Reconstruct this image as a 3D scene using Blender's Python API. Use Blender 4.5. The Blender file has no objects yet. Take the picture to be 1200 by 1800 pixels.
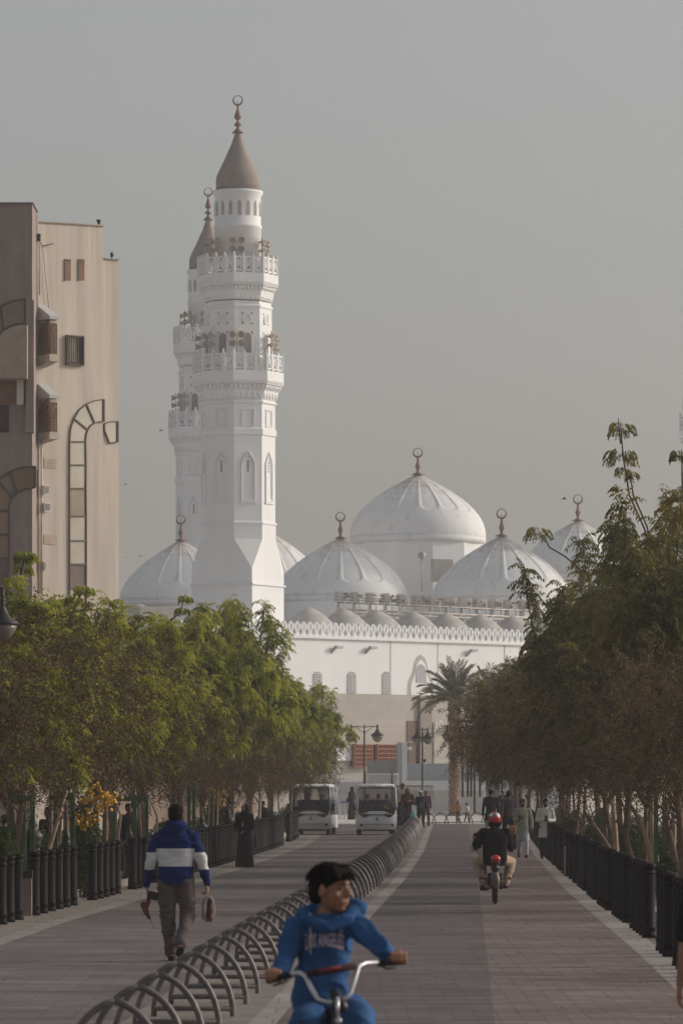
import bpy, bmesh, math, random
from mathutils import Vector, Matrix, noise
random.seed(7)
R = math.radians
PI = math.pi
scene = bpy.context.scene
COL = scene.collection

# ------------------------------------------------------------------ camera
F, HX, HY, EYE = 7500.0, 600.0, 1375.0, 2.1      # focal length in photo pixels, principal column, horizon row, eye height
cam_d = bpy.data.cameras.new('camera')
cam = bpy.data.objects.new('camera', cam_d); COL.objects.link(cam)
cam.location = (0, 0, EYE); cam.rotation_euler = (R(90), 0, 0)
cam_d.sensor_fit = 'VERTICAL'; cam_d.sensor_height = 36.0; cam_d.sensor_width = 24.0
cam_d.lens = F/1800*36
cam_d.shift_y = (HY-900)/1800
cam_d.clip_start = 0.5; cam_d.clip_end = 3000
cam_d.dof.use_dof = True; cam_d.dof.focus_distance = 105; cam_d.dof.aperture_fstop = 7.1
scene.camera = cam

# ------------------------------------------------------------------ light
SUN_AZ, SUN_EL = 105.0, 23.0      # azimuth turned from "towards the camera" to the right
az = R(SUN_AZ); el = R(SUN_EL)
sun_dir = Vector((math.sin(az)*math.cos(el), -math.cos(az)*math.cos(el), math.sin(el)))
sd = bpy.data.lights.new('sun', 'SUN'); sun = bpy.data.objects.new('sun', sd); COL.objects.link(sun)
sd.energy = 2.0; sd.angle = R(1.5); sd.color = (1.0, 0.87, 0.74)
sun.rotation_euler = sun_dir.to_track_quat('Z', 'Y').to_euler()
w = bpy.data.worlds.new('World'); scene.world = w; w.use_nodes = True
nt = w.node_tree; nt.nodes.clear()
sky = nt.nodes.new('ShaderNodeTexSky'); sky.sky_type = 'NISHITA'; sky.sun_disc = False
sky.sun_elevation = el; sky.sun_rotation = math.atan2(sun_dir.x, sun_dir.y)
sky.air_density = 1.0; sky.dust_density = 4.0; sky.ozone_density = 1.0; sky.altitude = 0
hs = nt.nodes.new('ShaderNodeHueSaturation'); hs.inputs['Saturation'].default_value = 0.34
bg = nt.nodes.new('ShaderNodeBackground'); bg.inputs['Strength'].default_value = 0.150
ow = nt.nodes.new('ShaderNodeOutputWorld')
wm = nt.nodes.new('ShaderNodeMix'); wm.data_type = 'RGBA'; wm.blend_type = 'MULTIPLY'; wm.inputs['Factor'].default_value = 1; wm.inputs['B'].default_value = (1.01, .978, .94, 1)
nt.links.new(sky.outputs[0], hs.inputs['Color']); nt.links.new(hs.outputs[0], wm.inputs['A']); nt.links.new(wm.outputs['Result'], bg.inputs['Color']); nt.links.new(bg.outputs[0], ow.inputs['Surface'])
scene.view_settings.view_transform = 'Standard'; scene.view_settings.look = 'None'
scene.view_settings.exposure = -0.36; scene.view_settings.gamma = 1.0
scene.cycles.max_bounces = 6; scene.cycles.diffuse_bounces = 3; scene.cycles.glossy_bounces = 2
scene.cycles.transmission_bounces = 4; scene.cycles.transparent_max_bounces = 8; scene.cycles.volume_bounces = 1

# ------------------------------------------------------------------ pixel helpers (photo pixels -> metres)
def P(px, py, D): return Vector(((px-HX)*D/F, D, EYE-(py-HY)*D/F))
def gd(py): return EYE*F/(py-HY)
def G(px, py):
    D = gd(py); return Vector(((px-HX)*D/F, D, 0))
def lerp(pts, t):
    if t <= pts[0][0]: a, b = pts[0], pts[1]
    elif t >= pts[-1][0]: a, b = pts[-2], pts[-1]
    else:
        for a, b in zip(pts, pts[1:]):
            if a[0] <= t <= b[0]: break
    return a[1]+(b[1]-a[1])*(t-a[0])/(b[0]-a[0])

# ------------------------------------------------------------------ materials
MATS = {}
def M(name, col=(.5,.5,.5), rough=.8, var=.12, scale=3.0, bump=0.0, bscale=20.0, metal=0.0, spec=.3, coord='Object', stretch=(1,1,1), sss=0.0, trans=0.0):
    if name in MATS: return MATS[name]
    m = bpy.data.materials.new(name); m.use_nodes = True; MATS[name] = m
    t = m.node_tree; b = t.nodes['Principled BSDF']
    b.inputs['Roughness'].default_value = rough; b.inputs['Metallic'].default_value = metal
    b.inputs['Specular IOR Level'].default_value = spec
    tc = t.nodes.new('ShaderNodeTexCoord'); mp = t.nodes.new('ShaderNodeMapping'); mp.inputs['Scale'].default_value = stretch
    t.links.new(tc.outputs[coord], mp.inputs['Vector'])
    n = t.nodes.new('ShaderNodeTexNoise'); n.inputs['Scale'].default_value = scale; n.inputs['Detail'].default_value = 5
    t.links.new(mp.outputs[0], n.inputs['Vector'])
    cr = t.nodes.new('ShaderNodeMix'); cr.data_type = 'RGBA'
    mr = t.nodes.new('ShaderNodeMapRange'); mr.inputs['From Min'].default_value = .3; mr.inputs['From Max'].default_value = .7
    t.links.new(n.outputs['Fac'], mr.inputs['Value']); t.links.new(mr.outputs[0], cr.inputs['Factor'])
    cr.inputs['A'].default_value = (*[max(0, c*(1-var)) for c in col], 1); cr.inputs['B'].default_value = (*[min(1, c*(1+var)) for c in col], 1)
    t.links.new(cr.outputs['Result'], b.inputs['Base Color'])
    if bump:
        n2 = t.nodes.new('ShaderNodeTexNoise'); n2.inputs['Scale'].default_value = bscale; n2.inputs['Detail'].default_value = 4
        t.links.new(mp.outputs[0], n2.inputs['Vector'])
        bp = t.nodes.new('ShaderNodeBump'); bp.inputs['Strength'].default_value = bump; bp.inputs['Distance'].default_value = .02
        t.links.new(n2.outputs['Fac'], bp.inputs['Height']); t.links.new(bp.outputs[0], b.inputs['Normal'])
    return m

def leaf_mat(name, cols, trans=.35):
    m = bpy.data.materials.new(name); m.use_nodes = True; MATS[name] = m
    t = m.node_tree; b = t.nodes['Principled BSDF']; b.inputs['Roughness'].default_value = .6; b.inputs['Specular IOR Level'].default_value = .25
    g = t.nodes.new('ShaderNodeNewGeometry')
    tc = t.nodes.new('ShaderNodeTexCoord'); n = t.nodes.new('ShaderNodeTexNoise'); n.inputs['Scale'].default_value = .9; n.inputs['Detail'].default_value = 3
    t.links.new(tc.outputs['Object'], n.inputs['Vector'])
    nm_ = t.nodes.new('ShaderNodeMapRange'); nm_.inputs['From Min'].default_value = .34; nm_.inputs['From Max'].default_value = .66; nm_.inputs['To Min'].default_value = .12; nm_.inputs['To Max'].default_value = .95; t.links.new(n.outputs['Fac'], nm_.inputs['Value'])
    ad = t.nodes.new('ShaderNodeMath'); ad.operation = 'MULTIPLY_ADD'; ad.inputs[1].default_value = .42
    t.links.new(g.outputs['Random Per Island'], ad.inputs[0]); t.links.new(nm_.outputs[0], ad.inputs[2])
    sb = t.nodes.new('ShaderNodeMath'); sb.operation = 'SUBTRACT'; sb.inputs[1].default_value = .2; t.links.new(ad.outputs[0], sb.inputs[0])
    r = t.nodes.new('ShaderNodeValToRGB'); e = r.color_ramp.elements
    k = len(cols)
    while len(e) < k: e.new(.5)
    for i, c in enumerate(cols): e[i].position = .15+.7*i/(k-1); e[i].color = (*c, 1)
    t.links.new(sb.outputs[0], r.inputs['Fac']); t.links.new(r.outputs[0], b.inputs['Base Color'])
    tr = t.nodes.new('ShaderNodeBsdfTranslucent'); t.links.new(r.outputs[0], tr.inputs['Color'])
    mx = t.nodes.new('ShaderNodeMixShader'); mx.inputs['Fac'].default_value = trans
    t.links.new(b.outputs[0], mx.inputs[1]); t.links.new(tr.outputs[0], mx.inputs[2])
    t.links.new(mx.outputs[0], t.nodes['Material Output'].inputs['Surface'])
    return m

def brick_mat(name, c1, c2, mortar, bw, bh, ms=.012, bump=.25, rough=.85, big=.25, rot=0.0, patch=None, coord='UV', offset=.5):
    m = bpy.data.materials.new(name); m.use_nodes = True; MATS[name] = m
    t = m.node_tree; b = t.nodes['Principled BSDF']; b.inputs['Roughness'].default_value = rough; b.inputs['Specular IOR Level'].default_value = .25
    tc = t.nodes.new('ShaderNodeTexCoord'); mp = t.nodes.new('ShaderNodeMapping'); mp.inputs['Rotation'].default_value = (0, 0, rot)
    t.links.new(tc.outputs[coord], mp.inputs['Vector'])
    k = t.nodes.new('ShaderNodeTexBrick'); k.inputs['Scale'].default_value = 1.0
    k.offset = offset
    k.inputs['Brick Width'].default_value = bw; k.inputs['Row Height'].default_value = bh; k.inputs['Mortar Size'].default_value = ms
    k.inputs['Color1'].default_value = (*c1, 1); k.inputs['Color2'].default_value = (*c2, 1); k.inputs['Mortar'].default_value = (*mortar, 1)
    k.inputs['Mortar Smooth'].default_value = .2
    t.links.new(mp.outputs[0], k.inputs['Vector'])
    n = t.nodes.new('ShaderNodeTexNoise'); n.inputs['Scale'].default_value = .45; n.inputs['Detail'].default_value = 7; n.inputs['Roughness'].default_value = .65
    t.links.new(tc.outputs[coord], n.inputs['Vector'])
    mr = t.nodes.new('ShaderNodeMapRange'); mr.inputs['From Min'].default_value = .3; mr.inputs['From Max'].default_value = .7
    mr.inputs['To Min'].default_value = 1-big; mr.inputs['To Max'].default_value = 1+big
    t.links.new(n.outputs['Fac'], mr.inputs['Value'])
    mp2 = t.nodes.new('ShaderNodeMapping'); mp2.inputs['Scale'].default_value = (.12,1.6,1) if coord == 'UV' and big > .2 else (.5,.5,.5); t.links.new(tc.outputs[coord], mp2.inputs['Vector'])
    n3 = t.nodes.new('ShaderNodeTexNoise'); n3.inputs['Scale'].default_value = 1.0; n3.inputs['Detail'].default_value = 6; n3.inputs['Roughness'].default_value = .7; t.links.new(mp2.outputs[0], n3.inputs['Vector'])
    m3 = t.nodes.new('ShaderNodeMapRange'); m3.inputs['From Min'].default_value = .32; m3.inputs['From Max'].default_value = .68; m3.inputs['To Min'].default_value = 1-big*.8; m3.inputs['To Max'].default_value = 1+big*.8; t.links.new(n3.outputs['Fac'], m3.inputs['Value'])
    mm = t.nodes.new('ShaderNodeMath'); mm.operation = 'MULTIPLY'; t.links.new(mr.outputs[0], mm.inputs[0]); t.links.new(m3.outputs[0], mm.inputs[1])
    mu = t.nodes.new('ShaderNodeMix'); mu.data_type = 'RGBA'; mu.blend_type = 'MULTIPLY'; mu.inputs['Factor'].default_value = 1
    t.links.new(k.outputs['Color'], mu.inputs['A']); t.links.new(mm.outputs[0], mu.inputs['B'])
    t.links.new(mu.outputs['Result'], b.inputs['Base Color'])
    bp = t.nodes.new('ShaderNodeBump'); bp.inputs['Strength'].default_value = bump; bp.inputs['Distance'].default_value = .01
    iv = t.nodes.new('ShaderNodeMath'); iv.operation = 'SUBTRACT'; iv.inputs[0].default_value = 1
    t.links.new(k.outputs['Fac'], iv.inputs[1]); t.links.new(iv.outputs[0], bp.inputs['Height']); t.links.new(bp.outputs[0], b.inputs['Normal'])
    return m

# ------------------------------------------------------------------ mesh builder
class MB:
    def __init__(s): s.v = []; s.f = []; s.m = []; s.sm = []; s.uv = None
    def add(s, vs, fs, mi=0, smooth=False):
        o = len(s.v); s.v.extend([tuple(v) for v in vs])
        for f in fs: s.f.append([i+o for i in f]); s.m.append(mi); s.sm.append(smooth)
    def box(s, c, size, mi=0, rz=0.0, mat=None):
        x, y, z = [d/2 for d in size]
        vs = [Vector(p) for p in ((-x,-y,-z),(x,-y,-z),(x,y,-z),(-x,y,-z),(-x,-y,z),(x,-y,z),(x,y,z),(-x,y,z))]
        if mat is not None: vs = [mat @ v for v in vs]
        elif rz: 
            rm = Matrix.Rotation(rz, 3, 'Z'); vs = [rm @ v for v in vs]
        vs = [v+Vector(c) for v in vs]
        s.add(vs, [(3,2,1,0),(4,5,6,7),(0,1,5,4),(1,2,6,5),(2,3,7,6),(3,0,4,7)], mi)
        return s
    def span(s, x0, x1, y0, y1, z0, z1, mi=0): return s.box(((x0+x1)/2,(y0+y1)/2,(z0+z1)/2), (abs(x1-x0),abs(y1-y0),abs(z1-z0)), mi)
    def tube(s, pts, r, n=8, mi=0, caps=True, smooth=True, closed=False):
        pts = [Vector(p) for p in pts]; k = len(pts); rs = r if isinstance(r, (list, tuple)) else [r]*k
        o = []; up = None
        for i, p in enumerate(pts):
            a = pts[(i-1) % k] if (i > 0 or closed) else p; b = pts[(i+1) % k] if (i < k-1 or closed) else p
            d = (b-a)
            if d.length < 1e-9: d = Vector((0,0,1))
            d.normalize()
            if up is None: up = Vector((0,0,1)) if abs(d.z) < .9 else Vector((1,0,0))
            u = d.cross(up)
            if u.length < 1e-6: u = d.cross(Vector((0,1,0)))
            u.normalize(); v = u.cross(d); up = v
            o.append([p+(u*math.cos(2*PI*j/n)+v*math.sin(2*PI*j/n))*rs[i] for j in range(n)])
        vs = [q for ring in o for q in ring]; fs = []
        for i in range(k-1 if not closed else k):
            i2 = (i+1) % k
            for j in range(n): fs.append((i*n+j, i*n+(j+1) % n, i2*n+(j+1) % n, i2*n+j))
        if caps and not closed: fs.append(tuple(range(n-1, -1, -1))); fs.append(tuple((k-1)*n+j for j in range(n)))
        s.add(vs, fs, mi, smooth); return s
    def lathe(s, prof, n=24, c=(0,0,0), mi=0, smooth=True, rot=0.0, cap=True, mat=None):
        vs = []; fs = []; k = len(prof); c = Vector(c)
        for (r, z) in prof:
            for j in range(n):
                a = rot+2*PI*j/n; p = Vector((r*math.cos(a), r*math.sin(a), z))
                if mat is not None: p = mat @ p
                vs.append(p+c)
        for i in range(k-1):
            for j in range(n): fs.append((i*n+j, i*n+(j+1) % n, (i+1)*n+(j+1) % n, (i+1)*n+j))
        if cap:
            if prof[0][0] > 1e-4: fs.append(tuple(range(n-1, -1, -1)))
            if prof[-1][0] > 1e-4: fs.append(tuple((k-1)*n+j for j in range(n)))
        s.add(vs, fs, mi, smooth); return s
    def ell(s, c, r, n=16, k=10, mi=0, mat=None):
        prof = [(max(1e-5, math.sin(PI*i/k)), -math.cos(PI*i/k)) for i in range(k+1)]
        sc = Matrix.Diagonal(Vector(r)).to_3x3()
        m = (mat @ sc) if mat is not None else sc
        return s.lathe(prof, n, c, mi, True, cap=False, mat=m)
    def prism(s, poly, d0, d1, frame, mi=0):
        # poly in (u,z); extruded from depth d0 to d1; frame(u, d, z) -> point
        n = len(poly); vs = [frame(u, d0, z) for u, z in poly]+[frame(u, d1, z) for u, z in poly]
        fs = [tuple(range(n)), tuple(range(2*n-1, n-1, -1))]+[(i, (i+1) % n+0, (i+1) % n+n, i+n)[::-1] for i in range(n)]
        s.add(vs, fs, mi); return s
    def build(s, name, mats, parent=None, loc=None, recalc=False):
        me = bpy.data.meshes.new(name); me.from_pydata(s.v, [], s.f)
        if not isinstance(mats, (list, tuple)): mats = [mats]
        for m in mats: me.materials.append(m)
        me.polygons.foreach_set('material_index', s.m); me.polygons.foreach_set('use_smooth', s.sm)
        if s.uv:
            ul = me.uv_layers.new(name='UVMap')
            for l in me.loops: ul.data[l.index].uv = s.uv[l.vertex_index]
        me.update()
        if recalc:
            bm = bmesh.new(); bm.from_mesh(me); bmesh.ops.remove_doubles(bm, verts=bm.verts, dist=1e-5); bmesh.ops.recalc_face_normals(bm, faces=bm.faces); bm.to_mesh(me); bm.free()
        o = bpy.data.objects.new(name, me); COL.objects.link(o)
        if parent: o.parent = parent
        if loc is not None: o.location = loc
        return o

def tag(o, label=None, cat=None, group=None, kind=None):
    if label: o['label'] = label
    if cat: o['category'] = cat
    if group: o['group'] = group
    if kind: o['kind'] = kind
    return o
def empty(name, loc, rz=0.0, label=None, cat=None, group=None):
    o = bpy.data.objects.new(name, None); COL.objects.link(o); o.location = loc; o.rotation_euler = (0, 0, rz)
    o.empty_display_size = .2
    return tag(o, label, cat, group)
def kids(o): return [c for c in COL.objects if c.parent == o]
KID = {}
def copy_tree(o, parent=None):
    c = o.copy(); COL.objects.link(c); c.parent = parent
    if o.name not in KID: KID[o.name] = kids(o)
    for ch in KID[o.name]: copy_tree(ch, c)
    return c
def place_copy(proto, loc, rz=0.0, scale=None, label=None, group=None):
    c = copy_tree(proto); c.location = loc; c.rotation_euler = (0, 0, rz)
    if scale is not None: c.scale = (scale, scale, scale) if not isinstance(scale, (tuple, list)) else scale
    if label: c['label'] = label
    if group: c['group'] = group
    return c
# ------------------------------------------------------------------ ground
RR = [(20,-1.5),(38,-.935),(42.3,-.79),(73.3,.303),(90,.9),(110.9,1.55),(131,2.13),(216,4.26),(240,4.9)]      # right feet of the rack
LB = [(30,-6.0),(40,-5.65),(64,-4.95),(75,-4.43),(85,-3.98),(105,-3.19),(120,-2.65),(140,-2.02),(160,-1.7),(280,-1.2)]
RB = [(20,2.9),(45,3.75),(52.5,3.98),(58,4.15),(65,4.3),(73,4.47),(81.6,4.72),(95.5,5.08),(118,5.72),(150,6.8),(200,8.6),(280,11.6)]
RS = [(20,2.6),(42,3.34),(52.85,3.64),(68.2,3.99),(84.7,4.4),(125,5.6),(150,6.45),(200,8.2),(280,11)]      # left edge of right pale strip
DB = [(20,.75),(37,1.33),(73.3,2.39),(126,3.86),(216,6.4)]                                        # dark paver lane / light paver lane
dirt = M('sandy_ground', (.44,.375,.31), .95, .3, .8, .3, 8)
far_pave = brick_mat('pale_plaza_paving', (.50,.47,.44), (.56,.53,.50), (.42,.40,.37), .6, .3, .012, .15, big=.12)
lane_dark = brick_mat('charcoal_pavers', (.092,.077,.080), (.132,.112,.114), (.078,.066,.068), .4, .2, .010, .25, big=.3)
lane_light = brick_mat('buff_pavers', (.138,.107,.100), (.208,.164,.150), (.098,.078,.073), .4, .2, .012, .3, big=.28)
lane_left = brick_mat('grey_pavers', (.116,.097,.097), (.165,.139,.136), (.090,.075,.075), .6, .3, .01, .2, big=.28)
band_mat = brick_mat('pale_concrete_band', (.26,.235,.22), (.31,.28,.262), (.2,.18,.16), .6, .9, .01, .2, big=.14)
kerb_mat = M('kerb_concrete', (.33,.30,.27), .9, .14, 3, .2, 30)

def ribbon(name, left, right, d0, d1, z, mat, step=2.0):
    mb = MB(); n = int((d1-d0)/step)+1; mb.uv = []
    for i in range(n+1):
        d = d0+(d1-d0)*i/n; xl, xr = left(d), right(d)
        for x in (xl, xr): mb.v.append((x, d, z)); mb.uv.append((x-(xl if False else 0), d))
    for i in range(n): mb.f.append([2*i, 2*i+1, 2*i+3, 2*i+2]); mb.m.append(0); mb.sm.append(False)
    return tag(mb.build(name, mat), kind='structure')
g = MB(); g.add([(-900,-60,0),(900,-60,0),(900,1400,0),(-900,1400,0)], [(0,1,2,3)])
tag(g.build('ground', dirt), kind='structure')
ribbon('road', lambda d: lerp(LB,d)-.35, lambda d: lerp(RR,d)+.15, 12, 216, .004, lane_left)
ribbon('rack_strip', lambda d: lerp(RR,d)-.95, lambda d: lerp(RR,d)+.16, 12, 216, .008, M('rack_concrete', (.19,.165,.148), .9, .2, 1.5, .3, 12))
ribbon('path', lambda d: lerp(RR,d)+.4, lambda d: lerp(DB,d), 12, 216, .004, lane_dark)
ribbon('path', lambda d: lerp(DB,d), lambda d: lerp(RS,d), 12, 216, .004, lane_light)
ribbon('pavement', lambda d: lerp(RS,d)+.34, lambda d: lerp(RB,d)+.45, 12, 216, .004, lane_light)
ribbon('pale_band', lambda d: lerp(RR,d)+.16, lambda d: lerp(RR,d)+.4, 12, 216, .006, band_mat)
ribbon('pale_band', lambda d: lerp(RS,d), lambda d: lerp(RS,d)+.34, 12, 216, .006, band_mat)
ribbon('pale_band', lambda d: lerp(LB,d)-.30, lambda d: lerp(LB,d)+.55, 12, 172, .012, M('verge_concrete', (.2,.178,.158), .9, .2, 1.2, .3, 12))
ribbon('pale_band', lambda d: lerp(LB,d)+.55, lambda d: lerp(LB,d)+.85, 12, 172, .010, M('soft_band', (.235,.212,.195), .9, .15, 1.2, .3, 12))
ribbon('plaza', lambda d: -60, lambda d: 60, 216, 420, .004, far_pave, 50)
# planted verges behind both bollard rows
soil = M('planting_soil', (.13,.095,.066), .95, .35, 2.5, .5, 12)
for nm, f0, f1 in (('planting_bed', lambda d: lerp(LB,d)-5.5, lambda d: lerp(LB,d)-.55), ('planting_bed', lambda d: lerp(RB,d)+.6, lambda d: lerp(RB,d)+6.5)):
    ribbon(nm, f0, f1, 12, 210, .016, soil)
# low kerb stones along the beds (a real step)
def kerb(f, d0, d1, h=.11, wd=.14):
    mb = MB(); n = int((d1-d0)/2.0)
    for i in range(n):
        a = d0+(d1-d0)*i/n; b = d0+(d1-d0)*(i+1)/n-.02
        x0, x1 = f(a), f(b)
        vs = [(x0,a,0),(x0+wd,a,0),(x1+wd,b,0),(x1,b,0),(x0,a,h),(x0+wd,a,h),(x1+wd,b,h),(x1,b,h)]
        mb.add(vs, [(3,2,1,0),(4,5,6,7),(0,1,5,4),(1,2,6,5),(2,3,7,6),(3,0,4,7)])
    return tag(mb.build('kerb', kerb_mat), kind='structure')
kerb(lambda d: lerp(LB,d)-.62, 24, 172)
kerb(lambda d: lerp(RB,d)+.5, 24, 200)

# fallen leaves and grit on the paving
rg = random.Random(77); lm = MB()
for i in range(900):
    d = rg.uniform(36, 130); x = rg.uniform(lerp(LB,d), lerp(RB,d)+.4)
    if rg.random() < .55: x = lerp(RB,d)-abs(rg.gauss(0,.45)) if rg.random() < .5 else lerp(LB,d)+abs(rg.gauss(0,.5))
    a = rg.uniform(0,6.28); s_ = rg.uniform(.012,.034); c_, q_ = math.cos(a)*s_, math.sin(a)*s_
    z = .022; lm.add([(x-c_,d-q_,z),(x+q_*.35,d-c_*.35,z+.006),(x+c_,d+q_,z),(x-q_*.35,d+c_*.35,z+.004)], [(0,1,2,3)])
tag(lm.build('fallen_leaves', M('dry_leaf', (.14,.10,.05), .9, .5, 4)), kind='stuff')
# ------------------------------------------------------------------ mosque
white = M('white_render', (.77,.785,.795), .75, .045, .5, .08, 6, stretch=(1,1,.12))
white2 = M('white_render_weathered', (.75,.765,.775), .8, .06, .5, .1, 5, stretch=(1,1,.15))
stone = brick_mat('grey_stone_cladding', (.40,.375,.335), (.44,.41,.365), (.34,.32,.285), 1.2, .55, .012, .1, big=.06)
copper = M('copper', (.20,.12,.10), .6, .25, 6, .1, 30, metal=.15)
glassg = M('grey_window_glass', (.33,.35,.37), .25, .1, 2, spec=.5)
shade_open = M('window_opening', (.16,.15,.15), .6, .1)
wood = M('lattice_wood', (.33,.15,.085), .7, .2, 12, .1, 40)
dark_brown = M('dark_brown_door', (.12,.075,.06), .6, .2, 5)
cream_metal = M('cream_steel', (.62,.585,.54), .6, .1, 4)
pale_grey = M('pale_grey_render', (.45,.46,.47), .8, .07, .6, .1, 10)
lead = M('grey_roof_dome', (.43,.415,.40), .8, .15, 1.5, .1, 8)
rough_cone = M('brown_cone_tile', (.25,.212,.19), .75, .12, 3, .25, 18, stretch=(1,1,.3))

def dome_mat():
    m = bpy.data.materials.new('white_dome_paint'); m.use_nodes = True
    t = m.node_tree; b = t.nodes['Principled BSDF']; b.inputs['Roughness'].default_value = .62; b.inputs['Specular IOR Level'].default_value = .3
    tc = t.nodes.new('ShaderNodeTexCoord'); mp = t.nodes.new('ShaderNodeMapping'); mp.inputs['Scale'].default_value = (1,1,.5)
    t.links.new(tc.outputs['Object'], mp.inputs['Vector'])
    n = t.nodes.new('ShaderNodeTexNoise'); n.inputs['Scale'].default_value = 1.6; n.inputs['Detail'].default_value = 8; n.inputs['Roughness'].default_value = .7
    t.links.new(mp.outputs[0], n.inputs['Vector'])
    sx = t.nodes.new('ShaderNodeSeparateXYZ'); t.links.new(tc.outputs['Generated'], sx.inputs[0])
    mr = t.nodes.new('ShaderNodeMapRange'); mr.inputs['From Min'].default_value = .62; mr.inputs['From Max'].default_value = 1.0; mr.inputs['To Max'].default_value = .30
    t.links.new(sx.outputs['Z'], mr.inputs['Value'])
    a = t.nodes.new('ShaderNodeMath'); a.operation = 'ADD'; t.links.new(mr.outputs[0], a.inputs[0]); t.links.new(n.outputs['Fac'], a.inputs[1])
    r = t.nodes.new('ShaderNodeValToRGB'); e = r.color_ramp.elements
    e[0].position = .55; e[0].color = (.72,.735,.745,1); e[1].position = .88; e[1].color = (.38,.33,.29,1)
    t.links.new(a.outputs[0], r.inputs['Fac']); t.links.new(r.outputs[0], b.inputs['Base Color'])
    return m
domem = dome_mat()

def finial_mb(h, two=False):
    """turned copper finial of height h ending in a crescent ring"""
    mb = MB(); k = h
    if two: prof = [(.16*k,0),(.09*k,.07*k),(.035*k,.13*k),(.04*k,.17*k),(.09*k,.19*k),(.10*k,.23*k),(.06*k,.27*k),(.03*k,.29*k),(.03*k,.34*k),(.075*k,.37*k),(.10*k,.41*k),(.075*k,.5*k),(.04*k,.6*k),(.02*k,.67*k),(.035*k,.69*k),(.015*k,.72*k)]
    else: prof = [(.26*k,0),(.13*k,.05*k),(.05*k,.10*k),(.04*k,.15*k),(.075*k,.18*k),(.05*k,.21*k),(.095*k,.26*k),(.10*k,.31*k),(.065*k,.42*k),(.035*k,.55*k),(.055*k,.58*k),(.02*k,.62*k)]
    mb.lathe(prof, 16)
    top = prof[-1][1]; rr = (h-top)/2; zc = top+rr
    n = 28; pts = []; rs = []
    for i in range(n):
        a = 2*PI*i/n - PI/2; pts.append((rr*.86*math.cos(a), 0, zc+rr*.86*math.sin(a)))
        rs.append(rr*(.20-.13*(1-math.cos(a+PI/2))/2*1.0))
    mb.tube(pts, rs, 8, closed=True)
    mb.ell((0,0,zc-.35*rr), (rr*.13,)*3, 8, 6)
    return mb

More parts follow.
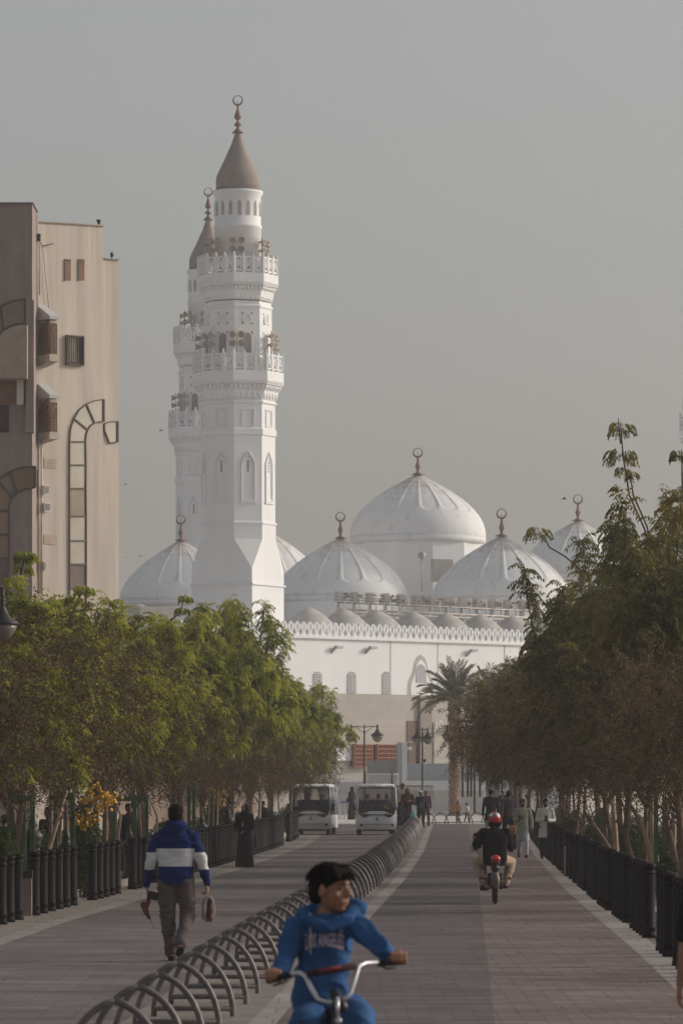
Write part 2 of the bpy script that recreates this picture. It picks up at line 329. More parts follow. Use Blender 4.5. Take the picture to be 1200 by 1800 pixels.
# ---- minaret
ROT8 = R(-26.6)      # the octagon's front face is turned to the left of the camera
def oct_R(z_r): return z_r
def minaret(loc, label, sc=1.0):
    root = empty('minaret', loc, 0, label, 'minaret')
    k = 25.25; Z = lambda y: EYE+(HY-y)/k          # rows of the near minaret -> metres
    px = lambda w: w/k
    oct0 = R(-90-26.6+22.5)
    def lathe8(prof, name='shaft', m=white, parent=root):
        mb = MB(); mb.lathe([(px(r), Z(y)) for r, y in prof], 8, rot=oct0, smooth=False); return mb.build(name, m, parent)
    def lathe32(prof, name, m=white, parent=root, n=40):
        mb = MB(); mb.lathe([(px(r), Z(y)) for r, y in prof], n); return mb.build(name, m, parent)
    # square base, chamfer to octagon
    c45 = 60*math.sqrt(2)
    mb = MB(); mb.lathe([(px(c45), -.0), (px(c45), Z(1031))], 4, rot=R(-90-26.6+45), smooth=False)
    mb.lathe([(px(c45+4), Z(1031)), (px(c45+4), Z(1028.5))], 4, rot=R(-90-26.6+45), smooth=False)
    mb.build('base', white2, root)
    # chamfered transition: 8 upper verts to 4 corners
    up, lo, mid = [], [], []
    for j in range(8):
        a = oct0+2*PI*j/8; up.append(Vector((px(67)*math.cos(a), px(67)*math.sin(a), Z(950))))
    fr = R(-90-26.6)
    e1 = Vector((math.cos(fr+PI/2), math.sin(fr+PI/2), 0)); e2 = Vector((math.cos(fr), math.sin(fr), 0))
    h = px(60)
    cor = [e1*a*h+e2*b*h+Vector((0,0,Z(1028.5))) for a, b in ((-1,1),(1,1),(1,-1),(-1,-1))]
    cm = [Vector((c.x*.995, c.y*.995, Z(1003))) for c in cor]
    # order octagon vertices round from face normals
    def ang(v): return math.atan2(v.y, v.x)
    mb = MB(); vs = up+cor+cm
    up_s = sorted(range(8), key=lambda i: (ang(up[i])-ang(cor[0])) % (2*PI))
    cor_s = sorted(range(4), key=lambda i: (ang(cor[i])-ang(cor[0])+.01) % (2*PI))
    fs = []
    for q in range(4):
        c = 8+cor_s[q]; cmq = 12+cor_s[q]; c2 = 8+cor_s[(q+1) % 4]; cm2 = 12+cor_s[(q+1) % 4]
        uA = up_s[(2*q-1) % 8]; uB = up_s[2*q]; uC = up_s[2*q+1]
        fs.append((uA, cmq, uB)); fs.append((uB, cmq, c, c2, cm2, uC))
    mb.add(vs, fs); mb.build('chamfer', white, root)
    lathe8([(67,950),(67,925),(69,924),(69,921),(66,919),(66,770),(68.5,768),(68.5,758),(66,756),(66,714),(69,712.5),(69,709.5),(66,708),(66,700)])
    # faces: frame on a facet; fr index by angle from camera-facing normal
    def facet(i, inr): # i = facet number, inr = inradius
        a = R(-90-26.6+45*i); nrm = Vector((math.cos(a), math.sin(a), 0)); tng = Vector((-math.sin(a), math.cos(a), 0))
        return lambda u, d, z: nrm*(inr+d)+tng*u+Vector((0,0,z))
    inr = px(66)*math.cos(PI/8)
    fm = MB(); sl = MB()
    def frame_poly(mb, fr_, pts, wd, d0, d1):
        n = len(pts)
        cx = sum(p[0] for p in pts)/n; cz = sum(p[1] for p in pts)/n
        xs = [p[0] for p in pts]; zs = [p[1] for p in pts]
        W = (max(xs)-min(xs))/2; Hh = (max(zs)-min(zs))/2
        inn = [(cx+(x-cx)*(W-wd)/W, cz+(z-cz)*(Hh-wd)/Hh) for x, z in pts]
        for i in range(n):
            j = (i+1) % n
            mb.prism([pts[i], pts[j], inn[j], inn[i]], d0, d1, fr_)
    for i in range(-3, 5):
        f = facet(i, inr)
        hw = .46; 
        frame_poly(fm, f, [(-hw,Z(754)),(hw,Z(754)),(hw,Z(723)),(-hw,Z(723))], .07, -.02, .06)
        frame_poly(fm, f, [(-hw+.12,Z(751)),(hw-.12,Z(751)),(hw-.12,Z(726)),(-hw+.12,Z(726))], .05, -.02, .035)
        arch = [(-.52,Z(885)),(.52,Z(885)),(.52,Z(818)),(.3,Z(808)),(0,Z(797)),(-.3,Z(808)),(-.52,Z(818))]
        frame_poly(fm, f, arch, .09, -.02, .10)
        arch = [(-.42,Z(882)),(.42,Z(882)),(.42,Z(820)),(.22,Z(811)),(0,Z(803)),(-.22,Z(811)),(-.42,Z(820))]
        frame_poly(fm, f, arch, .09, -.02, .05)
        fm.prism([(-.62,Z(888)),(.62,Z(888)),(.62,Z(885.5)),(-.62,Z(885.5))], -.02, .11, f)
        for q in range(4): sl.prism([(-.06,Z(833-q*5)),(.06,Z(833-q*5)),(.06,Z(833-q*5-4)),(-.06,Z(833-q*5-4))], -.02, .012, f)
    fm.build('niche_frame', white, root, recalc=True); sl.build('slit_window', shade_open, root, recalc=True)
    # lower gallery
    def gallery(y_top, y_bot, y_slab, y_low, r_out, r_in, yname):
        # muqarnas: stepped corbel rings of little brackets
        steps = 3
        ro = px(r_out); ri = px(r_in)
        mb = MB(); mb.lathe([(ri, Z(y_low+2)), (ri*1.02, Z(y_low)), (ro*.93, Z(y_slab+8)), (ro*.985, Z(y_slab+8)), (ro, Z(y_slab+2)), (ro, Z(y_bot)), (ri*.9, Z(y_bot))], 8, rot=oct0, smooth=False)
        for i in range(8):
            for sst, (ra, rb, ya, yb, n) in enumerate(((r_out-2, r_out-2, y_slab+1, y_slab+10, 9), (r_out-9, r_out-6, y_slab+9, y_slab+20, 7), (r_in+4, r_out-12, y_slab+19, y_low, 5))):
                inra = px(ra)*math.cos(PI/8); inrb = px(rb)*math.cos(PI/8)
                half = px(rb)*math.sin(PI/8)
                a = R(-90-26.6+45*(i-3)); nrm = Vector((math.cos(a), math.sin(a), 0)); tng = Vector((-math.sin(a), math.cos(a), 0))
                f = lambda u, d, z: nrm*d+tng*u+Vector((0,0,z))
                for q in range(n):
                    u = -half+(q+.5)*2*half/n; wv = half/n*.62
                    zt, zb = Z(ya), Z(yb)
                    d_in = ri*.8
                    vs = [f(u-wv,d_in,zt), f(u+wv,d_in,zt), f(u+wv,inrb+.10,zt), f(u-wv,inrb+.10,zt), f(u-wv*.5,d_in,zb), f(u+wv*.5,d_in,zb), f(u+wv*.4,inra-.02,zb), f(u-wv*.4,inra-.02,zb),
                          f(u-wv,inrb+.10,(zt*.6+zb*.4)), f(u+wv,inrb+.10,(zt*.6+zb*.4))]
                    mb.add(vs, [(0,1,2,3),(3,2,9,8),(8,9,6,7),(0,3,8,7,4),(1,5,6,9,2)])
        mb.build('corbel', white, root)
        # parapet: posts and pierced panels
        pm = MB(); pn = MB()
        zb, zt = Z(y_bot), Z(y_top)
        for i in range(8):
            a = R(-90-26.6+45*(i-3)); nrm = Vector((math.cos(a), math.sin(a), 0)); tng = Vector((-math.sin(a), math.cos(a), 0))
            inrp = ro*math.cos(PI/8)-.08; half = (ro)*math.sin(PI/8)-.03; n = 3
            f = lambda u, d, z: nrm*(inrp+d)+tng*u+Vector((0,0,z))
            for q in range(n+1):
                u = -half+q*2*half/n
                pw = .085
                pm.prism([(u-pw,zb),(u+pw,zb),(u+pw,zt-.02),(u,zt+.28),(u-pw,zt-.02)], -.09, .07, f)
            for q in range(n):
                u0 = -half+q*2*half/n+.12; u1 = -half+(q+1)*2*half/n-.12; uc = (u0+u1)/2; wv = (u1-u0)/2
                t = .045
                for (a0, a1, b0, b1) in ((u0,u1,zb+.1,zb+.1+.12),(u0,u1,zt-.12,zt-.02),(u0,u0+t,zb+.2,zt-.1),(u1-t,u1,zb+.2,zt-.1)):
                    pn.prism([(a0,b0),(a1,b0),(a1,b1),(a0,b1)], -.04, .04, f)
                # interlaced circle and diagonals
                H_ = (zt-zb-.3)/2; zc = zb+.22+H_
                for rr, m_ in ((min(wv,H_)*.78, 10), (min(wv,H_)*.35, 6)):
                    for j in range(m_):
                        a0, a1 = 2*PI*j/m_, 2*PI*(j+1)/m_; ri_ = rr-.055
                        pn.prism([(uc+rr*math.cos(a0),zc+rr*math.sin(a0)),(uc+rr*math.cos(a1),zc+rr*math.sin(a1)),(uc+ri_*math.cos(a1),zc+ri_*math.sin(a1)),(uc+ri_*math.cos(a0),zc+ri_*math.sin(a0))], -.03, .03, f)
                for sx, sz in ((1,1),(1,-1),(-1,1),(-1,-1)):
                    c1 = (uc+sx*wv*.9, zc+sz*H_*.98); c0 = (uc+sx*wv*.2, zc+sz*H_*.2)
                    dx, dz = c1[0]-c0[0], c1[1]-c0[1]; L = math.hypot(dx, dz); nx, nz = -dz/L*.03, dx/L*.03
                    pn.prism([(c0[0]-nx,c0[1]-nz),(c1[0]-nx,c1[1]-nz),(c1[0]+nx,c1[1]+nz),(c0[0]+nx,c0[1]+nz)], -.03, .03, f)
        pm.build('parapet_post', white, root, recalc=True); pn.build('pierced_panel', white, root, recalc=True)
    gallery(627, 657, 672, 704, 81, 67, 'lower')
    lathe8([(60,657),(60,600),(60,546),(62,545),(62,542),(59,540),(59,534)], 'upper_shaft')
    fm = MB(); op = MB(); inr2 = px(60)*math.cos(PI/8)
    for i in range(-3, 5):
        f = facet(i, inr2)
        for j in range(14):
            a0, a1 = 2*PI*j/14, 2*PI*(j+1)/14; r1, r0 = .34, .24; zc = Z(565)
            fm.prism([(r1*math.cos(a0),zc+r1*math.sin(a0)),(r1*math.cos(a1),zc+r1*math.sin(a1)),(r0*math.cos(a1),zc+r0*math.sin(a1)),(r0*math.cos(a0),zc+r0*math.sin(a0))], -.02, .06, f)
            r1, r0 = .14, .05
            fm.prism([(r1*math.cos(a0),zc+r1*math.sin(a0)),(r1*math.cos(a1),zc+r1*math.sin(a1)),(r0*math.cos(a1),zc+r0*math.sin(a1)),(r0*math.cos(a0),zc+r0*math.sin(a0))], -.02, .05, f)
        for sx in (-1,1):
            for sz in (-1,1):
                op.prism([(sx*.40,Z(565)+sz*.40),(sx*.40,Z(565)+sz*.22),(sx*.22,Z(565)+sz*.40)], -.02, .012, f)
            op.prism([(sx*.42,Z(588)),(sx*.42,Z(588)-.2),(sx*.22,Z(588))], -.02, .012, f)
        n = 8; arch = [(.3,Z(625)),(.3,Z(598))]+[(.3*math.cos(PI*j/n), Z(598)+.32*math.sin(PI*j/n)) for j in range(1,n)]+[(-.3,Z(598)),(-.3,Z(625))]
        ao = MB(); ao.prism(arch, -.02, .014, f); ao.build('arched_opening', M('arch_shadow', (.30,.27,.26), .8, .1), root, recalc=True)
        fm.prism([(.3,Z(625)),(.38,Z(625)),(.38,Z(598)),(.3,Z(598))], -.02, .05, f); fm.prism([(-.38,Z(625)),(-.3,Z(625)),(-.3,Z(598)),(-.38,Z(598))], -.02, .05, f)
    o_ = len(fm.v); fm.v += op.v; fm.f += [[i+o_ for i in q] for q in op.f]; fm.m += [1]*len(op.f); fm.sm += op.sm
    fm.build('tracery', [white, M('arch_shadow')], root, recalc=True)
    gallery(457, 486, 499, 530, 71.5, 60, 'upper')
    lathe32([(41,486),(41,403),(42.5,402),(42.5,398.5),(40.5,397),(40.5,345),(44,341.5),(44,337),(38,337)], 'drum')
    wn = MB(); 
    for j in range(16):
        a = R(-90-26.6+10)+2*PI*j/16; nrm = Vector((math.cos(a), math.sin(a), 0)); tng = Vector((-math.sin(a), math.cos(a), 0))
        f = lambda u, d, z: nrm*(px(40.5)+d)+tng*u+Vector((0,0,z))
        wn.prism([(-.12,Z(382)),(.12,Z(382)),(.12,Z(362)),(0,Z(356)),(-.12,Z(362))], -.1, .03, f)
    wn.build('drum_window', M('drum_window_grille', (.36,.345,.34), .8, .1), root, recalc=True)
    lathe32([(38.5,337),(38.6,325),(38.5,316),(37,309),(34,302),(29,292),(23.5,281),(17.5,267),(12,255),(7,241),(4,232),(2,228)], 'cone_roof', rough_cone, n=32)
    fi = finial_mb(px(235-168), True).build('finial', copper, root); fi.location = (0,0,Z(234)-.0)
    # loudspeakers on the galleries: horn pairs on brackets
    def horn(sp, c, d, r):
        d = Vector(d).normalized(); q = d.to_track_quat('Z', 'Y').to_matrix()
        sp.lathe([(.05,0),(.06,.12),(.12,.3),(r,.52),(r*1.02,.55),(r*.8,.54),(.1,.35),(.02,.34)], 12, c, 0, mat=q)
    for (ylev, rad) in ((437, 47), (603, 65)):
        for ai in (-84, -45, 0, 63, 108, 180):
            a = R(-90+ai); d = Vector((math.cos(a), math.sin(a), 0))
            for dz in (-.30, .30):
                for du in ((-.3, .3) if ai in (-45, 0, 63) else (0,)):
                    t = Vector((-math.sin(a), math.cos(a), 0))
                    sp = MB(); c = d*px(rad)*.93+t*du+Vector((0,0,Z(ylev)+dz)); horn(sp, c, d, .25); sp.build('loudspeaker', M('beige_horn', (.43,.37,.32), .6, .2), root)
            b0 = d*px(rad)*1.02+Vector((0,0,Z(ylev)-.9)); sp = MB(); sp.tube([b0, b0+Vector((0,0,1.6))], .04, 6); sp.build('speaker_pole', M('beige_horn'), root)
    root.scale = (sc, sc, sc)
    return root
minaret((-182*297/F, 297, 0), 'tall white octagonal minaret with brown cone top, foremost beside the mosque wall', 1.0)
_d2 = 297*1.155
minaret(((366-HX)*_d2/F, _d2, 0), 'second white minaret mostly hidden behind the tall one', 1.0)
_d3 = 345
minaret(((1263-HX)*_d3/F, _d3, 0), 'white minaret cut off by the right edge of the photo', 1.0)

# ---- prayer hall
PA = Vector((-200*289/F, 289, 0)); AW = R(45)
WD = Vector((math.cos(AW), math.sin(AW), 0)); WN = Vector((math.sin(AW), -math.cos(AW), 0))
mosque = empty('mosque', PA, 0, 'long white mosque with ribbed domes and a lacy battlement above grey stone', 'mosque')
def wf(u, d, z): return WD*u+WN*d+Vector((0,0,z))     # local wall frame (origin PA)
def wu(px, d=0.0):
    k = (px-HX)/F; A = PA+WN*d
    return (k*A.y-A.x)/(WD.x-k*WD.y)
def wz(px, py, d=0.0):
    A = PA+WN*d; Dd = (A+WD*wu(px, d)).y
    return EYE-(py-HY)*Dd/F
def wrect(mb, px0, px1, py0, py1, d0, d1, mi=0):
    u0, u1 = wu(px0, d1), wu(px1, d1); pm = (px0+px1)/2
    z0, z1 = wz(pm, py1, d1), wz(pm, py0, d1)
    mb.prism([(u0,z0),(u1,z0),(u1,z1),(u0,z1)], d0, d1, wf, mi)
ZP, ZW, ZM = 8.25, 12.05, 13.2
L = wu(1130)
mb = MB(); mb.prism([(0,ZP),(L,ZP),(L,ZW),(0,ZW)], -26, 0, wf); mb.build('wall', white, mosque, recalc=True)
mb = MB(); mb.prism([(-.02,0),(L,0),(L,ZP+.01),(-.02,ZP+.01)], -25.9, .25, wf)
pl = mb.build('stone_base', stone, mosque, recalc=True)
me = pl.data; ul = me.uv_layers.new(name='UVMap')
for l in me.loops:
    v = me.vertices[l.vertex_index].co; ul.data[l.index].uv = (v.dot(WD)+v.dot(WN), v.z)
mb = MB(); mb.prism([(-.3,ZW-.02),(L,ZW-.02),(L,ZW+.16),(-.3,ZW+.16)], -26.2, .22, wf); mb.build('cornice', white, mosque, recalc=True)
for px_ in (686, 769, 886):
    mb = MB(); u = wu(px_); mb.prism([(u-.03,ZP),(u+.03,ZP),(u+.03,ZW),(u-.03,ZW)], -.05, .02, wf); mb.build('wall_joint', M('joint', (.42,.40,.38)), mosque, recalc=True)
# merlons
def merlon_mb(fr):
    hgt = ZM-ZW-.16; z0 = ZW+.16; s_ = .62/2
    out = [(.98,0),(.62,.10),(.42,.22),(.5,.36),(.80,.52),(.92,.62),(.74,.76),(.36,.90),(0,1.0)]
    o = [(-a*s_, z0+b*hgt) for a, b in out]+[(a*s_, z0+b*hgt) for a, b in out[-2::-1]]
    inn = []
    n = len(o); cz = z0+.60*hgt
    for i, (x, z) in enumerate(o):
        a = math.atan2(z-cz, x)
        inn.append((.105*math.cos(a)*1.0, cz+.27*math.sin(a)))
    mb = MB()
    for i in range(n-1): mb.prism([o[i], inn[i], inn[i+1], o[i+1]], -.09, .09, fr)
    mb.prism([o[0], inn[0], inn[-1], o[-1]], -.09, .09, fr)
    return mb
mp_ = merlon_mb(wf).build('merlon', white, mosque, recalc=True)
nm = int(wu(985)/.62)
for i in range(1, nm+1):
    c = mp_ if i == 1 else mp_.copy()
    if i > 1: COL.objects.link(c); c.parent = mosque
    c.location = WD*(.62*(i-.5))+WN*.05
sf = lambda u, d, z: -WN*u-WD*d+Vector((0,0,z))
ms = merlon_mb(lambda u, d, z: sf(u, d, z)).build('merlon', white, mosque, recalc=True)
for i in range(1, 37):
    c = ms if i == 1 else ms.copy()
    if i > 1: COL.objects.link(c); c.parent = mosque
    c.location = -WN*(.62*(i-.5))+WD*.05
# windows on the white wall
for px_ in (557.5, 617.5, 678.5):
    f = MB(); u = wu(px_); zb, zt = ZP, wz(px_, 1189); hw = .48
    n = 8; a = [(u-hw,zb),(u+hw,zb),(u+hw,zt)]+[(u+hw*math.cos(PI*j/n), zt+.34*math.sin(PI*j/n)) for j in range(1,n)]+[(u-hw,zt)]
    f.prism(a, -.1, .012, wf); wd_ = f.build('window', glassg, mosque, recalc=True)
    g_ = MB()
    for j in range(1,6): g_.prism([(u-hw+j*.16-.015,zb),(u-hw+j*.16+.015,zb),(u-hw+j*.16+.015,zt+.2),(u-hw+j*.16-.015,zt+.2)], .012, .05, wf)
    for j in range(1,9): g_.prism([(u-hw,zb+j*.17-.012),(u+hw,zb+j*.17-.012),(u+hw,zb+j*.17+.012),(u-hw,zb+j*.17+.012)], .012, .04, wf)
    g_.build('grille', white, wd_, recalc=True)
# great arched portal window
u = wu(738.5); zb = ZP
def lobed(hw, top, sh):
    pts = [(u-hw,zb),(u+hw,zb),(u+hw,zb+sh*.45)]
    pts += [(u+hw*.93,zb+sh*.7),(u+hw*.72,zb+sh*.95),(u+hw*.58,zb+sh*1.2),(u+hw*.5,zb+top*.78),(u+hw*.32,zb+top*.92),(u,zb+top),(u-hw*.32,zb+top*.92),(u-hw*.5,zb+top*.78),(u-hw*.58,zb+sh*1.2),(u-hw*.72,zb+sh*.95),(u-hw*.93,zb+sh*.7),(u-hw,zb+sh*.45)]
    return pts
mb = MB(); mb.prism(lobed(1.32, 2.9, 1.5), -.1, .02, wf); wn = mb.build('arch_surround', M('warm_grey_stone', (.45,.43,.40), .8, .1), mosque, recalc=True)
mb = MB(); mb.prism(lobed(1.02, 2.55, 1.35), -.1, .05, wf); mb.build('arch_inner', white, wn, recalc=True)
a = [(u-.52,zb+.9),(u+.52,zb+.9),(u+.52,zb+1.6)]+[(u+.5*math.cos(PI*j/8), zb+1.6+.6*math.sin(PI*j/8)) for j in range(1,8)]+[(u-.52,zb+1.6)]
mb = MB(); mb.prism(a, -.1, .08, wf); mb.build('arch_glass', glassg, wn, recalc=True)
mb = MB(); wrect(mb, 738.5, 759, 1224, 1343, .2, .5); mb.build('pilaster', M('taupe_stone', (.27,.24,.215), .8, .1), mosque, recalc=True)
mb = MB(); wrect(mb, 715, 739, 1267, 1303, .1, .3); mb.build('transom', dark_brown, mosque, recalc=True)
mb = MB(); wrect(mb, 717, 739, 1305, 1350, .1, .32); mb.build('door', dark_brown, mosque, recalc=True)
mb = MB(); wrect(mb, 761, 763, 1270, 1345, .1, .36); mb.build('drainpipe', M('grey_pipe', (.2,.19,.18)), mosque, recalc=True)
for (a0, a1) in ((591,624),):
    mb = MB(); wrect(mb, a0, a1, 1308, 1337, .1, .4); mb.build('panel', white, mosque, recalc=True)
    mb = MB(); wrect(mb, a0+1, a1, 1307, 1308.5, .1, .45); mb.build('panel_frame', wood, mosque, recalc=True)
# shoe racks against the wall
for (a0, a1, lb) in ((625,655,'wooden shoe rack beside the white panel on the mosque wall'), (665,699,'wooden shoe rack behind the grey low wall, next to the white pillar'), (818,850,'wooden shoe rack seen between the black poles')):
    u0, u1 = wu(a0, .8), wu(a1, .8); z0, z1 = wz((a0+a1)/2, 1340, .8), wz((a0+a1)/2, 1309, .8)
    rk = empty('shoe_rack', PA+wf((u0+u1)/2, .55, 3.2), 0, lb, 'shoe rack', 'shoe racks along the mosque wall')
    W_, Hh = u1-u0, z1-3.2
    lf = lambda u, d, z: WD*u+WN*d+Vector((0,0,z))
    mb = MB(); mb.prism([(-W_/2,0),(W_/2,0),(W_/2,Hh),(-W_/2,Hh)], -.28, -.05, lf); mb.build('back_panel', dark_brown, rk, recalc=True)
    mb = MB(); n = 8
    for j in range(n+1):
        u_ = -W_/2+W_*j/n; mb.prism([(u_-.03,0),(u_+.03,0),(u_+.03,Hh),(u_-.03,Hh)], -.05, .2, lf)
    for j in range(6):
        z_ = Hh*j/5; mb.prism([(-W_/2,z_-.03),(W_/2,z_-.03),(W_/2,z_+.03),(-W_/2,z_+.03)], -.05, .22, lf)
    mb.build('shelf', wood, rk, recalc=True)
# gate number
def text_obj(body, size, mat, parent, name, origin, ux, uz, ext=.01, bold=0.0):
    c = bpy.data.curves.new(name, 'FONT'); c.body = body; c.size = size; c.extrude = ext; c.align_x = 'CENTER'; c.offset = bold; c.resolution_u = 3
    o = bpy.data.objects.new(name, c); COL.objects.link(o)
    dg = bpy.context.evaluated_depsgraph_get(); me = bpy.data.meshes.new_from_object(o.evaluated_get(dg))
    bpy.data.objects.remove(o)
    ux = Vector(ux).normalized(); uz = Vector(uz).normalized(); un = ux.cross(uz)
    me.transform(Matrix(((ux.x,uz.x,un.x,origin[0]),(ux.y,uz.y,un.y,origin[1]),(ux.z,uz.z,un.z,origin[2]),(0,0,0,1))))
    me.materials.clear(); me.materials.append(mat)
    o = bpy.data.objects.new(name, me); COL.objects.link(o); o.parent = parent
    return o
wtxt = M('white_lettering', (.8,.8,.78), .6, .02)
text_obj('10', .85, wtxt, mosque, 'gate_number', wf(wu(771,.3), .27, wz(771,1281,.3)), WD, (0,0,1))
# wall lamps: small flood lights on brackets
for i, (px_, py_) in enumerate(((598,1140),(658,1141),(835,1146))):
    u = wu(px_, .6); z = wz(px_, py_, .6); q = empty('flood_light', PA+wf(u, .0, z), 0, ['flood light arm on the white wall above the middle arched window, left one','flood light arm on the white wall between two arched windows','flood light arm on the white wall above the palm'][i], 'lamp')
    mb = MB(); mb.tube([wf(-.3,0,-.28), wf(-.1,.25,.08)], .09, 6); mb.box(wf(.12,.32,.12), (.62,.30,.17), 0, AW); mb.build('lamp_arm', M('lamp_grey', (.38,.40,.41), .5), q)
    mb = MB(); mb.box(wf(.12,.32,.02), (.5,.2,.04), 0, AW); mb.build('lamp_glass', glassg, q)
# roof slab and small roof domes
mb = MB(); mb.prism([(0.3,ZW-.3),(L,ZW-.3),(L,ZW+.02),(0.3,ZW+.02)], -60, -.3, wf); mb.build('roof', lead, mosque, recalc=True)
sdm = MB(); sdm.lathe([(2.5,0),(2.42,.35),(2.15,.85),(1.65,1.45),(1.05,1.98),(.5,2.33),(.14,2.48),(.02,2.52)], 24)
first = None
for px_ in (543, 604, 662, 726, 784, 843, 900, 955):
    dd = -7.0; u = wu(px_, dd); q = sdm.build('small_dome', lead, mosque) if first is None else first.copy()
    if first is None: first = q
    else: COL.objects.link(q); q.parent = mosque
    q.location = wf(u, dd, ZW+.02)
for px_ in (245, 190): 
    q = first.copy(); COL.objects.link(q); q.parent = mosque; Dn = 330; q.location = Vector(((px_-HX)*Dn/F, Dn, 13.4))-PA
for px_, pz in ((268, 1072),):
    mb = MB(); mb.box((0,0,0), (2.8,2.8,3.2), 0, R(20)); q = mb.build('stair_head', M('warm_grey_stone'), mosque); q.location = P(px_, pz, 330)-PA+Vector((0,0,-1.4))
# the large domes
def dome(px_, y_ap, y_eq, half, D, fin_top, ribs, name='dome', tb=.72, drum=None, sharp=1.88):
    k = F/D; Rr = half/k; Hd = (y_eq-y_ap)/k; c = P(px_, y_eq, D)-PA
    NS, NR = 416, 56; vs = []; fs = []
    for i in range(NR+1):
        t = i/NR                     # 0 at the apex
        t = .02+.98*t
        r = Rr*(1-(1-t)**sharp); z = Hd*(1-t)
        for j in range(NS):
            a = 2*PI*j/NS+.1; uu = ((a*ribs/(2*PI)) % 1)-.5
            # raised rim between sunk petal fields with rounded lower ends
            wd_ = .435 if t < tb-.07 else .435*math.sqrt(max(0, 1-((t-(tb-.07))/.07)**2)) if t < tb else 0
            ins = 0.0
            if wd_ > 0 and t > .10:
                q = (wd_-abs(uu))/.055
                ins = max(0, min(1, q))
            d_ = -.017*Rr*ins*min(1,t*2.2)
            vs.append(((r+d_)*math.cos(a), (r+d_)*math.sin(a), z+d_*.4*(1-t)))
    for i in range(NR):
        for j in range(NS): fs.append((i*NS+j, i*NS+(j+1) % NS, (i+1)*NS+(j+1) % NS, (i+1)*NS+j)[::-1])
    mb = MB(); mb.add(vs, fs, 0, True)
    mb.lathe([(Rr*.999,0),(Rr*.998,-.12*Hd),(Rr*.99,-.12*Hd)], 96)
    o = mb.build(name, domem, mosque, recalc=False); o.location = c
    fh = (y_ap-fin_top)/k+.15
    q = finial_mb(fh).build('finial', copper, o); q.location = (0,0,Hd*.985-.0)
    mb = MB(); zb = ZW-c.z
    dr = drum if drum else Rr*.985
    mb.lathe([(dr, zb), (dr, -.10*Hd), (dr*.99, -.10*Hd), (dr*.99, -.02*Hd), (dr*.9, -.02*Hd)], 12 if drum else 64, smooth=False, rot=.2)
    mb.build('drum', white, o)
    return o
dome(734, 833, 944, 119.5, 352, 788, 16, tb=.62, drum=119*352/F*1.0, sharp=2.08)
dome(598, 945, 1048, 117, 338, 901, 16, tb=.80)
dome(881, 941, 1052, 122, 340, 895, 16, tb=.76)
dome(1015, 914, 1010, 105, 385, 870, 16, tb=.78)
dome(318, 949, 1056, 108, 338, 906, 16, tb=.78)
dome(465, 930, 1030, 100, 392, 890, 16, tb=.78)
# service door and lamp on the big drum
mb = MB(); c = P(776, 1003, 343); mb.box((0,0,0), (1.7,.6,1.8), 0, R(25)); q = mb.build('roof_hut', M('warm_grey_stone'), mosque); q.location = c-PA
mb = MB(); mb.tube([(0,0,0),(0,0,2.4)], .06, 6); mb.lathe([(.05,2.4),(.28,2.55),(.3,2.85),(.1,3.0)], 10); q = mb.build('roof_lamp', M('lamp_grey'), mosque); q.location = P(741,1040,318)-PA
# cable railing lines round the left roof edge
mb = MB()
for py_ in (1051,1055,1060):
    mb.tube([P(213,py_,325)-PA, P(340,py_-2,325)-PA], .03, 5)
mb.build('roof_cable', M('lamp_grey'), mosque)
# steel lattice gantry carrying the awning machinery
gt = empty('roof_gantry', P(592,1090,310), 0, 'long cream steel gantry with machinery boxes on the mosque roof below the domes', 'gantry')
o0 = Vector(gt.location)
mb = MB()
GA = P(590, 1076, 310); GB = P(948, 1092, 322)
def gp(t, py_off, dd=0): 
    v = GA.lerp(GB, t); return Vector((v.x, v.y+dd, v.z-py_off*.0425))-o0
for dd in (0, 1.6):
    for off in (-18, -6, 0, 8): mb.tube([gp(0,off,dd), gp(1,off,dd)], .055 if off in (-6,8,0) else .035, 6)
    for i in range(27):
        t = i/26; mb.tube([gp(t,-36 if i % 2 else -18,dd), gp(t,8,dd)], .04, 5)
        if i < 26: mb.tube([gp(t,8 if i % 2 else -6,dd), gp((i+1)/26,-6 if i % 2 else 8,dd)], .035, 5)
mb.build('truss', cream_metal, gt)
pr = MB(); pr.box((0,0,0), (.62,.9,.8)); pr.box((0,0,-.6), (.26,.4,.6))
fb = None
for i in range(14):
    q = pr.build('motor_box', M('gantry_box', (.56,.54,.52), .7, .1), gt) if fb is None else fb.copy()
    if fb is None: fb = q
    else: COL.objects.link(q); q.parent = gt
    q.location = gp((i+.15)/13.4, -27, .8)
mb = MB(); random.seed(3)
for i in range(110):
    t = random.random(); 
    a_ = gp(t, random.uniform(-33,-22), random.choice((-.1,.8,1.7))); mb.box(a_, (random.uniform(.12,.4), .15, random.uniform(.08,.25)))
for i in range(4): mb.tube([gp(0,-32+i*5,.4), gp(1,-32+i*5,.4)], .03, 5)
mb.build('winch_gear', M('winch_brown', (.30,.26,.24), .7, .3), gt)

